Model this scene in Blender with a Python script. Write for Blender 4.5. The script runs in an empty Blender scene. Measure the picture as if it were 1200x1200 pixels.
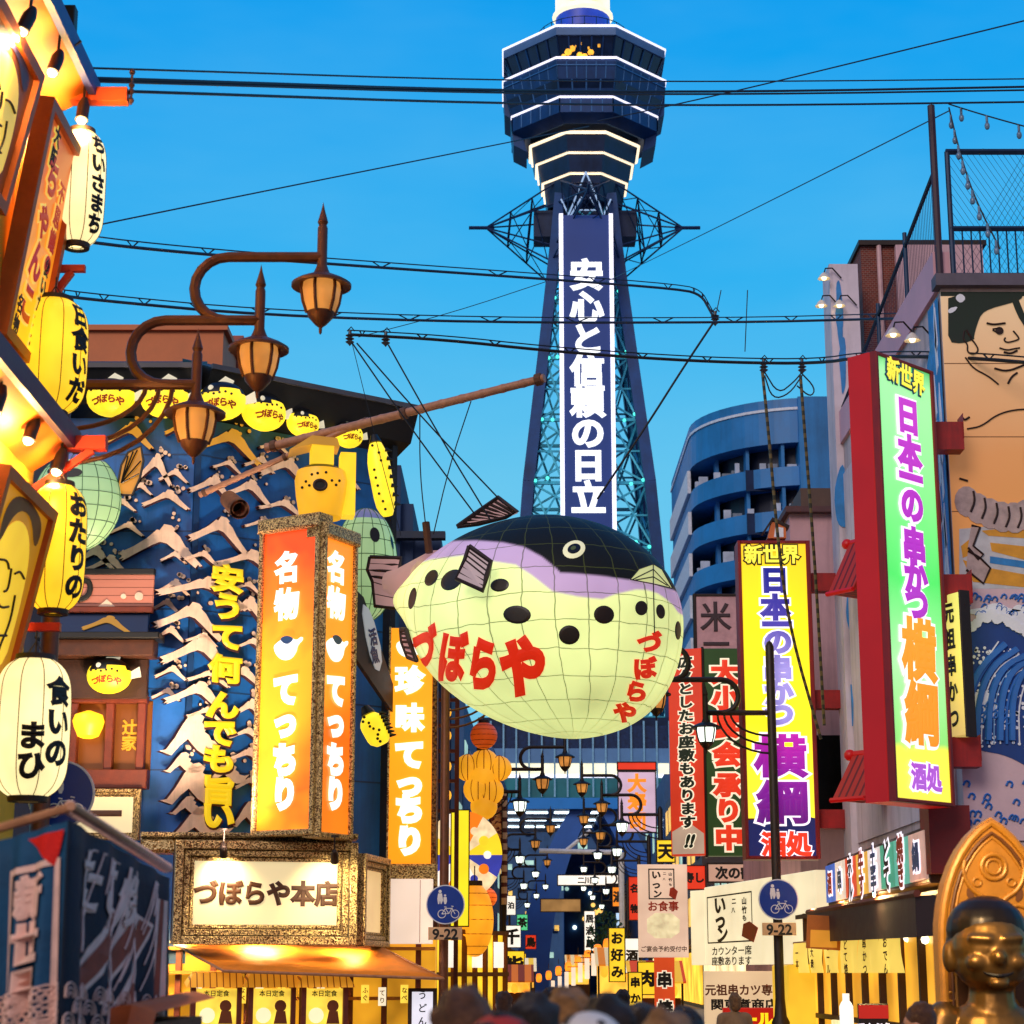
import bpy, bmesh, math, random
from mathutils import Vector, Matrix
from mathutils.bvhtree import BVHTree
random.seed(7)
SC = bpy.context.scene
COL = SC.collection
R = math.radians

# ------------------------------------------------------------------ camera
PITCH = R(13.2); F = 2300.0; CAMZ = 1.75
cd = bpy.data.cameras.new('camera'); cam = bpy.data.objects.new('camera', cd); COL.objects.link(cam)
cam.location = (0, 0, CAMZ); cam.rotation_euler = (R(90) + PITCH, 0, 0)
cd.sensor_width = 36; cd.lens = 36 * F / 1200; cd.clip_start = 0.1; cd.clip_end = 3000
cd.dof.use_dof = True; cd.dof.focus_distance = 34; cd.dof.aperture_fstop = 3.8
SC.camera = cam

# ------------------------------------------------------------------ colour helpers
def lin(c):
    if isinstance(c, str):
        c = c.lstrip('#'); c = [int(c[i:i + 2], 16) / 255 for i in (0, 2, 4)]
        return tuple((x / 12.92 if x <= .04045 else ((x + .055) / 1.055) ** 2.4) for x in c)
    return tuple(c)

# ------------------------------------------------------------------ dusk sky, sun, exposure
world = bpy.data.worlds.new('World'); SC.world = world; world.use_nodes = True
def build_world():
    nt = world.node_tree; N = nt.nodes; L = nt.links
    bg = N['Background']; bg.inputs[1].default_value = 1.0
    tc = N.new('ShaderNodeTexCoord'); sp = N.new('ShaderNodeSeparateXYZ'); L.new(tc.outputs['Generated'], sp.inputs[0])
    sky = N.new('ShaderNodeTexSky'); sky.sky_type = 'NISHITA'; sky.sun_disc = False
    sky.sun_elevation = R(3); sky.sun_rotation = R(180 + 25); sky.air_density = 1.5; sky.ozone_density = 4
    sm = N.new('ShaderNodeMixRGB'); sm.blend_type = 'MULTIPLY'; sm.inputs[0].default_value = 1
    L.new(sky.outputs[0], sm.inputs[1]); sm.inputs[2].default_value = (.10, .10, .10, 1)
    rp = N.new('ShaderNodeValToRGB'); L.new(sp.outputs['Z'], rp.inputs[0])
    e = rp.color_ramp.elements
    e[0].position = 0.0; e[0].color = (*lin('#86d4f2'), 1)
    e[1].position = 1.0; e[1].color = (*lin('#0062c8'), 1)
    for p, c in ((.12, '#7ad0f2'), (.24, '#60c8f4'), (.34, '#2cb4f6'), (.46, '#04a2f4'), (.62, '#008ae4')):
        q = e.new(p); q.color = (*lin(c), 1)
    mp = N.new('ShaderNodeMixRGB'); mp.inputs[0].default_value = .95
    L.new(sm.outputs[0], mp.inputs[1]); L.new(rp.outputs[0], mp.inputs[2])
    cn = N.new('ShaderNodeTexNoise'); cn.inputs['Scale'].default_value = 2.2; cn.inputs['Detail'].default_value = 5; cn.inputs['Roughness'].default_value = .55
    cm = N.new('ShaderNodeMapping'); cm.inputs['Scale'].default_value = (1, 1, 3.2); L.new(tc.outputs['Generated'], cm.inputs[0]); L.new(cm.outputs[0], cn.inputs['Vector'])
    cr = N.new('ShaderNodeMapRange'); L.new(cn.outputs['Fac'], cr.inputs['Value']); cr.inputs['From Min'].default_value = .42; cr.inputs['From Max'].default_value = .75; cr.inputs['To Max'].default_value = .22
    cx_ = N.new('ShaderNodeMixRGB'); L.new(cr.outputs[0], cx_.inputs[0]); L.new(mp.outputs[0], cx_.inputs[1]); cx_.inputs[2].default_value = (*lin('#9adcf2'), 1); mp = cx_
    # afterglow in the west, behind the photographer
    wr = N.new('ShaderNodeMapRange'); L.new(sp.outputs['Y'], wr.inputs['Value'])
    wr.inputs['From Min'].default_value = .12; wr.inputs['From Max'].default_value = -.55
    wm = N.new('ShaderNodeMixRGB'); L.new(wr.outputs[0], wm.inputs[0]); L.new(mp.outputs[0], wm.inputs[1])
    wm.inputs[2].default_value = (.38, .34, .42, 1)
    L.new(wm.outputs[0], bg.inputs[0])
build_world()
sd = bpy.data.lights.new('sun', 'SUN'); sun = bpy.data.objects.new('sun', sd); COL.objects.link(sun)
sd.energy = 1.35; sd.angle = R(25); sd.color = (1, .84, .76)
sun.rotation_euler = (R(62), 0, R(-25))
SC.view_settings.view_transform = 'Standard'; SC.view_settings.look = 'None'
SC.view_settings.exposure = 0; SC.view_settings.gamma = 1
SC.cycles.use_denoising = True
SC.cycles.max_bounces = 6; SC.cycles.diffuse_bounces = 3; SC.cycles.sample_clamp_indirect = 4
SC.cycles.caustics_reflective = False; SC.cycles.caustics_refractive = False

# ------------------------------------------------------------------ pixel -> world (photo is 1200 px square)
SN, CS = math.sin(PITCH), math.cos(PITCH)
def ray(px, py):
    x = (px - 600) / F; y = (600 - py) / F
    return Vector((x, CS - y * SN, SN + y * CS))
def at(px, py, Y):
    d = ray(px, py)
    return Vector((0, 0, CAMZ)) + d * (Y / d.y)
def m_px(Y): return Y / F

# ------------------------------------------------------------------ materials
MATS = {}
def nodes_of(name):
    m = bpy.data.materials.new(name); m.use_nodes = True
    return m, m.node_tree.nodes, m.node_tree.links, m.node_tree.nodes['Principled BSDF']
def M(name, color, rough=.55, metal=0., var=.22, scale=4., bump=0., coat=0., streak=0.):
    if name in MATS: return MATS[name]
    m, N, L, p = nodes_of(name); c = lin(color)
    tc = N.new('ShaderNodeTexCoord'); nz = N.new('ShaderNodeTexNoise')
    nz.inputs['Scale'].default_value = scale; nz.inputs['Detail'].default_value = 8; nz.inputs['Roughness'].default_value = .65
    L.new(tc.outputs['Object'], nz.inputs['Vector'])
    rp = N.new('ShaderNodeValToRGB'); L.new(nz.outputs['Fac'], rp.inputs[0])
    rp.color_ramp.elements[0].position = .3; rp.color_ramp.elements[1].position = .7
    rp.color_ramp.elements[0].color = (*[x * (1 - var) for x in c], 1)
    rp.color_ramp.elements[1].color = (*[min(1, x * (1 + var * .7)) for x in c], 1)
    if streak:      # rain streaks and grime
        mp = N.new('ShaderNodeMapping'); mp.inputs['Scale'].default_value = (2.2, 2.2, .16); L.new(tc.outputs['Object'], mp.inputs[0])
        n3 = N.new('ShaderNodeTexNoise'); n3.inputs['Scale'].default_value = scale; n3.inputs['Detail'].default_value = 10; n3.inputs['Roughness'].default_value = .7; L.new(mp.outputs[0], n3.inputs['Vector'])
        mr = N.new('ShaderNodeMapRange'); L.new(n3.outputs['Fac'], mr.inputs['Value']); mr.inputs['From Min'].default_value = .48; mr.inputs['From Max'].default_value = .72; mr.inputs['To Max'].default_value = streak
        mx = N.new('ShaderNodeMixRGB'); L.new(mr.outputs[0], mx.inputs[0]); L.new(rp.outputs[0], mx.inputs[1]); mx.inputs[2].default_value = (*[x * .25 for x in c], 1); L.new(mx.outputs[0], p.inputs['Base Color'])
    else: L.new(rp.outputs[0], p.inputs['Base Color'])
    rr = N.new('ShaderNodeMapRange'); L.new(nz.outputs['Fac'], rr.inputs['Value'])
    rr.inputs['To Min'].default_value = max(.05, rough - .12); rr.inputs['To Max'].default_value = min(1, rough + .12)
    L.new(rr.outputs[0], p.inputs['Roughness']); p.inputs['Metallic'].default_value = metal
    if coat: p.inputs['Coat Weight'].default_value = coat
    if bump:
        b = N.new('ShaderNodeBump'); b.inputs['Strength'].default_value = bump; b.inputs['Distance'].default_value = .02
        n2 = N.new('ShaderNodeTexNoise'); n2.inputs['Scale'].default_value = scale * 6; L.new(tc.outputs['Object'], n2.inputs['Vector'])
        L.new(n2.outputs['Fac'], b.inputs['Height']); L.new(b.outputs[0], p.inputs['Normal'])
    MATS[name] = m; return m
def EM(name, color, strength=1., var=.12, scale=1.2, sample=True, base=.6):
    """slightly uneven glow: things lit from inside, and some paint given added glow"""
    if name in MATS: return MATS[name]
    m, N, L, p = nodes_of(name); c = lin(color)
    p.inputs['Base Color'].default_value = (*[x * base for x in c], 1); p.inputs['Roughness'].default_value = .45
    tc = N.new('ShaderNodeTexCoord'); nz = N.new('ShaderNodeTexNoise'); nz.inputs['Scale'].default_value = scale
    nz.inputs['Detail'].default_value = 2; L.new(tc.outputs['Object'], nz.inputs['Vector'])
    rp = N.new('ShaderNodeValToRGB'); L.new(nz.outputs['Fac'], rp.inputs[0])
    rp.color_ramp.elements[0].position = .3; rp.color_ramp.elements[1].position = .7
    rp.color_ramp.elements[0].color = (*[x * (1 - var) for x in c], 1)
    rp.color_ramp.elements[1].color = (*[x * (1 + var) for x in c], 1)
    L.new(rp.outputs[0], p.inputs['Emission Color']); p.inputs['Emission Strength'].default_value = strength
    if not sample: m.cycles.emission_sampling = 'NONE'
    MATS[name] = m; return m
def ER(name, stops, h, strength=1., axis='Z', noise=.12, sample=True):
    """glowing print whose ink runs through several colours along the panel (stops in local metres / h)"""
    if name in MATS: return MATS[name]
    m, N, L, p = nodes_of(name); p.inputs['Roughness'].default_value = .35
    tc = N.new('ShaderNodeTexCoord'); sp = N.new('ShaderNodeSeparateXYZ'); L.new(tc.outputs['Object'], sp.inputs[0])
    nz = N.new('ShaderNodeTexNoise'); nz.inputs['Scale'].default_value = 1.1; nz.inputs['Detail'].default_value = 2
    L.new(tc.outputs['Object'], nz.inputs['Vector'])
    d = N.new('ShaderNodeMath'); d.operation = 'DIVIDE'; L.new(sp.outputs[axis], d.inputs[0]); d.inputs[1].default_value = h
    a = N.new('ShaderNodeMath'); a.operation = 'MULTIPLY_ADD'; L.new(nz.outputs['Fac'], a.inputs[0]); a.inputs[1].default_value = noise * 2
    s = N.new('ShaderNodeMath'); s.operation = 'SUBTRACT'; L.new(d.outputs[0], s.inputs[0]); s.inputs[1].default_value = noise
    L.new(s.outputs[0], a.inputs[2])
    rp = N.new('ShaderNodeValToRGB'); L.new(a.outputs[0], rp.inputs[0]); e = rp.color_ramp.elements
    e[0].position = stops[0][0]; e[0].color = (*lin(stops[0][1]), 1)
    e[1].position = stops[-1][0]; e[1].color = (*lin(stops[-1][1]), 1)
    for q, c in stops[1:-1]: x = e.new(q); x.color = (*lin(c), 1)
    L.new(rp.outputs[0], p.inputs['Emission Color']); p.inputs['Emission Strength'].default_value = strength
    L.new(rp.outputs[0], p.inputs['Base Color'])
    if not sample: m.cycles.emission_sampling = 'NONE'
    MATS[name] = m; return m
def GLIT(name, c1, c2, scale=60, metal=.5, rough=.3):
    """glittering embossed gilt"""
    if name in MATS: return MATS[name]
    m, N, L, p = nodes_of(name)
    tc = N.new('ShaderNodeTexCoord'); v = N.new('ShaderNodeTexVoronoi'); v.inputs['Scale'].default_value = scale
    L.new(tc.outputs['Object'], v.inputs['Vector'])
    sp = N.new('ShaderNodeSeparateColor'); L.new(v.outputs['Color'], sp.inputs[0])
    rp = N.new('ShaderNodeValToRGB'); L.new(sp.outputs[0], rp.inputs[0]); e = rp.color_ramp.elements
    e[0].position = .25; e[0].color = (*lin(c1), 1); e[1].position = .75; e[1].color = (*lin(c2), 1)
    L.new(rp.outputs[0], p.inputs['Base Color']); p.inputs['Metallic'].default_value = metal; p.inputs['Roughness'].default_value = rough
    b = N.new('ShaderNodeBump'); b.inputs['Strength'].default_value = .8; b.inputs['Distance'].default_value = .02
    L.new(v.outputs['Distance'], b.inputs['Height']); L.new(b.outputs[0], p.inputs['Normal'])
    MATS[name] = m; return m
def STRIPE(name, c1, c2, freq, axis='X', rough=.6, duty=.5, emis=0.):
    if name in MATS: return MATS[name]
    m, N, L, p = nodes_of(name)
    tc = N.new('ShaderNodeTexCoord'); sp = N.new('ShaderNodeSeparateXYZ'); L.new(tc.outputs['Object'], sp.inputs[0])
    a = N.new('ShaderNodeMath'); a.operation = 'MULTIPLY'; L.new(sp.outputs[axis], a.inputs[0]); a.inputs[1].default_value = freq
    f = N.new('ShaderNodeMath'); f.operation = 'FRACT'; L.new(a.outputs[0], f.inputs[0])
    g = N.new('ShaderNodeMath'); g.operation = 'GREATER_THAN'; L.new(f.outputs[0], g.inputs[0]); g.inputs[1].default_value = duty
    x = N.new('ShaderNodeMixRGB'); L.new(g.outputs[0], x.inputs[0]); x.inputs[1].default_value = (*lin(c1), 1); x.inputs[2].default_value = (*lin(c2), 1)
    L.new(x.outputs[0], p.inputs['Base Color']); p.inputs['Roughness'].default_value = rough
    if emis: L.new(x.outputs[0], p.inputs['Emission Color']); p.inputs['Emission Strength'].default_value = emis
    MATS[name] = m; return m
def BRICK(name, c1, c2, mortar, scale=5.):
    if name in MATS: return MATS[name]
    m, N, L, p = nodes_of(name)
    tc = N.new('ShaderNodeTexCoord'); mp = N.new('ShaderNodeMapping'); mp.inputs['Rotation'].default_value = (R(90), 0, 0)
    L.new(tc.outputs['Object'], mp.inputs[0]); b = N.new('ShaderNodeTexBrick'); L.new(mp.outputs[0], b.inputs['Vector'])
    b.inputs['Color1'].default_value = (*lin(c1), 1); b.inputs['Color2'].default_value = (*lin(c2), 1); b.inputs['Mortar'].default_value = (*lin(mortar), 1)
    b.inputs['Scale'].default_value = scale; b.inputs['Mortar Size'].default_value = .02
    L.new(b.outputs[0], p.inputs['Base Color']); p.inputs['Roughness'].default_value = .85
    MATS[name] = m; return m

# ------------------------------------------------------------------ objects
def thing(name, label, cat, loc=(0, 0, 0), rotz=0., group=None):
    o = bpy.data.objects.new(name, None); COL.objects.link(o); o.empty_display_size = .2
    o.location = loc; o.rotation_euler = (0, 0, rotz); o['label'] = label; o['category'] = cat
    if group: o['group'] = group
    return o
def tag(o, label, cat, group=None):
    o['label'] = label; o['category'] = cat
    if group: o['group'] = group
    return o
def struct(o): o['kind'] = 'structure'; return o
def world_mat(o):
    m = Matrix.LocRotScale(o.location, o.rotation_euler, o.scale)
    return world_mat(o.parent) @ m if o.parent else m
def dup(root, loc=None, rotz=None, label=None, group=None):
    r = root.copy(); COL.objects.link(r)
    if loc is not None: r.location = loc
    if rotz is not None: r.rotation_euler = (0, 0, rotz)
    if label: r['label'] = label
    if group: r['group'] = group
    for ch in list(root.children):
        c = ch.copy(); COL.objects.link(c); c.parent = r
        for g in list(ch.children):
            d = g.copy(); COL.objects.link(d); d.parent = c
    return r
SPLIT = {'painted_wave', 'post', 'shelf', 'window_bar', 'timber_bars', 'side_band', 'balcony_divider', 'balcony_window', 'painted_flecks', 'painted_mark', 'deck_lights', 'support', 'lashing', 'end_frame', 'fin_rib', 'middle_deck_window', 'timber', 'painted_eyes', 'base_mullion', 'mullion', 'deck_joint', 'laundry', 'unit'}
class MB:
    def __init__(s): s.v = []; s.f = []; s.mi = []
    def add(s, vs, fs, mi=0):
        n = len(s.v); s.v += [tuple(v) for v in vs]; s.f += [tuple(i + n for i in f) for f in fs]; s.mi += [mi] * len(fs); return s
    def box(s, x0, x1, y0, y1, z0, z1, mi=0):
        return s.add([(x, y, z) for z in (z0, z1) for y in (y0, y1) for x in (x0, x1)],
                     [(0, 2, 3, 1), (4, 5, 7, 6), (0, 1, 5, 4), (2, 6, 7, 3), (0, 4, 6, 2), (1, 3, 7, 5)], mi)
    def bbox(s, x0, x1, y0, y1, z0, z1, b=.01, mi=0):
        """box whose front edges are bevelled: profile in xz, chamfered towards -y"""
        P = [(x0, z0), (x1, z0), (x1, z1), (x0, z1)]; Q = [(x0 + b, z0 + b), (x1 - b, z0 + b), (x1 - b, z1 - b), (x0 + b, z1 - b)]
        vs = [(x, y1, z) for x, z in P] + [(x, y0 + b, z) for x, z in P] + [(x, y0, z) for x, z in Q]
        fs = [(3, 2, 1, 0), (8, 9, 10, 11)]
        for i in range(4):
            j = (i + 1) % 4; fs += [(i, j, 4 + j, 4 + i), (4 + i, 4 + j, 8 + j, 8 + i)]
        return s.add(vs, fs, mi)
    def prism(s, poly, y0, y1, mi=0, side=None):
        n = len(poly)
        ar = sum(poly[i][0] * poly[(i + 1) % n][1] - poly[(i + 1) % n][0] * poly[i][1] for i in range(n))
        if ar < 0: poly = poly[::-1]
        vs = [(x, y0, z) for x, z in poly] + [(x, y1, z) for x, z in poly]
        s.add(vs, [tuple(range(n))], mi)
        k = len(s.v) - 2 * n
        s.f.append(tuple(k + n + i for i in reversed(range(n)))); s.mi.append(mi if side is None else side)
        for i in range(n):
            j = (i + 1) % n; s.f.append((k + i, k + n + i, k + n + j, k + j)); s.mi.append(mi if side is None else side)
        return s
    def tube(s, pts, r, n=8, mi=0, cap=True):
        pts = [Vector(p) for p in pts]; k = len(pts)
        rs = r if isinstance(r, (list, tuple)) else [r] * k
        t0 = (pts[1] - pts[0]).normalized()
        a = Vector((0, 0, 1)) if abs(t0.z) < .9 else Vector((1, 0, 0))
        u = t0.cross(a).normalized(); vs = []
        for i, p in enumerate(pts):
            t = (pts[min(i + 1, k - 1)] - pts[max(i - 1, 0)]).normalized()
            u = (u - t * u.dot(t)).normalized(); w = t.cross(u)
            for j in range(n):
                q = 2 * math.pi * j / n; vs.append(p + (u * math.cos(q) + w * math.sin(q)) * rs[i])
        fs = [(i * n + j, i * n + (j + 1) % n, (i + 1) * n + (j + 1) % n, (i + 1) * n + j) for i in range(k - 1) for j in range(n)]
        if cap: fs += [tuple(reversed(range(n))), tuple((k - 1) * n + j for j in range(n))]
        return s.add(vs, fs, mi)
    def bar(s, a, b, w, h=None, mi=0):
        """square bar from a to b"""
        h = h or w; a = Vector(a); b = Vector(b); t = (b - a).normalized()
        q = Vector((0, 0, 1)) if abs(t.z) < .95 else Vector((0, 1, 0))
        u = t.cross(q).normalized() * w / 2; v = u.cross(t).normalized() * h / 2
        vs = [p + i * u + j * v for p in (a, b) for i, j in ((-1, -1), (1, -1), (1, 1), (-1, 1))]
        return s.add(vs, [(0, 1, 2, 3), (7, 6, 5, 4), (0, 4, 5, 1), (1, 5, 6, 2), (2, 6, 7, 3), (3, 7, 4, 0)], mi)
    def lathe(s, prof, n=24, c=(0, 0, 0), mi=0, phase=0., arc=1.):
        k = len(prof); vs = []
        m = n if arc >= 1 else n + 1
        for r, z in prof:
            for j in range(m):
                q = 2 * math.pi * arc * j / n + phase; vs.append((c[0] + r * math.cos(q), c[1] + r * math.sin(q), c[2] + z))
        fs = [(i * m + j, i * m + (j + 1) % m, (i + 1) * m + (j + 1) % m, (i + 1) * m + j) for i in range(k - 1) for j in range(n)]
        return s.add(vs, fs, mi)
    def ball(s, c, rx, ry=None, rz=None, n=16, mi=0):
        ry = ry or rx; rz = rz or rx; k = n // 2
        vs = [(c[0], c[1], c[2] - rz)]
        for i in range(1, k):
            a = math.pi * i / k - math.pi / 2
            for j in range(n):
                q = 2 * math.pi * j / n
                vs.append((c[0] + rx * math.cos(a) * math.cos(q), c[1] + ry * math.cos(a) * math.sin(q), c[2] + rz * math.sin(a)))
        vs.append((c[0], c[1], c[2] + rz)); e = len(vs) - 1
        fs = [(0, 1 + (j + 1) % n, 1 + j) for j in range(n)]
        fs += [(1 + i * n + j, 1 + i * n + (j + 1) % n, 1 + (i + 1) * n + (j + 1) % n, 1 + (i + 1) * n + j) for i in range(k - 2) for j in range(n)]
        fs += [(e, 1 + (k - 2) * n + j, 1 + (k - 2) * n + (j + 1) % n) for j in range(n)]
        return s.add(vs, fs, mi)
    def hexa(s, p, mi=0):
        """8 points: bottom ring 0-3, top ring 4-7"""
        return s.add(p, [(3, 2, 1, 0), (4, 5, 6, 7), (0, 1, 5, 4), (1, 2, 6, 5), (2, 3, 7, 6), (3, 0, 4, 7)], mi)
    def split(s):
        p = list(range(len(s.v)))
        def find(a):
            while p[a] != a: p[a] = p[p[a]]; a = p[a]
            return a
        for f in s.f:
            for i in f[1:]: p[find(i)] = find(f[0])
        g = {}
        for k, f in enumerate(s.f): g.setdefault(find(f[0]), []).append(k)
        out = []
        for ks in g.values():
            m = MB(); mp = {}
            for k in ks:
                for i in s.f[k]:
                    if i not in mp: mp[i] = len(m.v); m.v.append(s.v[i])
                m.f.append(tuple(mp[i] for i in s.f[k])); m.mi.append(s.mi[k])
            out.append(m)
        return out
    def build(s, name, mats, parent=None, smooth=False, world=False, label=None):
        if name in SPLIT:
            ms = s.split()
            if 1 < len(ms) <= 60: return [m._build(name, mats, parent, smooth, world, label) for m in ms][0]
        return s._build(name, mats, parent, smooth, world, label)
    def _build(s, name, mats, parent=None, smooth=False, world=False, label=None):
        me = bpy.data.meshes.new(name)
        vs = s.v
        if world and parent is not None:
            inv = world_mat(parent).inverted(); vs = [tuple(inv @ Vector(v)) for v in vs]
        me.from_pydata(vs, [], s.f)
        for m in (mats if isinstance(mats, (list, tuple)) else [mats]): me.materials.append(m)
        me.polygons.foreach_set('material_index', s.mi)
        if smooth: me.polygons.foreach_set('use_smooth', [True] * len(me.polygons))
        bm = bmesh.new(); bm.from_mesh(me); bmesh.ops.recalc_face_normals(bm, faces=bm.faces)
        if smooth:
            for e in bm.edges:
                if len(e.link_faces) == 2 and e.calc_face_angle(0) > R(38): e.smooth = False
        bm.to_mesh(me); bm.free()
        o = bpy.data.objects.new(name, me); COL.objects.link(o)
        if parent is not None: o.parent = parent
        if label: o['label'] = label
        return o

# lettering: glyph outlines from Blender's own built-in font, thickened like brush-painted sign letters
GL = {}
def glyph(s, bev):
    k = (s, round(bev, 3))
    if k in GL: return GL[k]
    c = bpy.data.curves.new('g', 'FONT'); c.body = s; c.align_x = 'CENTER'; c.bevel_depth = bev; c.bevel_resolution = 0
    c.extrude = .002; c.resolution_u = 4; c.fill_mode = 'FRONT'
    o = bpy.data.objects.new('g', c); COL.objects.link(o)
    bpy.context.view_layer.update()
    me = bpy.data.meshes.new_from_object(o.evaluated_get(bpy.context.evaluated_depsgraph_get()))
    vs = [(v.co.x, v.co.y - .38, v.co.z) for v in me.vertices]; fs = [tuple(p.vertices) for p in me.polygons]
    zm = max([abs(v[2]) for v in vs] + [1e-4]); vs = [(x, y, z / zm) for x, y, z in vs]
    bpy.data.objects.remove(o); bpy.data.curves.remove(c); bpy.data.meshes.remove(me)
    GL[k] = (vs, fs); return GL[k]
def glyph_mb(s, x, z, size, bev=.04, y=0., depth=.02, vertical=False, pitch=None, sx=1., rot=0., shear=0., mb=None, fn=None, mi=0):
    mb = mb or MB(); pitch = pitch or size
    items = [(s, 0, 0)]
    if vertical:
        n = len(s); items = [(ch, 0, ((n - 1) / 2 - i) * pitch) for i, ch in enumerate(s)]
    cr, sr = math.cos(rot), math.sin(rot)
    for ch, ox, oz in items:
        if ch == ' ': continue
        vs, fs = glyph(ch, bev); out = []
        for a, b, d in vs:
            X = a * size * sx; Z = b * size; X += shear * Z
            X += ox; Z += oz
            X, Z = X * cr - Z * sr, X * sr + Z * cr
            if fn: out.append(fn(x + X, z + Z, (d + 1) * depth / 2))
            else: out.append((x + X, y - (d + 1) * depth / 2, z + Z))
        mb.add(out, fs, mi)
    return mb
def text(parent, s, x, z, size, mat, name='lettering', world=False, **kw):
    return glyph_mb(s, x, z, size, **kw).build(name, mat, parent, world=world)

class Pan:
    """upright rectangular panel: local x along it, z up, front is -y; px() turns photo pixels into local metres"""
    def __init__(s, xl, xr, yt, yb, YL, YR=None):
        YR = YL if YR is None else YR; ym = (yt + yb) / 2
        A = at(xl, ym, YL); B = at(xr, ym, YR); u = B - A; u.z = 0
        s.w = u.length; s.rot = math.atan2(u.y, u.x); s.u = u.normalized(); s.n = Vector((s.u.y, -s.u.x, 0))
        z0 = at(xl, yb, YL).z; z1 = at(xl, yt, YL).z
        s.h = z1 - z0; s.o = Vector((A.x, A.y, z0))
    def px(s, px, py):
        d = ray(px, py); c = Vector((0, 0, CAMZ)); t = (s.o - c).dot(s.n) / d.dot(s.n); p = c + d * t - s.o
        return (p.dot(s.u), p.z)
    def thing(s, name, label, cat, group=None): return thing(name, label, cat, s.o, s.rot, group)
def poly_px(P, pts): return [P.px(*p) for p in pts]
def circle(cx, cz, rx, rz=None, n=20): 
    rz = rz or rx
    return [(cx + rx * math.cos(2 * math.pi * i / n), cz + rz * math.sin(2 * math.pi * i / n)) for i in range(n)]
def smooth_poly(pts, it=2, closed=True):
    for _ in range(it):
        q = []; n = len(pts)
        for i in range(n if closed else n - 1):
            a, b = pts[i], pts[(i + 1) % n]
            q += [tuple(.75 * a[k] + .25 * b[k] for k in range(len(a))), tuple(.25 * a[k] + .75 * b[k] for k in range(len(a)))]
        pts = q if closed else [pts[0]] + q + [pts[-1]]
    return pts
def interp(pts, x):
    if x <= pts[0][0]: return pts[0][1]
    for (a, b), (c, d) in zip(pts, pts[1:]):
        if x <= c: return b + (d - b) * (x - a) / (c - a)
    return pts[-1][1]
def lamp(kind, loc, energy, color, size=.3, target=None, spot=70, name='lamp_light', parent=None):
    d = bpy.data.lights.new(name, kind); d.energy = energy; d.color = color
    if kind == 'AREA': d.size = size
    else: d.shadow_soft_size = size
    if kind == 'SPOT': d.spot_size = R(spot); d.spot_blend = .8
    o = bpy.data.objects.new(name, d); COL.objects.link(o); o.location = loc
    if target is not None: o.rotation_euler = (Vector(target) - Vector(loc)).to_track_quat('-Z', 'Y').to_euler()
    return o
WARM = (1, .62, .22)
# ================================================================== SETTING
ASPH = M('asphalt', (.055, .055, .06), .8, var=.35, scale=1.5, bump=.3)
PAVE = M('paving', (.22, .20, .19), .8, var=.25, scale=2., bump=.2)
GRND = M('ground_soil', (.12, .11, .11), .9, var=.3, scale=.3)
struct(MB().add([(-900, -200, 0), (900, -200, 0), (900, 1500, 0), (-900, 1500, 0)], [(0, 1, 2, 3)]).build('ground', GRND))
def sx(Y): return .026 * Y            # the street drifts slightly to the right
def strip(x0, x1, y0, y1, z0, z1):
    return MB().hexa([(x0 + sx(y0), y0, z0), (x1 + sx(y0), y0, z0), (x1 + sx(y1), y1, z0), (x0 + sx(y1), y1, z0),
                      (x0 + sx(y0), y0, z1), (x1 + sx(y0), y0, z1), (x1 + sx(y1), y1, z1), (x0 + sx(y1), y1, z1)])
rd = MB().add([(-2.1 + sx(-20), -20, .006), (4.0 + sx(-20), -20, .006), (4.0 + sx(240), 240, .006), (-2.1 + sx(240), 240, .006)], [(0, 1, 2, 3)]).build('road', ASPH); struct(rd)
struct(strip(-5.5, -2.12, -20, 150, .0, .12).build('pavement', PAVE))
struct(strip(4.02, 7.5, -20, 150, .0, .12).build('pavement', PAVE))

# ================================================================== TOWER
NAVY = M('tower_navy_steel', '#063c74', .45, .3, var=.4, scale=.4, streak=.5)
NAVY2 = M('tower_dark_cladding', '#06264c', .35, .3, var=.45, scale=.6, streak=.5)
TGLASS = M('tower_dark_glass', '#10284a', .08, .3, var=.5, scale=.6)
GREYB = M('tower_grey_fascia', '#4c6f9c', .5, .2, var=.2, scale=.5)
NEON = EM('neon_white', '#ecebff', 1.3, .05)
NEONW = EM('neon_warm', '#ffe6c0', 1.5, .05)
TEAL = EM('small_teal_bulbs', '#4ff0d8', 1.5, .1)
PANB = EM('advert_blue_panel', '#0c2f70', .7, .2, scale=.15)
LTW = EM('advert_white_letters', '#f6faff', 1.25, .03)
GOLDL = EM('deck_golden_light', '#ffb43a', 1.2, .5, scale=.9)
TY = 174.
ax = at(688, 600, TY).x
tw = thing('observation_tower', 'tall navy steel observation tower with octagonal lookout deck and lit vertical advert', 'tower', (ax, TY, 0))
def hz(py, Y=TY): return at(600, py, Y).z
OCT = .36
def octo(r, z):
    f = r * OCT
    return [(-f, -r, z), (f, -r, z), (r, -f, z), (r, f, z), (f, r, z), (-f, r, z), (-r, f, z), (-r, -f, z)]
def octwall(mb, r0, z0, r1, z1, mi=0):
    A = octo(r0, z0) + octo(r1, z1)
    mb.add(A, [(i, (i + 1) % 8, 8 + (i + 1) % 8, 8 + i) for i in range(8)], mi)
def octcap(mb, r, z, mi=0): mb.add(octo(r, z), [tuple(range(8))], mi)
def octline(r, z, t): 
    p = octo(r, z); return MB().tube(p + [p[0], p[1]], t, 6)
PXR = TY / F / .92
r93, r82, r62 = 93 * PXR, 83 * PXR, 62 * PXR
zt, z2, z3, z3b = hz(75), hz(110), hz(150), hz(174)
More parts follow.
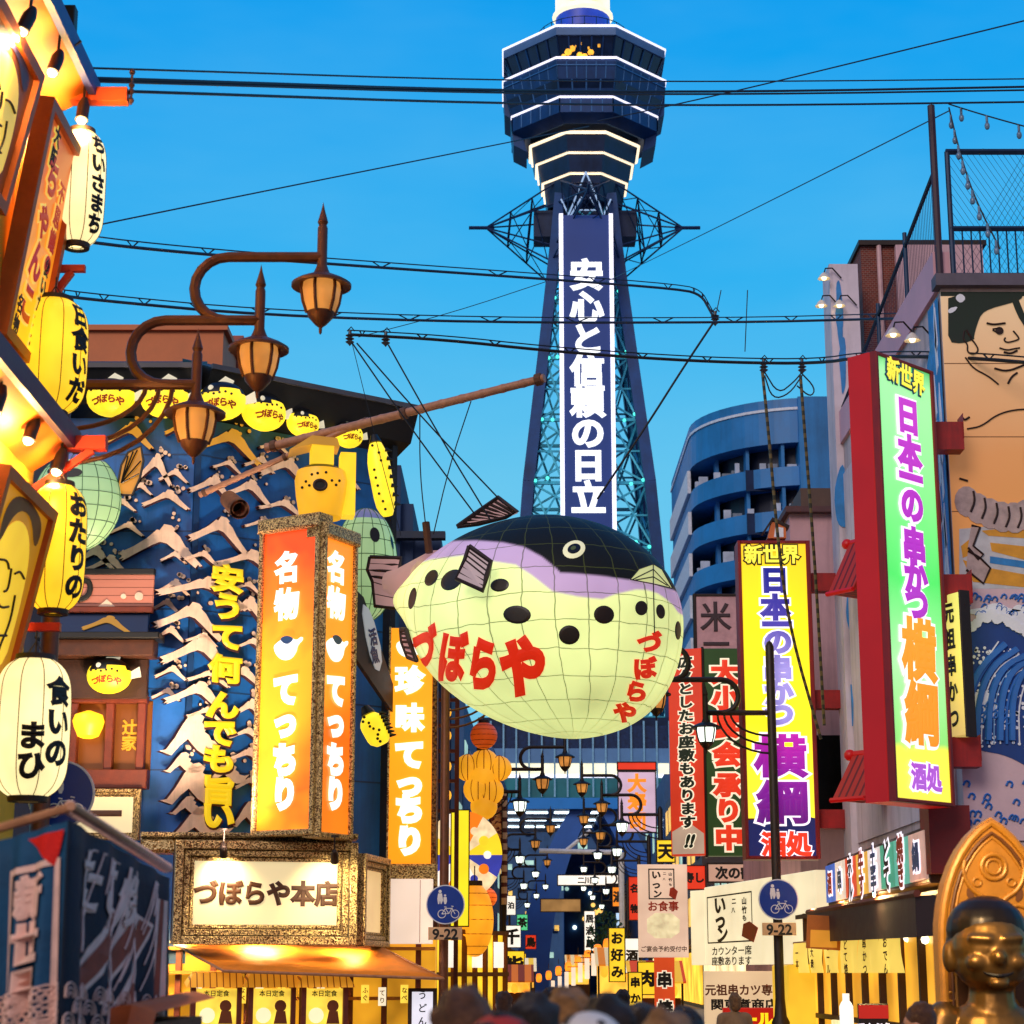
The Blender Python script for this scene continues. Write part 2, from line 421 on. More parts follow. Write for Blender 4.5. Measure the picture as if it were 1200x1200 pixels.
m = MB(); octcap(m, r93, zt + .1); octwall(m, r93, zt - .8, r93, zt + .1); octcap(m, r93, zt - .8); m.build('deck_roof', GREYB, tw)
m = MB(); octwall(m, r93 - 1.1, z2 + .05, r93 - .25, zt - .8); g = m.build('deck_window', TGLASS, tw)
m = MB()
for i in range(8):
    A, B = Vector(octo(r93 - 1.02, z2)[i]), Vector(octo(r93 - 1.02, z2)[(i + 1) % 8]); C, D = Vector(octo(r93 - .17, zt - .8)[i]), Vector(octo(r93 - .17, zt - .8)[(i + 1) % 8])
    n = 5
    for k in range(n + 1): m.bar(A.lerp(B, k / n), C.lerp(D, k / n), .14, .1)
m.build('mullion', NAVY, g)
m = MB()
for k in range(16):
    x = random.uniform(-2.2, 1.7); m.ball((x, -r93 + .75 + random.uniform(0, .1), z2 + random.uniform(.4, 2.1)), .22 + .16 * random.random(), n=8)
m.ball((0, -r93 + 1.5, z2 + 1.5), 2.3, .6, .75, n=14)
m.build('deck_lights', GOLDL, tw)
m = MB(); octcap(m, r93, z2); octwall(m, r93, z2 - .35, r93, z2); octwall(m, r93 - .3, z2 - 1.9, r93, z2 - .35); octwall(m, r93 - .8, z3, r93 - .3, z2 - 1.9)
m.build('middle_deck_wall', NAVY, tw)
m = MB()
for i in range(8):
    A = [Vector(octo(r93 - .28, z2 - 2.0)[j % 8]) for j in (i, i + 1)]; B = [Vector(octo(r93 - .72, z3 + .35)[j % 8]) for j in (i, i + 1)]
    for k in range(4):
        a, b = (k + .08) / 4, (k + .92) / 4
        m.add([B[0].lerp(B[1], a), B[0].lerp(B[1], b), A[0].lerp(A[1], b), A[0].lerp(A[1], a)], [(0, 1, 2, 3)])
m.build('middle_deck_window', TGLASS, tw)
for (ra, za, rb, zb, n) in ((r93 - .02, z2 - .36, r93 - .30, z2 - 1.88, 6), (r93 - .30, z2 - 1.95, r93 - .78, z3 + .05, 4), (r82 + .01, z3 - .1, r82 + .01, z3b + .65, 5)):
    m = MB()
    for i in range(8):
        A = [Vector(octo(ra, za)[j % 8]) for j in (i, i + 1)]; B = [Vector(octo(rb, zb)[j % 8]) for j in (i, i + 1)]
        for k in range(n + 1): m.bar(B[0].lerp(B[1], k / n), A[0].lerp(A[1], k / n), .09, .08)
    m.build('deck_joint', M('deck_joint_blue', '#2c6ca8', .5, .2), tw)
for i in range(8):
    A = [Vector(octo(r93 - .05, z2 - .7)[j % 8]) for j in (i, i + 1)]; m = MB(); m.bar(A[0], A[1], .12, .1); m.build('deck_joint', M('deck_joint_blue', '#2c6ca8', .5, .2), tw)
m = MB(); octcap(m, r82, z3); octwall(m, r82, z3b + .6, r82, z3); octwall(m, r82 - 1.2, z3b, r82, z3b + .6); octwall(m, r62, z3b + .2, r82 - 1.2, z3b); octcap(m, r62, hz(181), 0)
m.build('lower_deck_wall', NAVY, tw)
for s in (-1, 1):
    m = MB(); m.hexa([(s * r93 * .985, -2.2, hz(146)), (s * r93 * .985, 2.2, hz(146)), (s * (r93 - 1), 2.2, hz(152)), (s * (r93 - 1), -2.2, hz(152)),
            (s * r93, -2.4, z2 - .4), (s * r93, 2.4, z2 - .4), (s * (r93 - .6), 2.4, z2 - .4), (s * (r93 - .6), -2.4, z2 - .4)])
    m.hexa([(s * r82 * .98, -2., hz(180)), (s * r82 * .98, 2., hz(180)), (s * (r82 - 1.4), 2., hz(188)), (s * (r82 - 1.4), -2., hz(188)),
            (s * (r82 + .15), -2.2, z3 - .2), (s * (r82 + .15), 2.2, z3 - .2), (s * (r82 - .6), 2.2, z3 - .2), (s * (r82 - .6), -2.2, z3 - .2)])
    m.build('side_fin', NAVY, tw)
for r, z in ((r93 + .03, zt + .1), (r93 + .03, z2), (r82 + .03, z3)):
    octline(r, z, .11).build('neon_line', NEON, tw)
prev = None
steps = [(62, 181), (55, 201), (48, 222), (42, 250)]
m = MB()
for (hw, py), (hw2, py2) in zip(steps, steps[1:]):
    r, r2 = hw * PXR, hw2 * PXR; octwall(m, r - .45, hz(py2) - .05, r - .1, hz(py)); octcap(m, r - .1, hz(py)); octcap(m, r - .45, hz(py2) - .05)
m.build('stepped_neck', NAVY2, tw)
for hw, py in steps[:3]:
    octline(hw * PXR, hz(py), .15).build('neon_line', NEONW, tw)
    m = MB(); m.tube([(-hw * PXR, -hw * PXR * OCT, hz(py)), (-hw * PXR + .2, -hw * PXR * OCT, hz(py + 24))], .09, 6)
    m.build('neon_line', NEONW, tw)
# crown
zc = zt + .1; r30 = 32 * PXR
MB().lathe([(r30, zc), (r30, hz(24)), (r30 - .2, hz(24)), (0, hz(24))], 24).build('crown_drum', EM('crown_blue', '#1c3fb0', .7, .4, scale=.5), tw, True)
MB().lathe([(0, hz(22)), (r30 + .3, hz(22)), (r30 + .3, hz(20)), (r30, hz(18)), (r30, hz(-30)), (0, hz(-30))], 24).build('crown_lantern', EM('crown_cream', '#fff3c8', 1.15, .1), tw, True)
MB().ball((0, -r30 + .25, hz(8)), 1.9, .4, .7).build('crown_light', GOLDL, tw, True)
m = MB(); rr = 53 * PXR
for z in (zc + .05, zc + .95, zc + 1.9, zc + 2.7): m.tube([(rr * math.cos(a * .2618), rr * math.sin(a * .2618), z) for a in range(25)], .05, 4)
for a in range(24): m.tube([(rr * math.cos(a * .2618), rr * math.sin(a * .2618), zc - .1), (rr * math.cos(a * .2618), rr * math.sin(a * .2618), zc + 2.7)], .045, 4)
m.build('crown_railing', NAVY, tw)
# legs: four tapered lattice legs
def leg_hw(z): return interp([(0, 13.5), (8, 9.7), (20, 7.4), (hz(600), 6.0), (hz(420), 4.35), (hz(250), 2.85), (hz(235), 2.8)], z)
zs = [16, 20, 26, 32, 38, 44, 50, 56, 62, 68, hz(240)]
for sx_, sy_ in ((-1, -1), (1, -1), (-1, 1), (1, 1)):
    m = MB(); P = []
    for z in zs: h = leg_hw(z); P.append((sx_ * (h - .45), sy_ * (h - .45), z))
    for a, b in zip(P, P[1:]):
        m.bar(a, b, 1.0, 1.0)
    m.build('leg', NAVY, tw)
m = MB(); bul = []
for k, (z0, z1) in enumerate(zip(zs, zs[1:])):
    h0, h1 = leg_hw(z0) - .7, leg_hw(z1) - .7
    for q in range(4):
        c, s = (1, 0, -1, 0)[q], (0, 1, 0, -1)[q]
        def P(u, h, z): x, y = u * h, -h; return (x * c - y * s, x * s + y * c, z)
        zm = (z0 + z1) / 2; hm = (h0 + h1) / 2
        m.bar(P(-1, h1, z1), P(1, h1, z1), .28)
        m.bar(P(-1, hm, zm), P(1, hm, zm), .16)
        for (a, b) in (((-1, h0, z0), (0, hm, zm)), ((1, h0, z0), (0, hm, zm)), ((-1, h1, z1), (0, hm, zm)), ((1, h1, z1), (0, hm, zm)),
                       ((-1, h0, z0), (-.45, h1, z1)), ((1, h0, z0), (.45, h1, z1)), ((-1, h1, z1), (-.45, h0, z0)), ((1, h1, z1), (.45, h0, z0))):
            m.bar(P(*a), P(*b), .17)
    if z0 >= 26:
        for u in (-.93, -.72, .72, .93): bul.append((u * h0, -h0 - .45, z0 + random.uniform(-.2, .6)))
m.build('lattice_brace', M('tower_teal_brace', '#34a8c4', .5, .3, var=.3), tw)
b0 = MB().ball((0, 0, 0), .17, n=8).build('bulb', TEAL, tw, True); b0.location = bul[0]
for q in bul[1:]: b1 = b0.copy(); COL.objects.link(b1); b1.location = q
# lift shaft seen through the lattice
MB().box(-2.3, 2.3, -2.3, 2.3, 16, hz(240)).build('lift_shaft', NAVY2, tw)
# advert panel standing just in front of the lattice
PY = TY - 6.9
pl, pr = at(659.5, 600, PY).x - ax, at(720, 600, PY).x - ax
ptop = hz(252, PY)
MB().box(pl, pr, -6.9, -6.3, 30, ptop).build('advert_panel', PANB, tw)
for x in (pl, pr): MB().box(x - .18, x + .18, -7.05, -6.25, 30, ptop + .1).build('neon_line', NEON, tw)
g = MB(); cx = (pl + pr) / 2
for ch, py in zip('安心と信頼の日立', (322, 359.5, 397, 433.5, 470, 507, 545, 583)):
    glyph_mb(ch, cx, hz(py, PY), 3.05, bev=.045, y=-6.93, depth=.12, mb=g)
g.build('lettering', LTW, tw)
# small A-frame over the panel, outrigger trusses with cables
m = MB()
WB = EM('lit_white_brace', '#a8c8f0', .6)
for s in (-1, 1):
    m.tube([(0, -4.2, hz(222)), (s * 2.1, -3.9, hz(285))], .08, 5); m.tube([(s * 2.1, -3.9, hz(285)), (s * .4, -4., hz(250))], .08, 5)
    m.tube([(s * 2.3, -3.9, hz(252)), (s * .9, -4., hz(290))], .08, 5)
m.tube([(-1.2, -4., hz(265)), (1.2, -4., hz(265))], .07, 5)
m.build('a_frame', WB, tw)
m = MB(); zo = hz(267)
for q in range(4):
    c, s = (1, 0, -1, 0)[q], (0, 1, 0, -1)[q]
    def P(x, y, z): return (x * c - y * s, x * s + y * c, z)
    tip = 9.3
    m.tube([P(tip + 1.6, 0, zo), P(tip - .8, 0, zo)], .17, 6)
    for y in (-1, 1):
        for (r0, z0) in ((2.6, hz(224)), (2.8, hz(250)), (3.1, hz(300)), (3.4, hz(318))):
            A = Vector(P(tip, 0, zo)); B = Vector(P(r0, y * r0 * .9, z0)); m.tube([A, B], .085, 5)
        for f in (.35, .65):
            ring = [Vector(P(tip, 0, zo)).lerp(Vector(P(r0, yy * r0 * .9, z0)), f) for yy, r0, z0 in ((-1, 2.6, hz(224)), (1, 2.6, hz(224)), (1, 3.4, hz(318)), (-1, 3.4, hz(318)))]
            m.tube(ring + [ring[0]], .07, 4)
            m.tube([ring[0], ring[2]], .05, 4); m.tube([ring[1], ring[3]], .05, 4)
            nx = [Vector(P(tip, 0, zo)).lerp(Vector(P(r0, yy * r0 * .9, z0)), min(1, f + .32)) for yy, r0, z0 in ((-1, 2.6, hz(224)), (1, 2.6, hz(224)), (1, 3.4, hz(318)), (-1, 3.4, hz(318)))]
            for i in range(4): m.tube([ring[i], nx[(i + 1) % 4]], .05, 4)
m.build('outrigger', M('outrigger_steel', '#12305c', .5, .3), tw)
for s in (-1, 1): MB().box(s * 3.9 - .9, s * 3.9 + .9, -1.4, 1.4, zo - 1.4, zo + 1.2).build('outrigger_housing', NAVY2, tw)
# base building the street runs under, with arched legs
BY = TY - 14
def bz(py): return at(600, py, BY).z
bl, br = at(560, 900, BY).x - ax, at(800, 900, BY).x - ax
STEELB = M('base_steel_blue', '#5f8fc0', .4, .2, var=.2, scale=.3)
BB = M('base_bright_blue', '#1c86dc', .4, var=.15, scale=.3)
m = MB(); m.box(bl, br, -13.6, 13, bz(948), bz(840)); m.build('base_core', NAVY2, tw)
MB().box(bl, br, -14.0, -13.6, bz(894), bz(877)).build('base_band', STEELB, tw)
MB().box(bl, br, -14.1, -13.6, bz(948), bz(935)).build('base_band', BB, tw)
MB().box(bl, br, -13.9, -13.6, bz(907), bz(894.4)).build('base_light_band', EM('cream_light_band', '#fff6cf', 1.0, .12), tw)
MB().box(bl, br, -13.95, -13.6, bz(911), bz(907.6)).build('base_light_band', NEON, tw)
MB().box(bl, br, -13.8, -13.6, bz(934.6), bz(911.4)).build('base_window', EM('teal_glass', '#0c5560', .55, .6, scale=.5), tw)
MB().box(bl, br, -13.8, -13.6, bz(876.6), bz(850)).build('base_window', M('dark_blue_glass', '#12305a', .15, var=.5), tw)
m = MB(); n = 16
for i in range(n + 1): x = bl + (br - bl) * i / n; m.box(x - .07, x + .07, -14.15, -13.95, bz(934), bz(845))
m.build('base_mullion', M('pale_blue_frame', '#7fb8d8', .5), tw)
for k in range(6):
    x = bl + 2.5 + (br - bl - 5) * k / 5
    for y in (-11, -3, 5): MB().box(x - .9, x + .9, y, y + .35, bz(948) - .12, bz(948) - .01).build('soffit_light', EM('soffit_white_light', '#d8f0ff', 5, .25), tw)
for s in (-1, 1):
    m = MB()
    prev = None
    for k in range(9):
        t = k / 8; z = bz(948) * (1 - t); x = s * (1.2 + 4.1 * math.sin(t * math.pi / 2) ** .8); w = .9 + .5 * t
        cur = [(x - w, -13.2, z), (x + w, -13.2, z), (x + w, 12, z), (x - w, 12, z)]
        if prev: m.hexa(cur + prev)
        prev = cur
    m.build('base_arch', M('arch_blue', '#2a66bc', .45, var=.25, scale=.2), tw)

# ================================================================== GIANT PUFFERFISH LANTERN
FY = 34.
fc = at(633, 737, FY)
YAW = R(-47)                              # head swings right and towards the viewer
RX, RYY, RZ = 2.62, 2.22, 1.98
puf = thing('pufferfish_lantern', 'giant cream pufferfish paper lantern with black back hanging over the street', 'lantern', fc, YAW)
def puff_pt(u, v):
    """u around (0 = head direction +x), v up; broad head, tapered tail"""
    cu, su, cv, sv = math.cos(u), math.sin(u), math.cos(v), math.sin(v)
    e = .93
    x = RX * math.copysign(abs(cu) ** e, cu) * cv; y = RYY * math.copysign(abs(su) ** e, su) * cv; z = RZ * math.copysign(abs(sv) ** 1.02, sv)
    if x < 0:
        t = -x / RX; k = 1 - .20 * t ** 1.6; w_ = max(0, min(1, (z + .5) / 1.2)); x -= 1.15 * t ** 3 * w_ * w_ * (3 - 2 * w_) * (1.25 - .25 * w_); y *= k; z = z * (1 - .16 * t ** 2) + .55 * t ** 1.7
    if z < 0: 
        x += .75 * (z / RZ) ** 2
    if z > .9: z = .9 + (z - .9) * 1.0
    return Vector((x, y, z))
fmat = world_mat(puf); finv = fmat.inverted()
def to_px(w):
    d = w - Vector((0, 0, CAMZ)); f = d.y * CS + d.z * SN; u = -d.y * SN + d.z * CS
    return (600 + F * d.x / f, 600 - F * u / f)
Z2 = lambda pts: [(450 + a * .30833, 560 + b * .30833) for a, b in pts]
BLK = Z2([(-80, 420), (60, 330), (130, 275), (240, 240), (350, 238), (450, 245), (530, 262), (600, 300), (650, 340), (670, 360), (760, 366), (850, 376), (930, 388), (985, 372), (1040, 385), (1080, 415), (1130, 440), (1200, 470)])
LAV = Z2([(-80, 430), (60, 345), (180, 310), (300, 295), (400, 315), (500, 330), (560, 370), (640, 432), (740, 452), (830, 461), (880, 442), (960, 424), (1050, 430), (1100, 458), (1130, 500), (1200, 560)])
NU, NV = 440, 220
vs, cols, fs = [], [], []
cream = lin('#e6f5a0'); black = lin('#0b0c09'); lav = lin('#b095b8')
for j in range(NV + 1):
    v = -math.pi / 2 + math.pi * j / NV
    for i in range(NU):
        u = 2 * math.pi * i / NU; p = puff_pt(u, v); vs.append(tuple(p))
        q = Vector((p.x, min(p.y, -p.y), p.z)); w = fmat @ q; a, b = to_px(w)
        # far-round-the-nose and belly points keep to the flank pattern
        if p.z < -.3: c = cream
        else:
            k = interp(BLK, a); l = interp(LAV, a)
            def sm(e, x): return max(0, min(1, .5 + (x - e) / 2.6))
            t1 = sm(k, b); t2 = sm(l, b)
            c = tuple(black[n] * (1 - t1) + t1 * (lav[n] * (1 - t2) + cream[n] * t2) for n in range(3))
        cols.append((*c, 1))
for j in range(NV):
    for i in range(NU):
        fs.append((j * NU + i, j * NU + (i + 1) % NU, (j + 1) * NU + (i + 1) % NU, (j + 1) * NU + i))
me = bpy.data.meshes.new('body'); me.from_pydata(vs, [], fs)
at_ = me.color_attributes.new('paint', 'FLOAT_COLOR', 'POINT')
at_.data.foreach_set('color', [x for c in cols for x in c])
uvl = me.uv_layers.new(name='seams')
for p in me.polygons:
    p.use_smooth = True
    for li in p.loop_indices:
        vi = me.loops[li].vertex_index; i = vi % NU; j = vi // NU
        if p.index % NU == NU - 1 and i == 0: i = NU
        uvl.data[li].uv = (i / NU, j / NV)
fm, N, L, pb = nodes_of('lantern_paper')
vc = N.new('ShaderNodeVertexColor'); vc.layer_name = 'paint'
uv = N.new('ShaderNodeUVMap'); uv.uv_map = 'seams'; sp = N.new('ShaderNodeSeparateXYZ'); L.new(uv.outputs[0], sp.inputs[0])
tcn = N.new('ShaderNodeTexCoord'); nzz = N.new('ShaderNodeTexNoise'); nzz.inputs['Scale'].default_value = 3; L.new(tcn.outputs['Object'], nzz.inputs['Vector'])
def seam(sock, freq, wid):
    mm = N.new('ShaderNodeMath'); mm.operation = 'MULTIPLY_ADD'; L.new(sock, mm.inputs[0]); mm.inputs[1].default_value = freq
    w0 = N.new('ShaderNodeMath'); w0.operation = 'MULTIPLY'; L.new(nzz.outputs['Fac'], w0.inputs[0]); w0.inputs[1].default_value = .18; L.new(w0.outputs[0], mm.inputs[2])
    p1 = N.new('ShaderNodeMath'); p1.operation = 'PINGPONG'; L.new(mm.outputs[0], p1.inputs[0]); p1.inputs[1].default_value = .5
    l1 = N.new('ShaderNodeMath'); l1.operation = 'LESS_THAN'; L.new(p1.outputs[0], l1.inputs[0]); l1.inputs[1].default_value = wid; return l1.outputs[0]
a = seam(sp.outputs['X'], 26, .020); b = seam(sp.outputs['Y'], 13, .017)
mx = N.new('ShaderNodeMath'); mx.operation = 'MAXIMUM'; L.new(a, mx.inputs[0]); L.new(b, mx.inputs[1])
sc_ = N.new('ShaderNodeMath'); sc_.operation = 'MULTIPLY'; L.new(mx.outputs[0], sc_.inputs[0]); sc_.inputs[1].default_value = .68
mc = N.new('ShaderNodeMixRGB'); L.new(sc_.outputs[0], mc.inputs[0]); L.new(vc.outputs[0], mc.inputs[1]); mc.inputs[2].default_value = (*lin('#3a4018'), 1)
n2 = N.new('ShaderNodeTexNoise'); n2.inputs['Scale'].default_value = .9; L.new(tcn.outputs['Object'], n2.inputs['Vector'])
vv = N.new('ShaderNodeMapRange'); L.new(n2.outputs['Fac'], vv.inputs['Value']); vv.inputs['To Min'].default_value = .36; vv.inputs['To Max'].default_value = 1.1
L.new(mc.outputs[0], pb.inputs['Base Color']); L.new(mc.outputs[0], pb.inputs['Emission Color']); L.new(vv.outputs[0], pb.inputs['Emission Strength'])
pb.inputs['Roughness'].default_value = .55; pb.inputs['Specular IOR Level'].default_value = .25
bp = N.new('ShaderNodeBump'); bp.inputs['Strength'].default_value = .35; bp.inputs['Distance'].default_value = .03; L.new(mx.outputs[0], bp.inputs['Height']); L.new(bp.outputs[0], pb.inputs['Normal'])
me.materials.append(fm)
body = bpy.data.objects.new('body', me); COL.objects.link(body); body.parent = puf
bvh = BVHTree.FromPolygons([fmat @ Vector(v) for v in vs], fs)
def on_fish(px, py, off):
    d = ray(px, py).normalized(); h, n, i, t = bvh.ray_cast(Vector((0, 0, CAMZ)), d)
    if h is None:
        h, n, i, t = bvh.find_nearest(Vector((0, 0, CAMZ)) + d * 34.3)
    if n.dot(d) > 0: n = -n
    return h + n * off
def disc_px(mb, cx, cy, rx, ry, off, rot=0, rings=4, n=20, inner=0., mi=0, rim=True):
    vs, fs = [], []
    c, s = math.cos(rot), math.sin(rot)
    for k in range(rings + 1):
        f = inner + (1 - inner) * k / rings
        for j in range(n):
            q = 2 * math.pi * j / n; x, y = rx * f * math.cos(q), ry * f * math.sin(q)
            vs.append(on_fish(cx + x * c - y * s, cy + x * s + y * c, off if k < rings else .002))
    for k in range(rings):
        for j in range(n): fs.append((k * n + j, k * n + (j + 1) % n, (k + 1) * n + (j + 1) % n, (k + 1) * n + j))
    mb.add(vs, fs, mi)
SPOT = M('spot_dark_ink', '#231a10', .45, var=.4)
for (zx, zy, rx, ry, ro) in ((180, 380, 34, 22, -1.0), (258, 388, 48, 34, -.7), (440, 408, 36, 25, -.15), (506, 520, 53, 35, .05), (704, 597, 40, 37, 0), (836, 520, 39, 35, .1),
                             (978, 495, 24, 28, 0), (1051, 508, 17, 28, -.15), (108, 458, 14, 42, .2), (1117, 580, 12, 36, 0)):
    m = MB(); (a, b), = Z2([(zx, zy)]); disc_px(m, a, b, rx * .308, ry * .308, .012, ro); m.build('spot', SPOT, puf, world=True)
eye = MB(); (a, b), = Z2([(722, 272)]); disc_px(eye, a, b, 13.6, 10.2, .02, -.35); eb = eye.build('eye', EM('eye_cream', '#f2eec0', .6), puf, world=True)
m = MB(); disc_px(m, a, b, 9.6, 6.9, .028, -.35, n=20); m.build('pupil', M('eye_black', '#0c0c08', .3), eb, world=True)
m = MB(); disc_px(m, a - 1, b - .3, 4.2, 2.8, .034, -.35, n=16); m.build('iris', EM('eye_iris', '#5a6a38', .2), eb, world=True)
def patch_px(mb, poly, off, sub=4):
    bm = bmesh.new(); vv = [bm.verts.new((x, y, 0)) for x, y in poly]; bm.faces.new(vv)
    bmesh.ops.triangulate(bm, faces=bm.faces); bmesh.ops.subdivide_edges(bm, edges=bm.edges, cuts=sub, use_grid_fill=True); bmesh.ops.triangulate(bm, faces=bm.faces)
    bm.verts.index_update()
    mb.add([on_fish(v.co.x, v.co.y, off) for v in bm.verts], [tuple(v.index for v in f.verts) for f in bm.faces]); bm.free()
def line_px(mb, pts, wpx, off):
    q = []
    for a, b in zip(pts, pts[1:]): q += [(a[0] + (b[0] - a[0]) * k / 8, a[1] + (b[1] - a[1]) * k / 8) for k in range(8)]
    q.append(pts[-1]); mb.tube([on_fish(x, y, off) for x, y in q], wpx * m_px(34) / 2, 5)
mo = MB(); patch_px(mo, Z2([(932, 388), (965, 350), (1018, 332), (1050, 352), (1088, 420), (1015, 402)]), .03)
mo = mo.build('mouth', EM('mouth_cream', '#dfe69a', .55), puf, world=True)
m = MB()
for l in ([(932, 388), (965, 350), (1018, 332), (1050, 352), (1088, 420)], [(940, 390), (1018, 352), (1080, 418)], [(950, 392), (1018, 380), (1070, 412)], [(1018, 335), (1018, 405)], [(932, 390), (1015, 406), (1088, 424)], [(1018, 405), (1022, 590)]):
    line_px(m, Z2(l), 1.4, .035)
m.build('mouth_line', M('line_black', '#16140e', .5), mo, world=True)
# lettering wrapped on the flank and under the mouth
def warp_text(chars, mat, name):
    m = MB()
    for ch, zx, zy, sxx, syy, rot, bev in chars:
        vs, fs = glyph(ch, bev)
        bm = bmesh.new(); q = [bm.verts.new((v[0], v[1], v[2])) for v in vs]
        for f in fs:
            try: bm.faces.new([q[i] for i in f])
            except ValueError: pass
        bmesh.ops.triangulate(bm, faces=bm.faces)
        lng = [e for e in bm.edges if e.calc_length() > .16]
        bmesh.ops.subdivide_edges(bm, edges=lng, cuts=2); bmesh.ops.triangulate(bm, faces=bm.faces); bm.verts.index_update()
        (cx, cy), = Z2([(zx, zy)]); out = []
        for v in bm.verts:
            x, y = v.co.x * sxx * .308, -v.co.y * syy * .308; c, s = math.cos(rot), math.sin(rot)
            out.append(on_fish(cx + x * c - y * s, cy + x * s + y * c, .012 + .012 * max(0, v.co.z)))
        m.add(out, [tuple(v.index for v in f.verts) for f in bm.faces]); bm.free()
    return m.build(name, mat, puf, world=True)
REDI = EM('lantern_red_ink', '#f02e0c', .55, .1)
warp_text([('づ', 152, 645, 84, 190, .10, .07), ('ぼ', 262, 678, 104, 200, .10, .06), ('ら', 378, 705, 120, 205, .08, .07), ('や', 528, 715, 172, 235, .12, .07)], REDI, 'lettering')
warp_text([('づ', 1008, 625, 92, 80, -.08, .07), ('ぼ', 990, 722, 88, 84, -.10, .065), ('ら', 958, 810, 88, 82, .1, .07), ('や', 915, 890, 88, 78, .1, .07)], REDI, 'lettering')
# fins
FINP = STRIPE('fin_striped', '#e6b9a8', '#3a2420', 9, 'Z', duty=.72, emis=.18)
DARK = M('fin_outline', '#2a1a16', .6)
def fin(name, pts, Y0, th=.05, ribs=5, ribdir=0, col='#d8a9a8'):
    P3 = [at(x, y, Y0 + dy) for x, y, dy in pts]; c = sum(P3, Vector()) / len(P3)
    m = MB(); n = len(P3); nrm = (P3[1] - P3[0]).cross(P3[2] - P3[0]).normalized() * th / 2
    m.add([p + nrm for p in P3] + [p - nrm for p in P3], [tuple(range(n)), tuple(reversed(range(n, 2 * n)))] + [(i, (i + 1) % n, n + (i + 1) % n, n + i) for i in range(n)])
    o = m.build(name, EM(name + '_skin', col, .32), puf, world=True)
    r = MB(); r.tube(P3 + [P3[0]], .045, 6)
    # ribs between the two long edges: pts given as left edge top->bottom then right edge bottom->top
    h = n // 2; A = P3[:h]; B = list(reversed(P3[h:]))
    def along(E, t): k = t * (len(E) - 1); i = min(int(k), len(E) - 2); return E[i].lerp(E[i + 1], k - i)
    for k in range(1, ribs):
        t = k / ribs; r.tube([along(A, t), along(B, t)], .028, 5)
    r.build('fin_rib', DARK, o, world=True)
fin('tail_fin', [(434, 653, 2.0), (431, 668, 2.0), (437, 682, 2.0), (440, 710, 2.0), (466, 713, 1.75), (464, 690, 1.75), (468, 670, 1.75), (470, 654, 1.75)], FY, ribs=6)
m = MB(); m.tube([at(510, 690, FY + 1.2), at(484, 686, FY + 1.6), at(466, 683, FY + 1.8), at(454, 682, FY + 1.9)], [.72, .46, .27, .20], 16); m.build('tail_stem', EM('tail_pink', '#cfa29a', .4), puf, True, world=True)
fin('pectoral_fin', [(550, 640, -2.2), (545, 656, -2.2), (535, 678, -2.1), (566, 692, -2.35), (570, 676, -2.35), (575, 658, -2.35)], FY, ribs=6, col='#cdb4b8')
fin('dorsal_fin', [(536, 617, .4), (560, 600, .2), (584, 583, 0), (606, 600, -.2), (592, 606, 0), (560, 614, .3)], FY, ribs=9)
fin('far_pectoral_fin', [(470, 738, .3), (471, 752, .3), (478, 770, .3), (488, 774, -.2), (480, 752, -.2), (476, 738, -.2)], FY, ribs=6)
hk = MB(); hk.tube([at(503, 648, FY + .8), at(499, 612, FY + .8)], .07, 8); hk.build('hanging_hook', M('rusty_steel', '#5a3a24', .7, .5), puf, world=True)
# ================================================================== shared small builders
IRON = M('lamp_brown_iron', '#6a3d28', .5, .35, var=.3, scale=8)
IRON2 = M('lamp_dark_iron', '#2e2420', .5, .4, var=.3, scale=8)
LGLASS = EM('lamp_amber_glass', '#e89a48', .6, .35, scale=4)
LGLASSW = EM('lamp_white_glass', '#f2fff0', 2.2, .1)
def lantern_parts(parent, x, z, s, glass, iron, rod=.74):
    """hanging pagoda-like lamp: rod with spear tip, wide hood, ribbed glass, pointed base; s = half hood width"""
    m = MB(); m.lathe([(0, z + rod), (.03 * s * 2, z + rod - .08), (.09 * s * 2, z + rod - .20), (.065 * s * 2, z + rod - .23), (.085 * s * 2, z + rod - .26), (.085 * s * 2, z + .12), (.11 * s * 2, z + .08), (.15 * s * 2, z + .03), (.2 * s * 2, z)], 14, (x, 0, 0))
    h = m.build('lamp_rod', iron, parent, True)
    m = MB(); m.lathe([(.12 * s, z + .03), (.45 * s, z + .015), (.8 * s, z - .03), (s, z - .065), (s, z - .09), (.78 * s, z - .07), (.1 * s, z - .03)], 24, (x, 0, 0))
    m.build('lamp_hood', iron, parent, True)
    m = MB(); m.lathe([(.62 * s, z - .06), (.65 * s, z - .12), (.58 * s, z - .24), (.44 * s, z - .35)], 20, (x, 0, 0))
    g = m.build('lamp_glass', glass, parent, True)
    m = MB()
    for k in range(6):
        a = math.pi * k / 3 + .3
        m.tube([(x + r * s * math.cos(a), r * s * math.sin(a), z + q) for r, q in ((.65, -.06), (.68, -.12), (.61, -.24), (.47, -.35))], .016, 5)
    m.build('glass_rib', iron, g)
    m = MB(); m.lathe([(.47 * s, z - .335), (.42 * s, z - .38), (.20 * s, z - .45), (.06 * s, z - .48), (.05 * s, z - .53), (0, z - .55)], 16, (x, 0, 0))
    m.build('lamp_base', iron, parent, True)
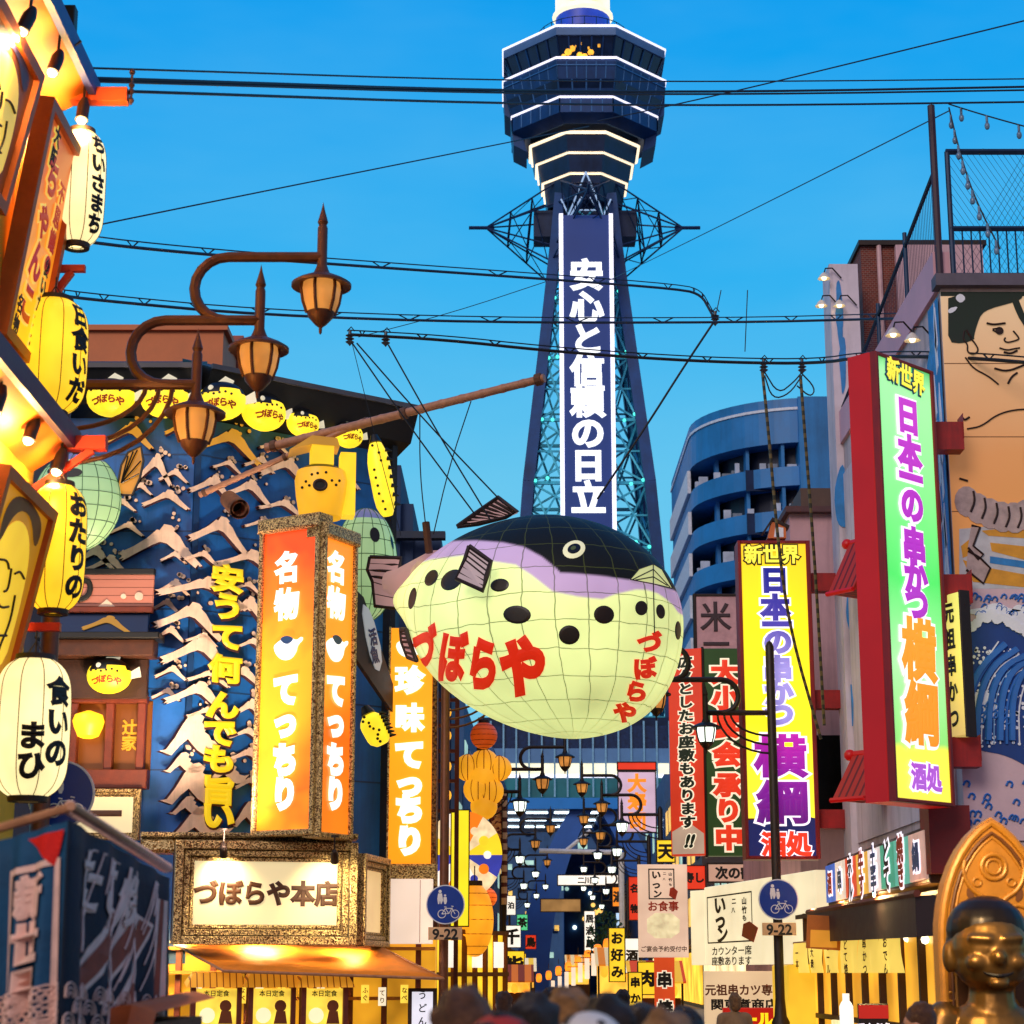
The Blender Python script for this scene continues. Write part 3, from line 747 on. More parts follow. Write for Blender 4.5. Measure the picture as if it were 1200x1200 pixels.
def street_lamp(label, X, Y, side, step=.55, glasses=(0, 0, 0), iron=None, n=3, zoff=0., first=1.2, s=.275, poletop=None):
    """iron post whose arm climbs out over the street in S bends; side = +1 arms reach right, -1 left"""
    iron = iron or IRON
    t = thing('street_lamp', label, 'street lamp', (X, Y, 0), 0 if side > 0 else math.pi, 'iron street lamps along the street')
    z1 = 6.86 + zoff; ST = .61
    m = MB(); m.lathe([(.16, .12), (.16, .9), (.11, 1.0), (.085, 1.3), (.08, poletop or z1 + .15), (.05, (poletop or z1 + .15) + .08), (0, (poletop or z1 + .15) + .12)], 16)
    m.build('pole', iron, t, True)
    P = [first + i * step for i in range(n)]
    for i in range(n):
        x = P[i]; z = z1 + i * ST
        m = MB()
        if i == 0: pts = [(0, 0, z), (x, 0, z)]
        else:
            xb = P[i - 1]; r = ST / 2; xa = xb - .30
            pts = [(xb, 0, z - ST), (xa, 0, z - ST)] + [(xa - r * math.sin(math.pi * k / 10), 0, z - r - r * math.cos(math.pi * k / 10)) for k in range(1, 10)] + [(xa, 0, z), (x, 0, z)]
        m.tube(pts, .05, 8); m.build('arm', iron, t, True)
        lantern_parts(t, x, z - .20, s, (LGLASS, LGLASSW)[glasses[i]], iron)
    for k in range(3):
        m = MB(); x = .75 + k * .12
        m.tube([(x * math.sin(a), 0, z1 - (.55 + .18 * k) * (1 - math.cos(a - math.pi / 2 + math.pi / 2)) if False else z1 - (.42 + .16 * k) * (math.cos(a))) for a in [math.pi / 2 * q / 8 for q in range(9)]], .022, 6)
        m.build('brace', iron, t, True)
    return t
PAPW = EM('paper_lantern_cream', '#ffe9a6', 1.25, .18, scale=2.5)
PAPY = EM('paper_lantern_yellow', '#ffcb26', 1.2, .22, scale=2.5)
INK = M('black_ink', '#14100c', .6, var=.3)
RING = M('lantern_dark_ring', '#2a1a10', .6)
def chochin(label, c, r, h, mat, cols, ang0, group='big paper lanterns hanging from the shop front', size=.2, spot=0):
    """tall paper lantern with seams and brushed characters; cols = list of (string, angle offset)"""
    t = thing('paper_lantern', label, 'lantern', (c.x, c.y, c.z), 0, group)
    prof = [(.45 * r, h / 2), (.78 * r, h / 2 - .06 * h), (.96 * r, h / 2 - .16 * h), (r, h / 2 - .3 * h), (r * 1.01, 0), (r, -h / 2 + .3 * h), (.96 * r, -h / 2 + .16 * h), (.78 * r, -h / 2 + .06 * h), (.45 * r, -h / 2)]
    prof = smooth_poly(prof, 2, False)
    b = MB().lathe(prof, 32).build('paper_body', mat, t, True)
    m = MB()
    for k in range(10):
        a = .2 + 2 * math.pi * k / 10
        m.tube([(q * 1.004 * math.cos(a), q * 1.004 * math.sin(a), z) for q, z in prof], .004, 4)
    m.build('seam', M('lantern_seam', '#6a4c10', .7), b)
    for z0, s in ((h / 2, 1), (-h / 2, -1)):
        MB().lathe([(.30 * r, z0 + s * .03), (.52 * r, z0 + s * .03), (.54 * r, z0 - s * .012), (.42 * r, z0 - s * .012)], 24).build('end_ring', RING, t, True)
    m = MB(); m.tube([(0, 0, h / 2), (0, 0, h / 2 + .22)], .008, 5); m.tube([(-.25 * r, 0, h / 2 + .02), (0, 0, h / 2 + .14), (.25 * r, 0, h / 2 + .02)], .007, 5); m.build('hanger', RING, t)
    def fn(x, z, d):
        rr = interp(sorted([(zz, q) for q, zz in prof]), z) + d + .004; a = ang0 + x / r
        return (rr * math.cos(a), rr * math.sin(a), z)
    g = MB()
    for s_, off, zc, sz in cols: glyph_mb(s_, off, zc, sz, bev=.055, vertical=True, pitch=sz * 1.02, mb=g, fn=fn, depth=.008)
    g.build('lettering', INK, t)
    return t
PUFY = EM('small_puffer_yellow', '#ffdc28', 1.1, .15, scale=3)
PUFK = M('small_puffer_black', '#100e0a', .4)
PUFW = EM('small_puffer_white', '#f4eccc', .5)
_puf = {}
def small_puffer(label, loc, rz, s=1., tilt=0, group='small yellow pufferfish lanterns on the restaurant front'):
    """little yellow pufferfish lantern facing -y, black back, tail to the right"""
    if 'r' not in _puf:
        t = thing('puffer_lantern', label, 'lantern', loc, rz, group)
        m = MB(); m.ball((0, 0, 0), .42, .30, .34, n=24)
        mi = []
        for f in m.f:
            c = sum((Vector(m.v[i]) for i in f), Vector()) / len(f); mi.append(1 if c.z > .13 + .05 * math.sin(c.x * 9) else 0)
        m.mi = mi; m.build('body', [PUFY, PUFK], t, True)
        m = MB(); m.prism([(.36, .05), (.56, .17), (.6, -.02), (.5, -.04), (.40, -.06)], -.02, .02); m.build('tail_fin', PUFW, t)
        m = MB(); m.prism([(-.12, .3), (.05, .44), (.2, .36), (.16, .27)], -.02, .02); m.build('dorsal_fin', PUFW, t)
        def srf(x, z, d): 
            q = 1 - (x / .42) ** 2 - (z / .34) ** 2; return (x, -.30 * math.sqrt(max(q, .02)) - d - .006, z)
        for x in (-.30, -.20, -.10, 0, .10, .20):
            m = MB(); m.ball(srf(x, .07 + .02 * math.sin(x * 20), 0), .024, .012, .024, n=8); m.build('spot', PUFK, t)
        m = MB(); m.ball(srf(-.16, .17, 0), .05, .02, .05, n=10); m.build('eye', PUFW, t, True)
        g = MB()
        for k, ch in enumerate('づぼらや'): glyph_mb(ch, -.21 + .14 * k, -.08 - .03 * abs(k - 1.5), .15, bev=.05, mb=g, fn=srf, depth=.006)
        g.build('lettering', M('small_puffer_red', '#a83a08', .6), t)
        _puf['r'] = t; t.scale = (s, s, s); t.rotation_euler = (0, tilt, rz); return t
    t = dup(_puf['r'], loc, rz, label, group); t.scale = (s, s, s); t.rotation_euler = (0, tilt, rz); return t
def spotlight(label, loc, target, group, energy=0, color=WARM, s=1.):
    t = thing('spotlight', label, 'spotlight', loc, 0, group)
    d = (Vector(target) - Vector(loc)).normalized() * s; p = Vector((0, 0, 0))
    m = MB(); m.tube([p - d * .02, p + d * .06, p + d * .20, p + d * .22], [.03 * s, .055 * s, .055 * s, .06 * s], 14); m.build('lamp_can', IRON2, t, True)
    m = MB(); m.lathe([(.055 * s, .20 * s), (.055 * s, .23 * s), (0, .23 * s)], 12); m.tube([(0, 0, .21 * s), tuple(d * .08)], .012 * s, 6); m.build('mount', IRON2, t)
    MB().ball(tuple(d * .215), .046 * s, n=10).build('bulb', EM('spot_bulb', '#fff0c0', 6, .05), t, True)
    if energy:
        lamp('SPOT', Vector(loc) + d * .3, energy, color, .05, target, 110)
        if energy > 300: lamp('POINT', Vector(loc) + d * .34, energy * .16, color, .05)
    return t

# ================================================================== LEFT FOREGROUND SHOP FRONT
ORNG = M('shop_orange_boards', '#e8791a', .55, var=.2, scale=2)
ORNG2 = M('orange_frame', '#c9601c', .5, var=.25, scale=3)
BLUE_EDGE = M('eave_blue_edge', '#33408c', .5)
PURP = M('eave_purple_edge', '#4a2a46', .5)
REDB = M('red_beam', '#d83a1c', .5, var=.2)
YELW = M('shop_yellow_wall', '#f0b428', .6, var=.2, scale=2)
DKW = M('dark_brown_wood', '#3a2014', .6, var=.3, scale=6, bump=.3)
lb = thing('shop_building', 'orange and yellow fronted eatery at the left edge with spotlit eaves', 'building', (-4.2, 16.7, 0))
def LB(name, m, mat, smooth=False): return m.build(name, mat, lb, smooth, world=True)
LB('wall', MB().box(-9, -4.2, 5.5, 16.7, 0, 12.5), YELW)
def eave(z, xe, edge_mat, zi, nm):
    # sloping boarded soffit that reaches out over the street
    m = MB(); m.hexa([(xe, 5.5, z), (xe, 16.62, z), (-4.2, 16.62, zi), (-4.2, 5.5, zi), (xe, 5.5, z + .10), (xe, 16.62, z + .10), (-4.2, 16.62, zi + .16), (-4.2, 5.5, zi + .16)])
    e = LB('eave', m, ORNG)
    MB().box(xe - .005, xe + .06, 5.5, 16.66, z - .05, z + .14).build('eave_edge', edge_mat, e, world=True)
eave(9.56, -3.84, BLUE_EDGE, 9.35, 'upper'); eave(6.23, -3.85, PURP, 6.0, 'lower')
def beam(px0, px1, py, Y, th, mat=REDB, bracket=False):
    a = at(px1, py, Y); m = MB(); m.box(-4.3, a.x, Y - th / 2, Y + th / 2, a.z - th / 2, a.z + th / 2)
    o = LB('outrigger_beam', m, mat)
    if bracket: m = MB(); m.bar((-4.2, Y, a.z - .45), (a.x - .12, Y, a.z - th / 2), .06); m.build('bracket', mat, o, world=True)
beam(0, 150, 113, 16.55, .13, M('beam_orange_red', '#ee5a20', .5)); beam(0, 100, 315, 16.5, .06, bracket=True); beam(0, 125, 520, 16.5, .12, bracket=True); beam(0, 71, 735, 16.4, .07)
# leaning framed signboards
def leanboard(name, label, cat, pft, pfb, Y, near, group=None, frame=ORNG2):
    ft = at(*pft, Y); fb = at(*pfb, Y)
    nt = ft + Vector((0, -near, 0)); nb = fb + Vector((0, -near, 0))
    t = thing(name, label, cat, fb, 0, group)
    up = (ft - fb).normalized(); out = up.cross(Vector((0, 1, 0))).normalized()
    if out.x < 0: out = -out
    W, H = near, (ft - fb).length
    def L(u, v, d): # u from near edge (0) to far edge (W), v up
        return fb + Vector((0, -W + u, 0)) + up * v + out * d
    return t, L, W, H
def slab(L, u0, u1, v0, v1, d0, d1): 
    return MB().hexa([L(u0, v0, d0), L(u1, v0, d0), L(u1, v0, d1), L(u0, v0, d1), L(u0, v1, d0), L(u1, v1, d0), L(u1, v1, d1), L(u0, v1, d1)])
def framed(t, L, W, H, mat, b=.09):
    slab(L, b, W - b, b, H - b, -.08, 0).build('board', mat, t, world=True)
    for u0, u1, v0, v1 in ((0, b, 0, H), (W - b, W, 0, H), (b, W - b, 0, b), (b, W - b, H - b, H)): slab(L, u0, u1, v0, v1, -.1, .05).build('frame', ORNG2, t, world=True)
BOARD_R = ER('board_orange_print', [(0, '#ffc21e'), (.35, '#f79a1c'), (.7, '#d2641a'), (1, '#a8481a')], 2.1, .85, noise=.1)  # glow added to brighten a spotlit board that has no lamp inside
t, L, W, H = leanboard('signboard', 'leaning orange menu signboard with red and yellow brush lettering at the left', 'signboard', (92, 178), (40, 440), 16.4, 1.15, 'leaning framed boards on the left shop front')
framed(t, L, W, H, BOARD_R)
def board_text(L, s, u, v, size, bev, d0, mat, t, pitch=None, sx=1):
    return glyph_mb(s, u, v, size, bev=bev, vertical=True, pitch=pitch, sx=sx, fn=lambda x, z, d: L(x, z, d0 + d), depth=.01).build('lettering', mat, t, world=True)
LY, LR, LK = EM('board_yellow_ink', '#ffd860', .7), EM('board_red_ink', '#e02c10', .4), M('board_black_ink', '#1c120c', .6)  # yellow and red ink given added glow too, nothing lit behind
board_text(L, 'ちゃんこ', .50, 1.02, .36, .11, 0, LY, t, .38); board_text(L, 'ちゃんこ', .50, 1.02, .36, .055, .012, LR, t, .38)
board_text(L, '不思議の', .84, 1.25, .2, .10, 0, LY, t, .22); board_text(L, '不思議の', .84, 1.25, .2, .05, .012, LR, t, .22)
board_text(L, '大阪', .40, 1.83, .19, .09, 0, LY, t, .2); board_text(L, '大阪', .40, 1.83, .19, .04, .012, LK, t, .2)
board_text(L, '食いだおれ', .84, .55, .17, .09, 0, LY, t, .17); board_text(L, '食いだおれ', .84, .55, .17, .04, .012, LK, t, .17)
board_text(L, '名物', .30, .28, .17, .04, .012, LK, t, .18)
def painted_face(L, t, W, H, skin, hair, flip=1):
    """a plain brush-painted wrestler portrait on the board"""
    def pl(pts, d, mat, nm):
        m = MB(); n = len(pts); m.add([L(u * W, v * H, d) for u, v in pts], [tuple(range(n))]); return m.build(nm, mat, t, world=True)
    pl(smooth_poly([(.16, .1), (.84, .1), (.86, .45), (.80, .72), (.62, .84), (.36, .82), (.2, .66), (.14, .4)], 2), .004, skin, 'painted_body')
    pl(smooth_poly([(.2, .62), (.34, .86), (.62, .9), (.84, .74), (.88, .9), (.6, .95), (.3, .93), (.16, .82)], 2), .010, hair, 'painted_hair')
    m = MB()
    for pts in ([(.3, .6), (.42, .62), (.48, .59)], [(.6, .59), (.68, .62), (.78, .6)], [(.52, .6), (.56, .5), (.5, .48)], [(.42, .42), (.52, .40), (.64, .43)], [(.3, .3), (.5, .26), (.74, .3)], [(.7, .5), (.74, .36), (.66, .22), (.7, .12)], [(.24, .5), (.3, .36), (.24, .2)]):
        m.tube([L(u * W, v * H, .012) for u, v in smooth_poly(pts, 2, False)], .011, 5)
    m.build('painted_line', LK, t, world=True)
SKINP = EM('board_painted_skin', '#ffd65a', .6, .2); HAIRP = M('board_painted_hair', '#2a2450', .5)  # painted skin and backings of the picture boards carry added glow as well
BG1 = EM('board_dark_backing', '#7a3a12', .35, .3)
t, L, W, H = leanboard('picture_board', 'leaning orange framed painting of a wrestler in the upper left corner', 'painting', (46, 88), (0, 252), 14.6, 1.5, 'leaning framed boards on the left shop front')
framed(t, L, W, H, BG1); painted_face(L, t, W, H, SKINP, HAIRP)
t, L, W, H = leanboard('picture_board', 'leaning yellow framed painting below the lower eave beside the hanging lanterns', 'painting', (62, 600), (3, 822), 16.0, 1.6, 'leaning framed boards on the left shop front')
framed(t, L, W, H, EM('board_yellow_backing', '#d08a12', .55, .3)); painted_face(L, t, W, H, EM('board_painted_gold', '#ffcf30', .75, .2), M('board_painted_hair_brown', '#6a3010', .5))
# lanterns
def lc(px, py, Y): return at(px, py, Y)
chochin('cream paper lantern, topmost of the hanging lanterns at left, beside the orange beam', lc(93, 221, 16.5), .225, 1.08, PAPW, [('ちいさまち', 0, 0, .185)], -.55)
chochin('yellow paper lantern second from the top at left, above the curled lamp arms', lc(61, 418, 16.3), .30, 1.02, PAPY, [('日食いだ', .02, 0, .22)], -.50)
chochin('yellow paper lantern third from the top at left, half behind the leaning picture', lc(66, 642, 16.4), .245, 1.10, PAPY, [('おたりの', .0, 0, .23)], -.52)
chochin('cream paper lantern, lowest and largest at left above the round blue sign', lc(37, 853, 15.2), .29, 1.08, PAPW, [('食いの', .05, .03, .23), ('まひ', -.16, -.20, .22)], -.75)
for i, (px, py, Y, tx, tz, lb_) in enumerate(((38, 12, 13.9, -4.2, 7.2, 'black spotlight under the upper eave nearest the top of the photo'), (70, 62, 15.4, -4.2, 7.6, 'black spotlight midway along the upper orange eave'), (99, 118, 16.4, -3.9, 7.5, 'black spotlight hanging just below the orange beam end'),
                                         (3, 455, 14.5, -4.2, 4.4, 'black spotlight under the purple edged lower eave at the photo edge'), (42, 490, 15.6, -4.2, 4.6, 'black spotlight midway along the purple edged lower eave'), (74, 528, 16.4, -4.1, 4.7, 'black spotlight at the far end of the lower eave over a lantern'))):
    spotlight(lb_, at(px, py, Y), (tx, Y - .5, tz), 'spotlights under the eaves of the left shop', 420)
t = thing('floodlight', 'black floodlight clamped on top of the blue eave edge against the sky', 'floodlight', at(80, 28, 15.6))
MB().bbox(-.10, .06, -.05, .08, -.1, .16).build('lamp_can', IRON2, t); MB().tube([(0, 0, -.1), (.05, 0, -.22), (.12, 0, -.16)], .012, 6).build('bracket', IRON2, t)
t = thing('insulator_stack', 'small stack of cable insulators at the end of the orange beam', 'insulator', at(154, 107, 16.55))
m = MB()
for z in (-.09, 0, .06, .19): m.ball((0, 0, z), .03, n=8)
m.tube([(0, 0, -.13), (0, 0, .22)], .012, 6); m.tube([(-.05, 0, -.02), (0, 0, -.02)], .012, 6); m.build('insulator_rod', M('porcelain_brown', '#5a3a30', .3), t)

# fabric curtain at the bottom left
CLB = M('curtain_blue_cloth', '#0f4a70', .8, var=.3, scale=5, bump=.2); CLD = M('curtain_dark_cloth', '#08182c', .85, var=.3, scale=5, bump=.2)
CLR = M('curtain_rust_stripe', '#9a4a34', .85, var=.3, scale=8); CLP = M('curtain_pale_print', '#f0c4b4', .85, var=.2, scale=8); CLRED = M('curtain_red_cloth', '#d8180e', .8)
nb = thing('shop_curtain', 'dark blue printed shop curtain hung from a bamboo rail at bottom left', 'curtain', at(80, 950, 7.5))
A0, A1, A2 = at(-40, 988, 7.72), at(80, 952, 7.5), at(196, 1022, 10.2)
def fold(a, b, s, z, ph=0, amp=.035):
    p = a.lerp(b, s); d = (b - a); n = Vector((d.y, -d.x, 0)).normalized()
    return p + n * amp * math.sin(s * 26 + ph) * min(1, .25 - z * 1.2) + Vector((0, 0, z - .03))
def cloth(a, b, mat, nm, z0=-.76, s0=0, s1=1, off=0., zt=0, ph=0):
    m = MB(); nx, nz_ = 48, 8; d = (b - a); n = Vector((d.y, -d.x, 0)).normalized() * off
    V = [fold(a, b, s0 + (s1 - s0) * i / nx, zt + (z0 - zt) * j / nz_, ph) + n for j in range(nz_ + 1) for i in range(nx + 1)]
    m.add(V, [(j * (nx + 1) + i, j * (nx + 1) + i + 1, (j + 1) * (nx + 1) + i + 1, (j + 1) * (nx + 1) + i) for j in range(nz_) for i in range(nx)])
    o = m.build(nm, mat, nb, True, world=True); so = o.modifiers.new('thick', 'SOLIDIFY'); so.thickness = .006; so.offset = -1; return o
cloth(A1, A0, CLB, 'front_cloth', z0=-.80); cloth(A1, A2, CLD, 'side_cloth', z0=-.78)
def on_cloth(a, b, pts, off, mat, nm):
    """printed patch following the folds"""
    d = (b - a); n = Vector((d.y, -d.x, 0)).normalized() * off
    if n.dot(Vector((0, 0, 1.9)) - a) < 0: n = -n
    bm = bmesh.new(); bm.faces.new([bm.verts.new((s, z, 0)) for s, z in pts]); bmesh.ops.triangulate(bm, faces=bm.faces)
    bmesh.ops.subdivide_edges(bm, edges=[e for e in bm.edges if abs(e.verts[0].co.x - e.verts[1].co.x) > .04 or abs(e.verts[0].co.y - e.verts[1].co.y) > .2], cuts=5, use_grid_fill=True); bmesh.ops.triangulate(bm, faces=bm.faces); bm.verts.index_update()
    m = MB(); m.add([fold(a, b, v.co.x, v.co.y) + n for v in bm.verts], [tuple(v.index for v in f.verts) for f in bm.faces]); bm.free()
    o = m.build(nm, mat, nb, world=True); return o
# white-outlined banner with characters on the face towards the viewer
for s0, s1, z0, z1 in ((.50, .54, -.74, -.13), (.06, .10, -.74, -.13), (.10, .50, -.155, -.13), (.10, .50, -.74, -.715)):
    on_cloth(A1, A0, [(s0, z0), (s1, z0), (s1, z1), (s0, z1)], .012, CLP, 'printed_border')
m = MB()
dA = (A0 - A1).normalized(); nA = Vector((dA.y, -dA.x, 0)); nA = nA if nA.dot(Vector((0, 0, 1.7)) - A1) > 0 else -nA; LA = (A0 - A1).length
for k, ch in enumerate('新世界'):
    glyph_mb(ch, 0, 0, .165, bev=.06, sx=.78, mb=m, depth=.006, fn=lambda x, z, d, k=k: fold(A1, A0, .30 - x / LA, -.25 - .175 * k + z) + nA * (.012 + d))
m.build('lettering', CLP, nb, world=True)
on_cloth(A1, A0, [(.02, -.03), (.36, -.03), (.10, -.16)], .012, CLRED, 'red_corner')
lp = MB(); r_ = random.Random(2)
for k in range(26):
    s_ = r_.uniform(.05, .78); z_ = r_.uniform(-.72, -.2); L_ = r_.uniform(.10, .28)
    lp.tube([fold(A1, A2, min(.98, s_ + .5 * L_ * q / 6), min(-.06, z_ + L_ * q / 6 * 1.4)) + Vector((.016, -.008, 0)) for q in range(7)], .0045, 4)
# diagonal printed stripes and wave scales on the side face
for k, (s0, s1) in enumerate(((.12, .42), (.32, .58), (.52, .72))):
    on_cloth(A1, A2, [(s0 - .06, -.66), (s0 + .05, -.68), (s1 + .06, -.27), (s1 - .05, -.23)], .010, CLP, 'printed_stripe')
    on_cloth(A1, A2, [(s0 - .035, -.655), (s0 + .03, -.67), (s1 + .035, -.285), (s1 - .03, -.255)], .014, CLR, 'printed_stripe')
m = MB()
dB = (A2 - A1).normalized(); nB = Vector((dB.y, -dB.x, 0)); nB = nB if nB.dot(Vector((0, 0, 1.7)) - A1) > 0 else -nB; LBn = (A2 - A1).length
glyph_mb('たこ焼', 0, 0, .5, bev=.03, sx=1.0, shear=.3, mb=m, depth=.006, fn=lambda x, z, d: fold(A1, A2, .36 + x / LBn, -.19 + z * .55) + nB * (.012 + d))
m.build('lettering', CLP, nb, world=True)
m = MB()
def scales(a, b, L_, n_, srange, sign):
    for row in range(3):
        for k in range(n_):
            s = srange[0] + (srange[1] - srange[0]) * (k + .5 * (row % 2)) / n_
            for q in range(3):
                r = .055 - q * .018
                pts = [fold(a, b, min(.995, max(.005, s + sign * 0 + r * math.cos(w) / L_)), -.76 + row * .055 + r * math.sin(w)) + (nA if a is A1 and b is A0 else nB) * (.012 + .002 * row) for w in [math.pi * u / 8 for u in range(9)]]
                m.tube(pts, .0035, 4)
scales(A1, A0, LA, 10, (.02, .95), 1); scales(A1, A2, LBn, 16, (.02, .98), 1)
m.build('printed_waves', CLP, nb, world=True); lp.build('printed_lines', CLP, nb, world=True)
for s0 in (.90, .955):
    on_cloth(A1, A2, [(s0, -.75), (s0 + .025, -.75), (s0 + .025, -.12), (s0, -.12)], .012, CLP, 'printed_border'); 
on_cloth(A1, A2, [(.927, -.75), (.953, -.75), (.953, -.12), (.927, -.12)], .012, CLR, 'printed_stripe')
BAMB = M('bamboo_pole', '#b9805c', .5, var=.3, scale=10)
m = MB(); m.tube([A0 + Vector((0, 0, .02)), A1 + Vector((.02, -.02, .02))], .018, 8); m.tube([A1 + Vector((.02, -.05, .02)), A2 + Vector((0, .08, .02))], .018, 8); m.build('rail', BAMB, nb, True, world=True)
m = MB(); d2 = (A2 - A1).normalized(); n2_ = Vector((d2.y, -d2.x, 0))
m.tube([A1.lerp(A2, k / 240) + Vector((0, 0, .02)) + (n2_ * math.cos(k * .9) + Vector((0, 0, 1)) * math.sin(k * .9)) * .024 for k in range(241)], .006, 5); m.build('rail_lashing', CLP, nb, world=True)
t = thing('stall_counter', 'orange cloth covered stall top below the printed curtain', 'stall', at(120, 1200, 9.6))
q = at(120, 1168, 9.6)
m = MB(); nx = 24
V = []
for j, (dy, z) in enumerate(((-1.2, 0), (-1.2, q.z - .12), (-1.1, q.z - .04), (.6, q.z))):
    for i in range(nx + 1): x = q.x - .75 + 1.2 * i / nx; V.append((x, 9.6 + dy + (.02 * math.sin(i * 1.9) if j < 3 else 0), z + (.02 * math.sin(i * .9 + 1) if j > 1 else 0)))
m.add(V, [(j * (nx + 1) + i, j * (nx + 1) + i + 1, (j + 1) * (nx + 1) + i + 1, (j + 1) * (nx + 1) + i) for j in range(3) for i in range(nx)])
m.build('cloth', M('stall_orange_cloth', '#d8641c', .7, var=.3, scale=5), t, True, world=True)
MB().box(q.x - .7, q.x + .4, 8.5, 10.1, 0.02, q.z - .1).build('counter', DKW, t, world=True)

# round blue sign and left street lamp
def walk_sign(label, c, r, post=None, plate=True, group='round blue pedestrian and cycle signs'):
    t = thing('road_sign', label, 'road sign', c, 0, group)
    m = MB(); m.prism(circle(0, 0, r, n=40), -.02, .0); m.build('disc', M('sign_white_rim', '#dfe6f2', .4), t)
    m = MB(); m.prism(circle(0, 0, r * .94, n=40), -.026, -.018); m.build('blue_face', M('sign_blue', '#0c3a9e', .35, var=.1), t)
    W = M('sign_symbol_white', '#eef2ff', .4)
    m = MB(); y0, y1 = -.031, -.024; k = r
    m.prism(circle(-.28 * k, .66 * k, .085 * k, n=14), y0, y1); m.prism([(-.38 * k, .56 * k), (-.18 * k, .56 * k), (-.12 * k, .22 * k), (-.2 * k, .02 * k), (-.24 * k, .02 * k), (-.28 * k, .2 * k), (-.32 * k, .02 * k), (-.38 * k, .02 * k), (-.42 * k, .28 * k)], y0, y1)
    m.prism(circle(-.02 * k, .46 * k, .06 * k, n=12), y0, y1); m.prism([(-.1 * k, .38 * k), (.06 * k, .38 * k), (.08 * k, .16 * k), (.03 * k, .02 * k), (-.05 * k, .02 * k), (-.1 * k, .18 * k)], y0, y1)
    m.build('walkers_symbol', W, t)
    m = MB()
    for cx in (-.18, .5): m.tube([(cx * k + .2 * k * math.cos(a), -.03, -.48 * k + .2 * k * math.sin(a)) for a in [2 * math.pi * q / 18 for q in range(19)]], .022 * k, 5)
    for a, b in (((-.18, -.48), (0, -.2)), ((0, -.2), (.34, -.2)), ((.34, -.2), (.5, -.48)), ((0, -.2), (.18, -.46)), ((.18, -.46), (.36, -.16)), ((-.06, -.12), (.06, -.14)), ((.3, -.08), (.42, -.1)), ((-.18, -.48), (.18, -.46))):
        m.tube([(a[0] * k, -.03, a[1] * k), (b[0] * k, -.03, b[1] * k)], .022 * k, 5)
    m.build('bicycle_symbol', W, t)
    if plate:
        m = MB(); m.bbox(-.30, .30, -.02, 0, -r - .27, -r - .05, .006); p = m.build('time_plate', M('plate_cream', '#d8b088', .5), t)
        text(p, '9-22', 0, -r - .16, .25, M('plate_black', '#141414', .5), bev=.03, y=-.022, depth=.006)
    return t
walk_sign('large round blue sign partly behind the lowest paper lantern at left', at(72, 931, 17.3), .295, plate=False)
pL = at(64, 640, 17.0)
street_lamp('brown iron street lamp with three amber lanterns at upper left before the blue facade', pL.x, 17.0, 1, .555, (0, 0, 0), IRON, first=1.2, zoff=.06)
# ================================================================== PUFFERFISH RESTAURANT (left corner building)
WBLUE = M('facade_blue_panel', '#0c5cb0', .5, var=.3, scale=.9, streak=.6)
WBLUE2 = M('facade_deep_blue', '#0e3a70', .5, var=.25, scale=.7)
BLKR = M('black_eave', '#0e0f10', .5, var=.4, scale=3)
WAVEC = M('wave_cream_relief', '#f6d2bc', .6, var=.2, scale=3, streak=.35)
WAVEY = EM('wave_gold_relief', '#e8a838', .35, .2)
WAVES = M('wave_shadow_edge', '#3a1624', .7)  # dark board edge, painted in for the shadow under crests and letters
REDW = M('reddish_brown_wood', '#6e2a14', .55, var=.3, scale=5, bump=.2)
WOOD = M('brown_wood', '#4a2612', .55, var=.35, scale=6, bump=.2)
GILT = GLIT('gilt_frame', '#5a3410', '#f8d690', 52)
GILT2 = GLIT('gilt_frame_bright', '#8a5c18', '#ffe0a0', 40)
PA = Pan(62, 224, 445, 1000, 37.0, 37.0)
PB = Pan(224, 448, 445, 1000, 37.0, 39.6)
ztop = at(200, 440, 37).z
rs = PA.thing('restaurant_building', 'corner seafood restaurant with blue facade, cream wave reliefs and black eave', 'building')
# solid core behind the two facades
a, b, c = PA.o, PB.o, PB.o + PB.u * PB.w
zt_ = ztop - .1
foot = [(a.x, a.y + .1), (b.x, b.y + .1), (c.x - .1, c.y), (c.x - .6, 56), (a.x - 2, 56), (a.x - 2, a.y + .1)]
m = MB(); n = len(foot); m.add([(x, y, 0) for x, y in foot] + [(x, y, zt_) for x, y in foot], [tuple(reversed(range(n))), tuple(range(n, 2 * n))] + [(i, (i + 1) % n, n + (i + 1) % n, n + i) for i in range(n)])
m.build('wall', M('restaurant_dark_wall', '#14223c', .7, var=.3), rs, world=True)
def on(P, mb, name, mat, parent=None):
    """build panel-local shapes as children of the restaurant, in world space"""
    mm = Matrix.LocRotScale(P.o, Matrix.Rotation(P.rot, 3, 'Z').to_quaternion(), (1, 1, 1))
    mb.v = [tuple(mm @ Vector(v)) for v in mb.v]
    return mb.build(name, mat, parent or rs, world=True)
hA = zt_ - PA.o.z
# corrugated-looking panel joints in the blue facade
on(PA, MB().box(0, PA.w - .01, -.02, .12, -2.0, hA), 'facade_panel', WBLUE)
on(PB, MB().box(0.01, PB.w, -.02, .12, -2.0, hA), 'facade_panel', WBLUE)
m = MB()
for k in range(1, 6): z = hA * k / 6; m.box(0.0, PB.w, -.026, -.02, z, z + .03)
on(PB, m, 'panel_joint', WBLUE2)
m = MB()
for k in range(1, 6): z = hA * k / 6; m.box(0.0, PA.w, -.026, -.02, z, z + .03)
on(PA, m, 'panel_joint', WBLUE2)
on(PB, MB().box(-.06, .06, -.06, .0, -1.8, hA), 'corner_trim', WBLUE2)
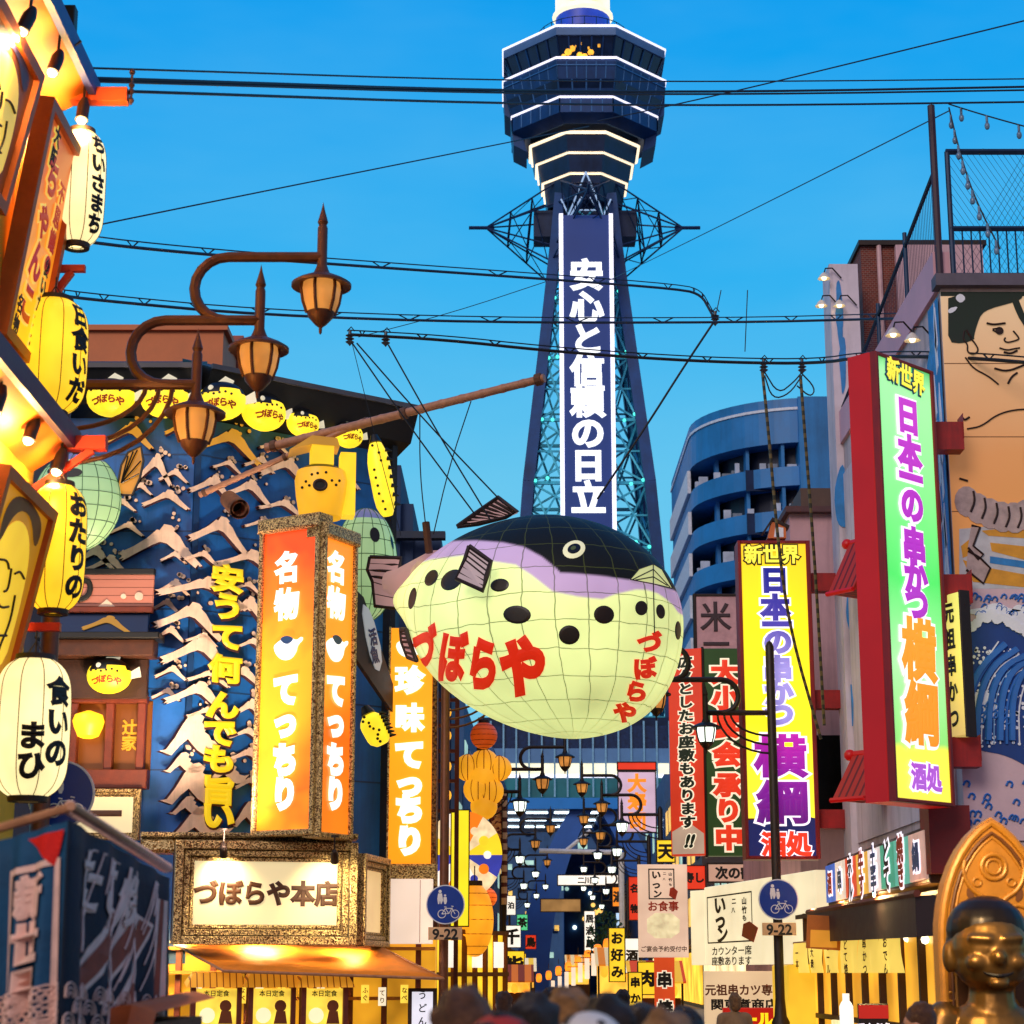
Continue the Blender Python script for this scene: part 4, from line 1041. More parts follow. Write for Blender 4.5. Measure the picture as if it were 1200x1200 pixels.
# black eave band with sloping roof
for P, x0, x1 in ((PA, -.3, PA.w + .05), (PB, -.15, PB.w + .35)):
    m = MB(); zl, zh = P.px(200 if P is PA else 300, 500)[1], hA
    m.hexa([(x0, -.45, zh - .62), (x1, -.45, zh - .62), (x1, .3, zh - .9), (x0, .3, zh - .9), (x0, -.75, zh + .05), (x1, -.75, zh + .05), (x1, .5, zh + .55), (x0, .5, zh + .55)])
    on(P, m, 'eave', BLKR)
    m = MB(); m.box(x0, x1, -.80, -.70, zh + .02, zh + .12); on(P, m, 'eave_trim', M('eave_grey_trim', '#4a4a52', .5))
on(PB, MB().box(PB.w + .0, PB.w + .12, -.3, .3, 0, hA - .3), 'corner_post', BLKR)
WT = [(-.5, -.16), (-.32, .0), (-.17, .18), (-.05, .38), (-.02, .36), (.03, .5), (.12, .47), (.17, .38), (.15, .34), (.22, .22), (.29, .0), (.38, -.2), (.5, -.45), (.47, -.47), (.45, -.42), (.42, -.5), (.29, -.30), (.16, -.08), (.07, .06), (-.01, .10), (-.1, .03), (-.25, -.12), (-.38, -.26), (-.46, -.34), (-.43, -.27), (-.49, -.30), (-.45, -.22)]
WT2 = [(-.5, -.4), (-.4, -.36), (-.28, -.1), (-.16, .22), (-.05, .45), (.06, .5), (.16, .4), (.12, .28), (.2, .2), (.17, .08), (.24, .02), (.27, -.08), (.38, -.12), (.5, -.05), (.4, -.25), (.48, -.28), (.34, -.42), (.2, -.44), (.06, -.32), (-.08, -.1), (-.2, -.26), (-.32, -.48)]
def wave(P, cx, cy, wpx, hpx, mat=None, t=WT, flip=1, foam=True, k=0):
    x, z = P.px(cx, cy); s = m_px(37.5) / .97
    w, h = wpx * s * (1.05 if P is PA else 1.42), hpx * s * 1.12
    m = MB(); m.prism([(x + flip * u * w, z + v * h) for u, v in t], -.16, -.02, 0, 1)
    if foam:
        rnd = random.Random(int(cx * 7 + cy))
        for q in range(5): m.prism(circle(x + flip * (.12 + .1 * rnd.random() * q) * w, z + (.62 + .22 * rnd.random()) * h - .05 * q * h, (.022 + .03 * rnd.random()), n=8), -.08, -.02, 0, 1)
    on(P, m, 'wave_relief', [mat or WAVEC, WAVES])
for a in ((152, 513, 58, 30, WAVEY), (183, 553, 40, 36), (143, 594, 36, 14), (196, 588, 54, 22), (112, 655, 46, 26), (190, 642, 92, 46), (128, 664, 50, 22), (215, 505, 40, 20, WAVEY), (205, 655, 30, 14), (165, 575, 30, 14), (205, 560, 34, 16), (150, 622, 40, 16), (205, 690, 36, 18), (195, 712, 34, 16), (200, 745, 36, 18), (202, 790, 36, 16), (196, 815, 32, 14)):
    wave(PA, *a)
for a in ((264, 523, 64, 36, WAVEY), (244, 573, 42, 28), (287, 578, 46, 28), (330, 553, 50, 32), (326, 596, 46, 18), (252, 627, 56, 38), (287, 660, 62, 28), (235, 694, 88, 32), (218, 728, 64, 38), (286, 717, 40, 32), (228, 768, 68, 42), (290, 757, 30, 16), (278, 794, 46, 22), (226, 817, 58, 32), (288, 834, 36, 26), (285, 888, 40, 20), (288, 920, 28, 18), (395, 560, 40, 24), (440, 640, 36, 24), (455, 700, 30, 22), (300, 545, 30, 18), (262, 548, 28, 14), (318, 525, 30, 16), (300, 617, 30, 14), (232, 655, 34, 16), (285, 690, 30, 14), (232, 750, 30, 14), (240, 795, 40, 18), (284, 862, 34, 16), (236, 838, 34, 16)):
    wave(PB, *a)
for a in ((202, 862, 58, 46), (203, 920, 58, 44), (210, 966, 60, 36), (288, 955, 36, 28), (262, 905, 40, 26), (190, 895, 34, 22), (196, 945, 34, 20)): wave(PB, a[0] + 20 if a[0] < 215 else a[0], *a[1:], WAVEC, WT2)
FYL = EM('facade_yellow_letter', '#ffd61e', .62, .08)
g = MB(); gs = MB()
for ch, px, py in zip('安うて何んでも旨い', (261, 261, 261, 258, 255, 252, 251, 250, 250), (680, 712, 747, 785, 827, 859, 890, 927, 956)):
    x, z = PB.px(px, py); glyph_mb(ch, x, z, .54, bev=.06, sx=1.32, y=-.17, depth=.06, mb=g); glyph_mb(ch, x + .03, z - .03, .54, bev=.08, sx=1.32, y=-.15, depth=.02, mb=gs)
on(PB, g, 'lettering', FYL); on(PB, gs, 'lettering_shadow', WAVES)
# peach parapet box and rusty hut on the roof
m = MB(); q0, q1 = at(100, 422, 41), at(262, 388, 41); m.box(q0.x, q1.x, 41, 43, zt_ - .5, q1.z); m.box(q0.x - .1, q1.x + .1, 40.9, 43.1, q1.z, q1.z + .12); m.build('parapet_box', M('peach_render', '#d07a4c', .7, var=.15, scale=1), rs, world=True)
m = MB(); q0, q1 = at(258, 430, 43), at(284, 390, 43); m.box(q0.x, q1.x, 43.2, 45, zt_ - .5, q1.z); m.build('roof_hut', M('rust_pink_sheet', '#a05a50', .7, var=.3), rs, world=True)
# little pufferfish lanterns along the eave
EV = [(PA, 130, 466, 1, 'leftmost'), (PA, 193, 467, 1, 'second from the left'), (PA, 260, 470, 1, 'third from the left'), (PB, 309, 483, 1, 'fourth from the left'), (PB, 355, 496, .75, 'fifth from the left'), (PB, 408, 510, .7, 'rightmost, partly behind the bamboo pole')]
for P, px, py, s, wh in EV:
    x, z = P.px(px, py); mm = P.o + P.u * x + P.n * .75; mm.z = P.o.z + z
    p2 = at(px, py, mm.y)
    small_puffer('yellow pufferfish lantern on the black eave, ' + wh, p2, P.rot, 1.12 * s)
# wooden window bay at the left of the facade
def bay(px0, px1, py0, py1, d0, d1, mat, nm, parent=None):
    (x0, z1), (x1, z0) = PA.px(px0, py0), PA.px(px1, py1); return on(PA, MB().bbox(x0, x1, -d1, -d0, z0, z1, .015), nm, mat, parent)
PLK = STRIPE('pink_plank', '#c07a68', '#7c4438', 6.5, 'Z', duty=.9)
bp_ = bay(60, 186, 680, 718, .55, .62, PLK, 'plank_board'); bay(58, 188, 674, 681, .5, .66, BLKR, 'board_cap')
x, z = PA.px(106, 698); g = glyph_mb('り', x, z, .52, bev=.06, y=-.63, depth=.03); on(PA, g, 'lettering', INK)
m = MB()
for px in (85, 133): x, z = PA.px(px, 713); m.prism([(x - .16, z - .08), (x + .16, z - .08), (x, z + .06)], -.64, -.62)
for px, r in ((152, .05), (170, .08)): x, z = PA.px(px, 706); m.prism(circle(x, z, r, n=14), -.64, -.62)
on(PA, m, 'painted_mark', WAVEC)
bay(60, 186, 718, 725, .5, .68, REDW, 'board_sill'); bay(60, 180, 725, 750, .45, .58, WBLUE2, 'blue_strip')
x, z = PA.px(132, 738); m = MB(); m.prism(smooth_poly([(x + u * .95, z + v * .34) for u, v in WT], 1), -.62, -.57); on(PA, m, 'gold_wave', WAVEY)
bay(54, 196, 750, 757, .3, .95, BLKR, 'small_eave'); bay(60, 188, 757, 776, .3, .8, WOOD, 'lintel'); bay(60, 176, 776, 822, .25, .4, DKW, 'panel_back')
x, z = PA.px(128, 790); mm = PA.o + PA.u * x + PA.n * .62; mm.z = PA.o.z + z
small_puffer('yellow and black pufferfish lantern over the wooden bay window', at(128, 792, mm.y), PA.rot, 1.0)
bay(60, 176, 822, 912, .0, .06, EM('bay_window_glow', '#8a4a10', .28, .6, scale=1.4), 'window_glass')
w0 = bay(60, 176, 818, 826, .1, .34, REDW, 'window_frame')
for px in (60, 89, 131, 168): bay(px - 3, px + 3, 826, 906, .1, .3, REDW, 'window_bar', w0)
bay(60, 176, 904, 926, .1, .42, REDW, 'window_sill')
x, z = PA.px(106, 853); mm = PA.o + PA.u * x + PA.n * .2; mm.z = PA.o.z + z
t = thing('round_wall_lamp', 'round glowing lamp behind the wooden bay window bars', 'lamp', mm)
MB().lathe([(.04, .3), (.26, .22), (.30, .10), (.27, -.02), (.20, -.18), (.10, -.22), (0, -.22)], 20).build('lamp_shade', EM('bay_lamp', '#ffb81e', 2.0, .3), t, True)
x, z = PA.px(153, 862); g = glyph_mb('辻家', x, z, .3, bev=.04, vertical=True, y=-.08, depth=.02); on(PA, g, 'window_lettering', EM('window_gold_ink', '#e8a424', .5))
# framed panels
def gframe(t, w, h, b, face, d=.14, gm=None):
    gm = gm or GILT
    MB().bbox(b, w - b, -.03, .0, b, h - b, .004).build('panel', face, t)
    for k, (bb, dd) in enumerate(((0, d), (b * .45, d * .72), (b * .8, d * .4))):
        nb_ = b * (.42, .32, .2)[k]
        for x0, x1, z0, z1 in ((bb, bb + nb_, bb, h - bb), (w - bb - nb_, w - bb, bb, h - bb), (bb + nb_, w - bb - nb_, bb, bb + nb_), (bb + nb_, w - bb - nb_, h - bb - nb_, h - bb)):
            MB().bbox(x0, x1, -dd, .01, z0, z1, .012).build('frame', gm, t)
CRM = EM('sign_cream_panel', '#f8e2ac', .68, .1, scale=.6); CRM2 = EM('sign_cream_panel_side', '#f2c888', .75, .1)
BRK = M('sign_brown_ink', '#4a260a', .55)
P = Pan(60, 165, 925, 985, 36.4)
t = P.thing('framed_sign', 'small gilt framed cream sign beneath the wooden bay window', 'sign'); gframe(t, P.w, P.h, .14, CRM); text(t, '一', P.w * .60, P.h * .52, .62, BRK, bev=.05, y=-.035)
P = Pan(203, 417, 985, 1107, 34.4, 35.2); P.h = at(203, 985, 34.4).z - P.o.z
t = P.thing('framed_sign', 'wide gilt framed cream signboard over the orange awning', 'sign'); gframe(t, P.w, P.h, .34, CRM, .2)
text(t, 'づぼらや本店', P.w * .505, P.h * .50, .435, BRK, bev=.055, y=-.035, sx=.97)
MB().box(.02, P.w - .02, .01, .5, .02, P.h - .02).build('backing_box', DKW, t)
P2 = Pan(418, 448, 1000, 1109, 35.25, 37.2)
t2 = P2.thing('framed_sign', 'narrow gilt framed side panel round the corner from the wide signboard', 'sign'); gframe(t2, P2.w, P2.h, .26, CRM2, .16)
m = MB(); m.box(-2.3, 2.3, -.02, .35, 0, .22)
# upper gilded cornice and long ledge behind the frame
P = Pan(165, 412, 982, 1000, 34.9, 35.4)
t = P.thing('gilt_cornice', 'glittering gilt ledge between the orange lightbox and the wide signboard', 'cornice')
MB().bbox(0, P.w, -.22, .4, 0, P.h, .05).build('ledge', GILT2, t); MB().bbox(0, P.w + .1, -.3, .4, P.h, P.h + .09, .03).build('ledge_lip', GILT, t)
# the orange lightbox
ORP = ER('lightbox_orange_print', [(0, '#ff9a1a'), (.12, '#f06a14'), (.4, '#ff9c1c'), (.62, '#ffa020'), (.78, '#f5781a'), (1, '#f04a16')], 5.2, 1.0, noise=.22)
ORP2 = ER('lightbox_orange_print_side', [(0, '#f08018'), (.3, '#f56a14'), (.5, '#ff9420'), (.75, '#f88a1c'), (1, '#ff8c24')], 5.2, .95, noise=.2)
LETW = EM('lightbox_white_letters', '#fffaf4', 1.25, .03)
Pf = Pan(302, 373, 610, 981, 34.7, 34.0); Ps = Pan(373, 413, 610, 981, 34.0, 35.0)
t = Pf.thing('lightbox_sign', 'tall two sided orange lightbox with gilt edging on the restaurant corner', 'lightbox')
def lbface(P, mat, chars, xw):
    b = .09; h = P.h
    mm = Matrix.LocRotScale(P.o, Matrix.Rotation(P.rot, 3, 'Z').to_quaternion(), (1, 1, 1))
    def put(mb, nm, mt, par=t, lab=None):
        mb.v = [tuple(mm @ Vector(v)) for v in mb.v]; return mb.build(nm, mt, par, world=True)
    put(MB().box(b, P.w - b, -.02, .2, .1, h - .28), 'lit_panel', mat)
    put(MB().bbox(0, b, -.09, .25, 0, h - .2, .02), 'gilt_edge', GILT); put(MB().bbox(P.w - b, P.w - .002, -.09, .25, 0, h - .2, .02), 'gilt_edge', GILT)
    put(MB().bbox(b, P.w - b, -.08, .25, 0, .1, .02), 'gilt_edge', GILT); put(MB().bbox(-.02, P.w + .02, -.14, .3, h - .28, h - .02, .04), 'gilt_cap', GILT)
    g = MB(); gp = MB(); sh = MB()
    for ch, py in chars:
        x, z = P.px(P.cx(py), py)
        if ch == '*':
            s = .3 * xw
            gp.prism(smooth_poly([(x - s, z), (x - s * .8, z - s * .5), (x - s * .3, z - s * .9), (x + s * .3, z - s * .9), (x + s * .75, z - s * .5), (x + s * .85, z), (x + s * 1.25, z + s * .25), (x + s * 1.2, z + s * .5), (x + s * .8, z + s * .25), (x + s * .4, z + s * .45), (x - s * .3, z + s * .45), (x - s * .8, z + s * .2)], 2), -.05, -.02)
            sh.prism(smooth_poly([(x - s * .5, z + s * .45), (x - s * .1, z + s * .1), (x + s * .3, z + s * .1), (x + s * .6, z + s * .4), (x + s * .2, z + s * .6), (x - s * .2, z + s * .6)], 1), -.06, -.05)
        else: glyph_mb(ch, x, z, .58, bev=.05 if ch in '名物' else .085, y=-.025, depth=.04, sx=xw, mb=g)
    put(g, 'lettering', LETW); f = put(gp, 'fish_emblem', LETW); put(sh, 'fish_back', M('emblem_blue', '#3a5a8c', .5), f)
Pf.cx = lambda py: 339 - (py - 610) * .012; Ps.cx = lambda py: 392.5 - (py - 610) * .006
lbface(Pf, ORP, (('名', 665), ('物', 708), ('*', 757), ('て', 808), ('っ', 846), ('ち', 890), ('り', 930)), .95)
lbface(Ps, ORP2, (('名', 665), ('物', 707), ('*', 757), ('て', 808), ('っ', 846), ('ち', 890), ('り', 930)), 1.05)
a, b, c = Pf.o, Ps.o, Ps.o + Ps.u * Ps.w
d = c + (a - b); inn = .24
m = MB(); 
def inset(p, q): return p + (q - p).normalized() * inn
pts = [inset(a, d), inset(b, d), inset(c, d), d]
m.hexa([Vector((p.x, p.y, a.z + .02)) for p in pts] + [Vector((p.x, p.y, a.z + Pf.h - .05)) for p in pts]); m.build('box_core', DKW, t, world=True)
# second orange sign further along
P = Pan(455, 511, 735, 1020, 38.0, 38.0)
t = P.thing('lightbox_sign', 'slim orange lightbox standing behind the big pufferfish, right of the corner', 'lightbox')
MB().box(.03, P.w - .08, -.02, .3, .12, P.h - .02).build('lit_panel', ER('lightbox_amber_print', [(0, '#ff9a14'), (.5, '#ffa21a'), (1, '#ff9c1e')], 4.9, .95, noise=.1), t)
MB().bbox(P.w - .08, P.w + .02, -.08, .35, 0, P.h, .02).build('gilt_edge', GLIT('brown_gilt', '#4a2008', '#a8703a', 30), t); MB().bbox(-.01, .03, -.06, .35, 0, P.h, .01).build('gilt_edge', GILT2, t)
MB().bbox(-.03, P.w + .04, -.12, .35, -.28, .12, .04).build('gilt_cap', GILT, t)
g = MB()
for ch, py in (('珍', 797), ('味', 841), ('て', 884), ('っ', 918), ('ち', 948), ('り', 985)):
    x, z = P.px(480, py); glyph_mb(ch, x, z, .56, bev=.055 if ch in '珍味' else .085, y=-.025, depth=.04, mb=g)
g.build('lettering', LETW, t)
x, z = P.px(477, 757); MB().prism(smooth_poly([(x - .25, z + .1), (x - .15, z - .2), (x + .15, z - .25), (x + .3, z - .05), (x + .3, z + .15)], 2), -.05, -.02).build('fish_emblem', LETW, t)
P = Pan(447, 507, 1030, 1106, 37.3)
t = P.thing('blank_sign', 'plain white glowing panel under the slim orange lightbox', 'sign'); MB().bbox(0, P.w, -.05, .2, 0, P.h, .015).build('panel', EM('white_pink_panel', '#f6dcc8', .82, .1), t)
MB().box(P.w * .75, P.w * .76, -.054, -.05, .02, P.h - .02).build('panel_joint', REDW, t)
# green pufferfish models, yellow stack, dark side banner
GRN = EM('green_puffer_skin', '#bde8a8', .42, .15); LAVM = EM('green_puffer_back', '#8a90c8', .3)
def green_puffer(label, c, rx, ry, rz, yaw, eyes):
    t = thing('green_puffer_lantern', label, 'lantern', c, yaw, 'pale green pufferfish lanterns on the restaurant')
    m = MB(); m.ball((0, 0, 0), rx, ry, rz, n=36); mi = []
    for f in m.f: q = sum((Vector(m.v[i]) for i in f), Vector()) / len(f); mi.append(1 if q.z > rz * .72 else 0)
    m.mi = mi; b = m.build('body', [GRN, LAVM], t, True)
    m = MB()
    for k in range(6): 
        f = -.75 + .28 * k; rr = math.sqrt(1 - f * f); m.tube([(rx * rr * 1.004 * math.cos(a), ry * rr * 1.004 * math.sin(a), rz * f) for a in [2 * math.pi * q / 32 for q in range(33)]], .008, 4)
    for k in range(8): 
        a = math.pi * k / 8; m.tube([(rx * 1.004 * math.cos(u) * math.cos(a), ry * 1.004 * math.cos(u) * math.sin(a), rz * 1.004 * math.sin(u)) for u in [2 * math.pi * q / 32 for q in range(33)]], .008, 4)
    m.build('seam', M('green_seam', '#4a7a50', .6), b)
    for x, z, r0, r1 in eyes:
        y = -ry * math.sqrt(max(.02, 1 - (x / rx) ** 2 - (z / rz) ** 2)); n = Vector((x / rx ** 2, y / ry ** 2, z / rz ** 2)).normalized(); u = n.cross(Vector((0, 0, 1))).normalized(); v = u.cross(n)
        m = MB(); p = Vector((x, y, z)) + n * .012; m.add([p + u * r0 * math.cos(a) + v * r1 * math.sin(a) for a in [2 * math.pi * q / 18 for q in range(18)]], [tuple(range(18))]); m.build('eye_spot', PUFK, t)
    return t
gc = at(428, 662, 37.3)
green_puffer('pale green pufferfish lantern peeping out right of the orange lightbox', gc, .62, .62, 1.12, R(20), ((.02, .48, .10, .16), (.40, .38, .05, .14)))
gc2 = at(90, 588, 35.8)
t = green_puffer('pale green pufferfish lantern half hidden behind the left hand paper lanterns', gc2, .85, .6, .95, R(-10), ((.1, .42, .2, .1), (-.25, .5, .18, .1)))
m = MB(); pts = [at(x, y, 35.75) for x, y in ((136, 578), (142, 545), (150, 530), (165, 523), (168, 540), (164, 560), (155, 580), (144, 580))]
m.add([p for p in pts] + [p + Vector((0, .06, 0)) for p in pts], [tuple(range(8)), tuple(reversed(range(8, 16)))] + [(i, (i + 1) % 8, 8 + (i + 1) % 8, 8 + i) for i in range(8)]); f = m.build('tail_fin', EM('gold_tail', '#e0952a', .5, .2), t, world=True)
m = MB(); m.tube(pts + [pts[0]], .025, 5)
for x, y in ((150, 534), (156, 529), (161, 527), (165, 540), (163, 555)): m.tube([at(142, 566, 35.72), at(x, y, 35.72)], .014, 4)
m.build('fin_rib', PUFK, f, world=True)
# head-on yellow pufferfish lantern above the lightbox
c = at(376, 577, 34.6)
t = thing('puffer_lantern', 'large yellow pufferfish lantern seen head on, sitting on the orange lightbox', 'lantern', c, R(10))
m = MB(); m.lathe([(0, -.5), (.38, -.48), (.45, -.1), (.48, .2), (.44, .38), (.3, .46), (0, .48)], 24); mi = []
for f in m.f: q = sum((Vector(m.v[i]) for i in f), Vector()) / len(f); mi.append(1 if q.z > .33 else 0)
m.mi = mi; m.build('body', [EM('puffer_amber', '#f2ae1e', .85, .2), PUFK], t, True)
m = MB(); m.tube([(.11 * math.cos(a) - .05, -.48, .02 + .09 * math.sin(a)) for a in [2 * math.pi * q / 16 for q in range(17)]], .03, 6); m.build('mouth_ring', DKW, t, True)
m = MB(); m.prism(circle(-.05, .02, .085, n=14), -.485, -.46); m.build('mouth_hole', INK, t)
for x, z in ((-.30, .1), (-.36, 0), (-.24, .02), (.16, .12), (.24, .05), (.3, .14), (-.1, .24), (.05, .26), (-.2, .22)):
    m = MB(); m.ball((x, -math.sqrt(.475 ** 2 - x * x), z), .028, n=8); m.build('spot', PUFK, t)
m = MB(); m.box(-.2, .2, -.3, .3, .46, .95); m.box(.34, .62, -.1, .3, -.42, .75); m.build('lit_box', EM('puffer_stack_yellow', '#ffd024', .9, .25), t)
m = MB(); m.prism([(-.6, .7), (-.2, .98), (.25, .95), (.3, .8), (-.2, .82)], -.32, .3); m.build('side_fin', WAVEY, t)
# two long yellow fish: upright at right, tilted below
def longfish(label, a, b, r, Y):
    A, B = at(*a, Y), at(*b, Y); t = thing('long_fish_lantern', label, 'lantern', A, 0, 'long yellow fish lanterns on the restaurant corner')
    pts = [A.lerp(B, k / 8) for k in range(9)]
    m = MB(); m.tube(pts, [r * q for q in (.55, .85, 1, 1.02, 1, .98, .95, .85, .5)], 16); bd = m.build('body', PUFY, t, True, world=True)
    d = (B - A).normalized(); sd_ = d.cross(Vector((0, 1, 0))).normalized()
    if sd_.x < 0: sd_ = -sd_
    for k in range(1, 8):
        p = A.lerp(B, k / 8) + sd_ * r * .8 + Vector((0, -r * .6, 0)); m = MB(); m.tube([p, p + sd_ * .12 + d * .05], [.05, .012], 6); m.build('spine', PUFK, bd, world=True)
    for k in range(9):
        p = A.lerp(B, (k + .5) / 9) + sd_ * r * random.uniform(-.6, .3) + Vector((0, -r * .95, 0)); m = MB(); m.ball(p, .03, n=8); m.build('spot', PUFK, t, world=True)
    m = MB(); m.tube([A - d * .02, A - d * .18], [r * .6, r * .3], 12); m.build('dark_cap', PUFK, t, True, world=True)
longfish('upright long yellow fish lantern at the right end of the black eave', (440, 520), (454, 604), .22, 37.6)
longfish('tilted long yellow fish lantern low between the two orange lightboxes', (432, 838), (448, 872), .24, 36.6)
P = Pan(414, 470, 690, 830, 36.4, 38.4)
t = P.thing('side_banner', 'dark sloping side banner with faded lettering beside the orange lightbox', 'banner')
q = [P.px(*p) for p in ((414, 690), (424, 700), (470, 836), (470, 852), (414, 770))]
MB().prism(q, -.04, .04).build('banner_panel', M('banner_black', '#18161c', .6, var=.3), t)
q = [P.px(*p) for p in ((420, 706), (432, 716), (446, 770), (440, 792), (428, 760))]; MB().prism(smooth_poly(q, 1), -.06, -.04).build('pale_patch', EM('banner_pale', '#c8ccd8', .3), t)
x, z = P.px(434, 757); text(t, '活魚', x, z, .34, M('banner_blue_ink', '#28306a', .5), bev=.05, vertical=True, y=-.065, rot=.25, shear=-.2)
# bamboo rods and hollow log
def rod(label, a, b, Ya, Yb, r, mat=BAMB):
    A, B = at(*a, Ya), at(*b, Yb); t = thing('bamboo_pole', label, 'pole', A, 0, 'bamboo poles reaching from the restaurant')
    m = MB(); n = 14; pts = []; rs_ = []
    for k in range(n + 1): 
        for e in (-.012, 0, .012): pts.append(A.lerp(B, min(1, max(0, k / n + e)))); rs_.append(r * (1.12 if e == 0 else 1) * (1 - .15 * k / n))
    m.tube(pts[1:-1], rs_[1:-1], 10); m.build('cane', mat, t, True, world=True)
    m = MB()
    for f in (.02, .5, .97): p = A.lerp(B, f); q = A.lerp(B, f + .02); m.tube([p, q], r * 1.3, 10)
    m.build('lashing', M('pole_lashing', '#6a4630', .8), t, world=True)
rod('thick bamboo pole jutting towards the tower from the restaurant corner', (312, 525), (638, 443), 35.4, 33.2, .085)
rod('thin bamboo pole slanting up across the blue wave facade', (234, 580), (432, 492), 35.6, 34.6, .055)
c0, c1 = at(268, 585, 36.6), at(281, 597, 35.9)
t = thing('hollow_log', 'short hollow log hung on the wave facade under the thin pole', 'log', c0)
m = MB(); m.tube([c0, c1], [.17, .19], 16, cap=False); m.tube([c0, c1], [.12, .13], 16, cap=False); so = m.build('log', M('log_brown', '#8a5a40', .8, var=.3, scale=9, bump=.4), t, True, world=True)
m = MB(); m.tube([c0.lerp(c1, .5), c0.lerp(c1, .55)], .125, 16); m.build('log_inside', M('log_dark', '#1c0e08', .9), t, world=True)
# awning and the lit shop front beneath
AWN = M('awning_orange_cloth', '#f28a1a', .65, var=.2, scale=3, bump=.1)
a0, a1 = at(200, 1104, 35.6), at(446, 1110, 36.6); b0, b1 = at(262, 1138, 33.6), at(520, 1147, 34.6)
t = thing('awning', 'orange cloth awning sloping out under the wide signboard', 'awning', a0)
m = MB(); n = 16; V = []
for j in range(5):
    for i in range(n + 1):
        p = a0.lerp(a1, i / n).lerp(b0.lerp(b1, i / n), j / 4); p.z -= .03 * math.sin(math.pi * j / 4) + .012 * math.sin(i * 2.2) * j / 4; V.append(p)
m.add(V, [(j * (n + 1) + i, j * (n + 1) + i + 1, (j + 1) * (n + 1) + i + 1, (j + 1) * (n + 1) + i) for j in range(4) for i in range(n)])
o = m.build('awning_cloth', AWN, t, True, world=True); so = o.modifiers.new('thick', 'SOLIDIFY'); so.thickness = .02
m = MB(); m.tube([b0, b1], .025, 8); m.tube([a0, b0], .022, 8); m.tube([a1, b1], .022, 8); m.build('awning_rail', BAMB, t, True, world=True)
SHOPY = EM('shop_warm_glow', '#ffb428', .55, .45, scale=1.2); SHOPY2 = EM('shop_bright_yellow', '#ffd84a', .95, .3, scale=3)  # back wall's lamplit look is put in as its own glow
q0, q1 = at(150, 1150, 37.0), at(510, 1150, 37.8)
t = thing('eatery_counter', 'warm yellow lit shop front under the orange awning', 'eatery', (q0.x, 37.0, 0))
m = MB(); m.hexa([(q0.x, 36.9, .12), (q1.x, 37.8, .12), (q1.x, 38.4, .12), (q0.x, 37.5, .12), (q0.x, 36.9, 2.35), (q1.x, 37.8, 2.35), (q1.x, 38.4, 2.35), (q0.x, 37.5, 2.35)]); m.build('back_wall', SHOPY, t, world=True)
m = MB()
for k in range(9): x = q0.x + (q1.x - q0.x) * (k + .5) / 9; m.box(x - .05, x + .05, 36.75 + .1 * k, 36.9 + .1 * k, .12, 2.3)
m.build('post', REDW, t, world=True)
m = MB(); 
for z in (1.25, 1.72, 2.15): m.hexa([(q0.x, 36.5, z), (q1.x, 37.4, z), (q1.x, 37.8, z), (q0.x, 36.9, z), (q0.x, 36.5, z + .06), (q1.x, 37.4, z + .06), (q1.x, 37.8, z + .06), (q0.x, 36.9, z + .06)])
m.build('shelf', M('shelf_ochre', '#b8701c', .6), t, world=True)
PNAMES = ('left', 'middle', 'right')
for k, (x0, x1) in enumerate(((222, 284), (289, 347), (351, 408))):
    P = Pan(x0, x1, 1150, 1200, 34.4, 34.6)
    t = P.thing('display_case', PNAMES[k] + ' one of three small roofed menu cases under the awning', 'display case', 'roofed menu cases under the awning')
    m = MB(); m.hexa([(-.08, -.3, P.h - .1), (P.w + .08, -.3, P.h - .1), (P.w + .08, .35, P.h - .02), (-.08, .35, P.h - .02), (.05, -.1, P.h + .14), (P.w - .05, -.1, P.h + .14), (P.w - .05, .3, P.h + .16), (.05, .3, P.h + .16)]); m.build('roof', STRIPE('case_roof_tiles', '#e8a02a', '#8a5010', 9, 'X', duty=.8, emis=.45), t)
    for x in (.02, P.w - .1): MB().box(x, x + .08, -.12, .2, -1.0, P.h - .1).build('post', REDW, t)
    MB().bbox(.1, P.w - .1, -.03, .15, -.7, P.h - .12, .01).build('poster', SHOPY2, t)
    text(t, '本日定食', P.w / 2, P.h - .2, .11, M('poster_green_ink', '#3a4a14', .6), bev=.02, y=-.035, depth=.004)
    m = MB(); m.prism(circle(P.w * .68, P.h * .42, .10, n=14), -.04, -.03); m.prism([(P.w * .55, 0), (P.w * .82, 0), (P.w * .78, P.h * .3), (P.w * .6, P.h * .3)], -.042, -.03); m.build('printed_figure', M('poster_brown', '#7a3c14', .6), t)
    m = MB(); m.prism(circle(P.w * .34, P.h * .2, .13, n=14), -.04, -.03); m.build('printed_bowl', EM('poster_white', '#fff0c0', .9), t)
P = Pan(478, 512, 1158, 1216, 35.0)
t = P.thing('menu_board', 'white menu board in a dark frame beside the left sign pole', 'menu board')
MB().bbox(0, P.w, -.05, .05, 0, P.h, .02).build('frame', DKW, t); MB().box(.07, P.w - .07, -.055, -.048, .05, P.h - .06).build('board', EM('menu_white', '#e8e6f4', .85), t); text(t, 'うどん', P.w / 2, P.h * .6, .16, INK, bev=.02, vertical=True, pitch=.22, y=-.056, depth=.006)
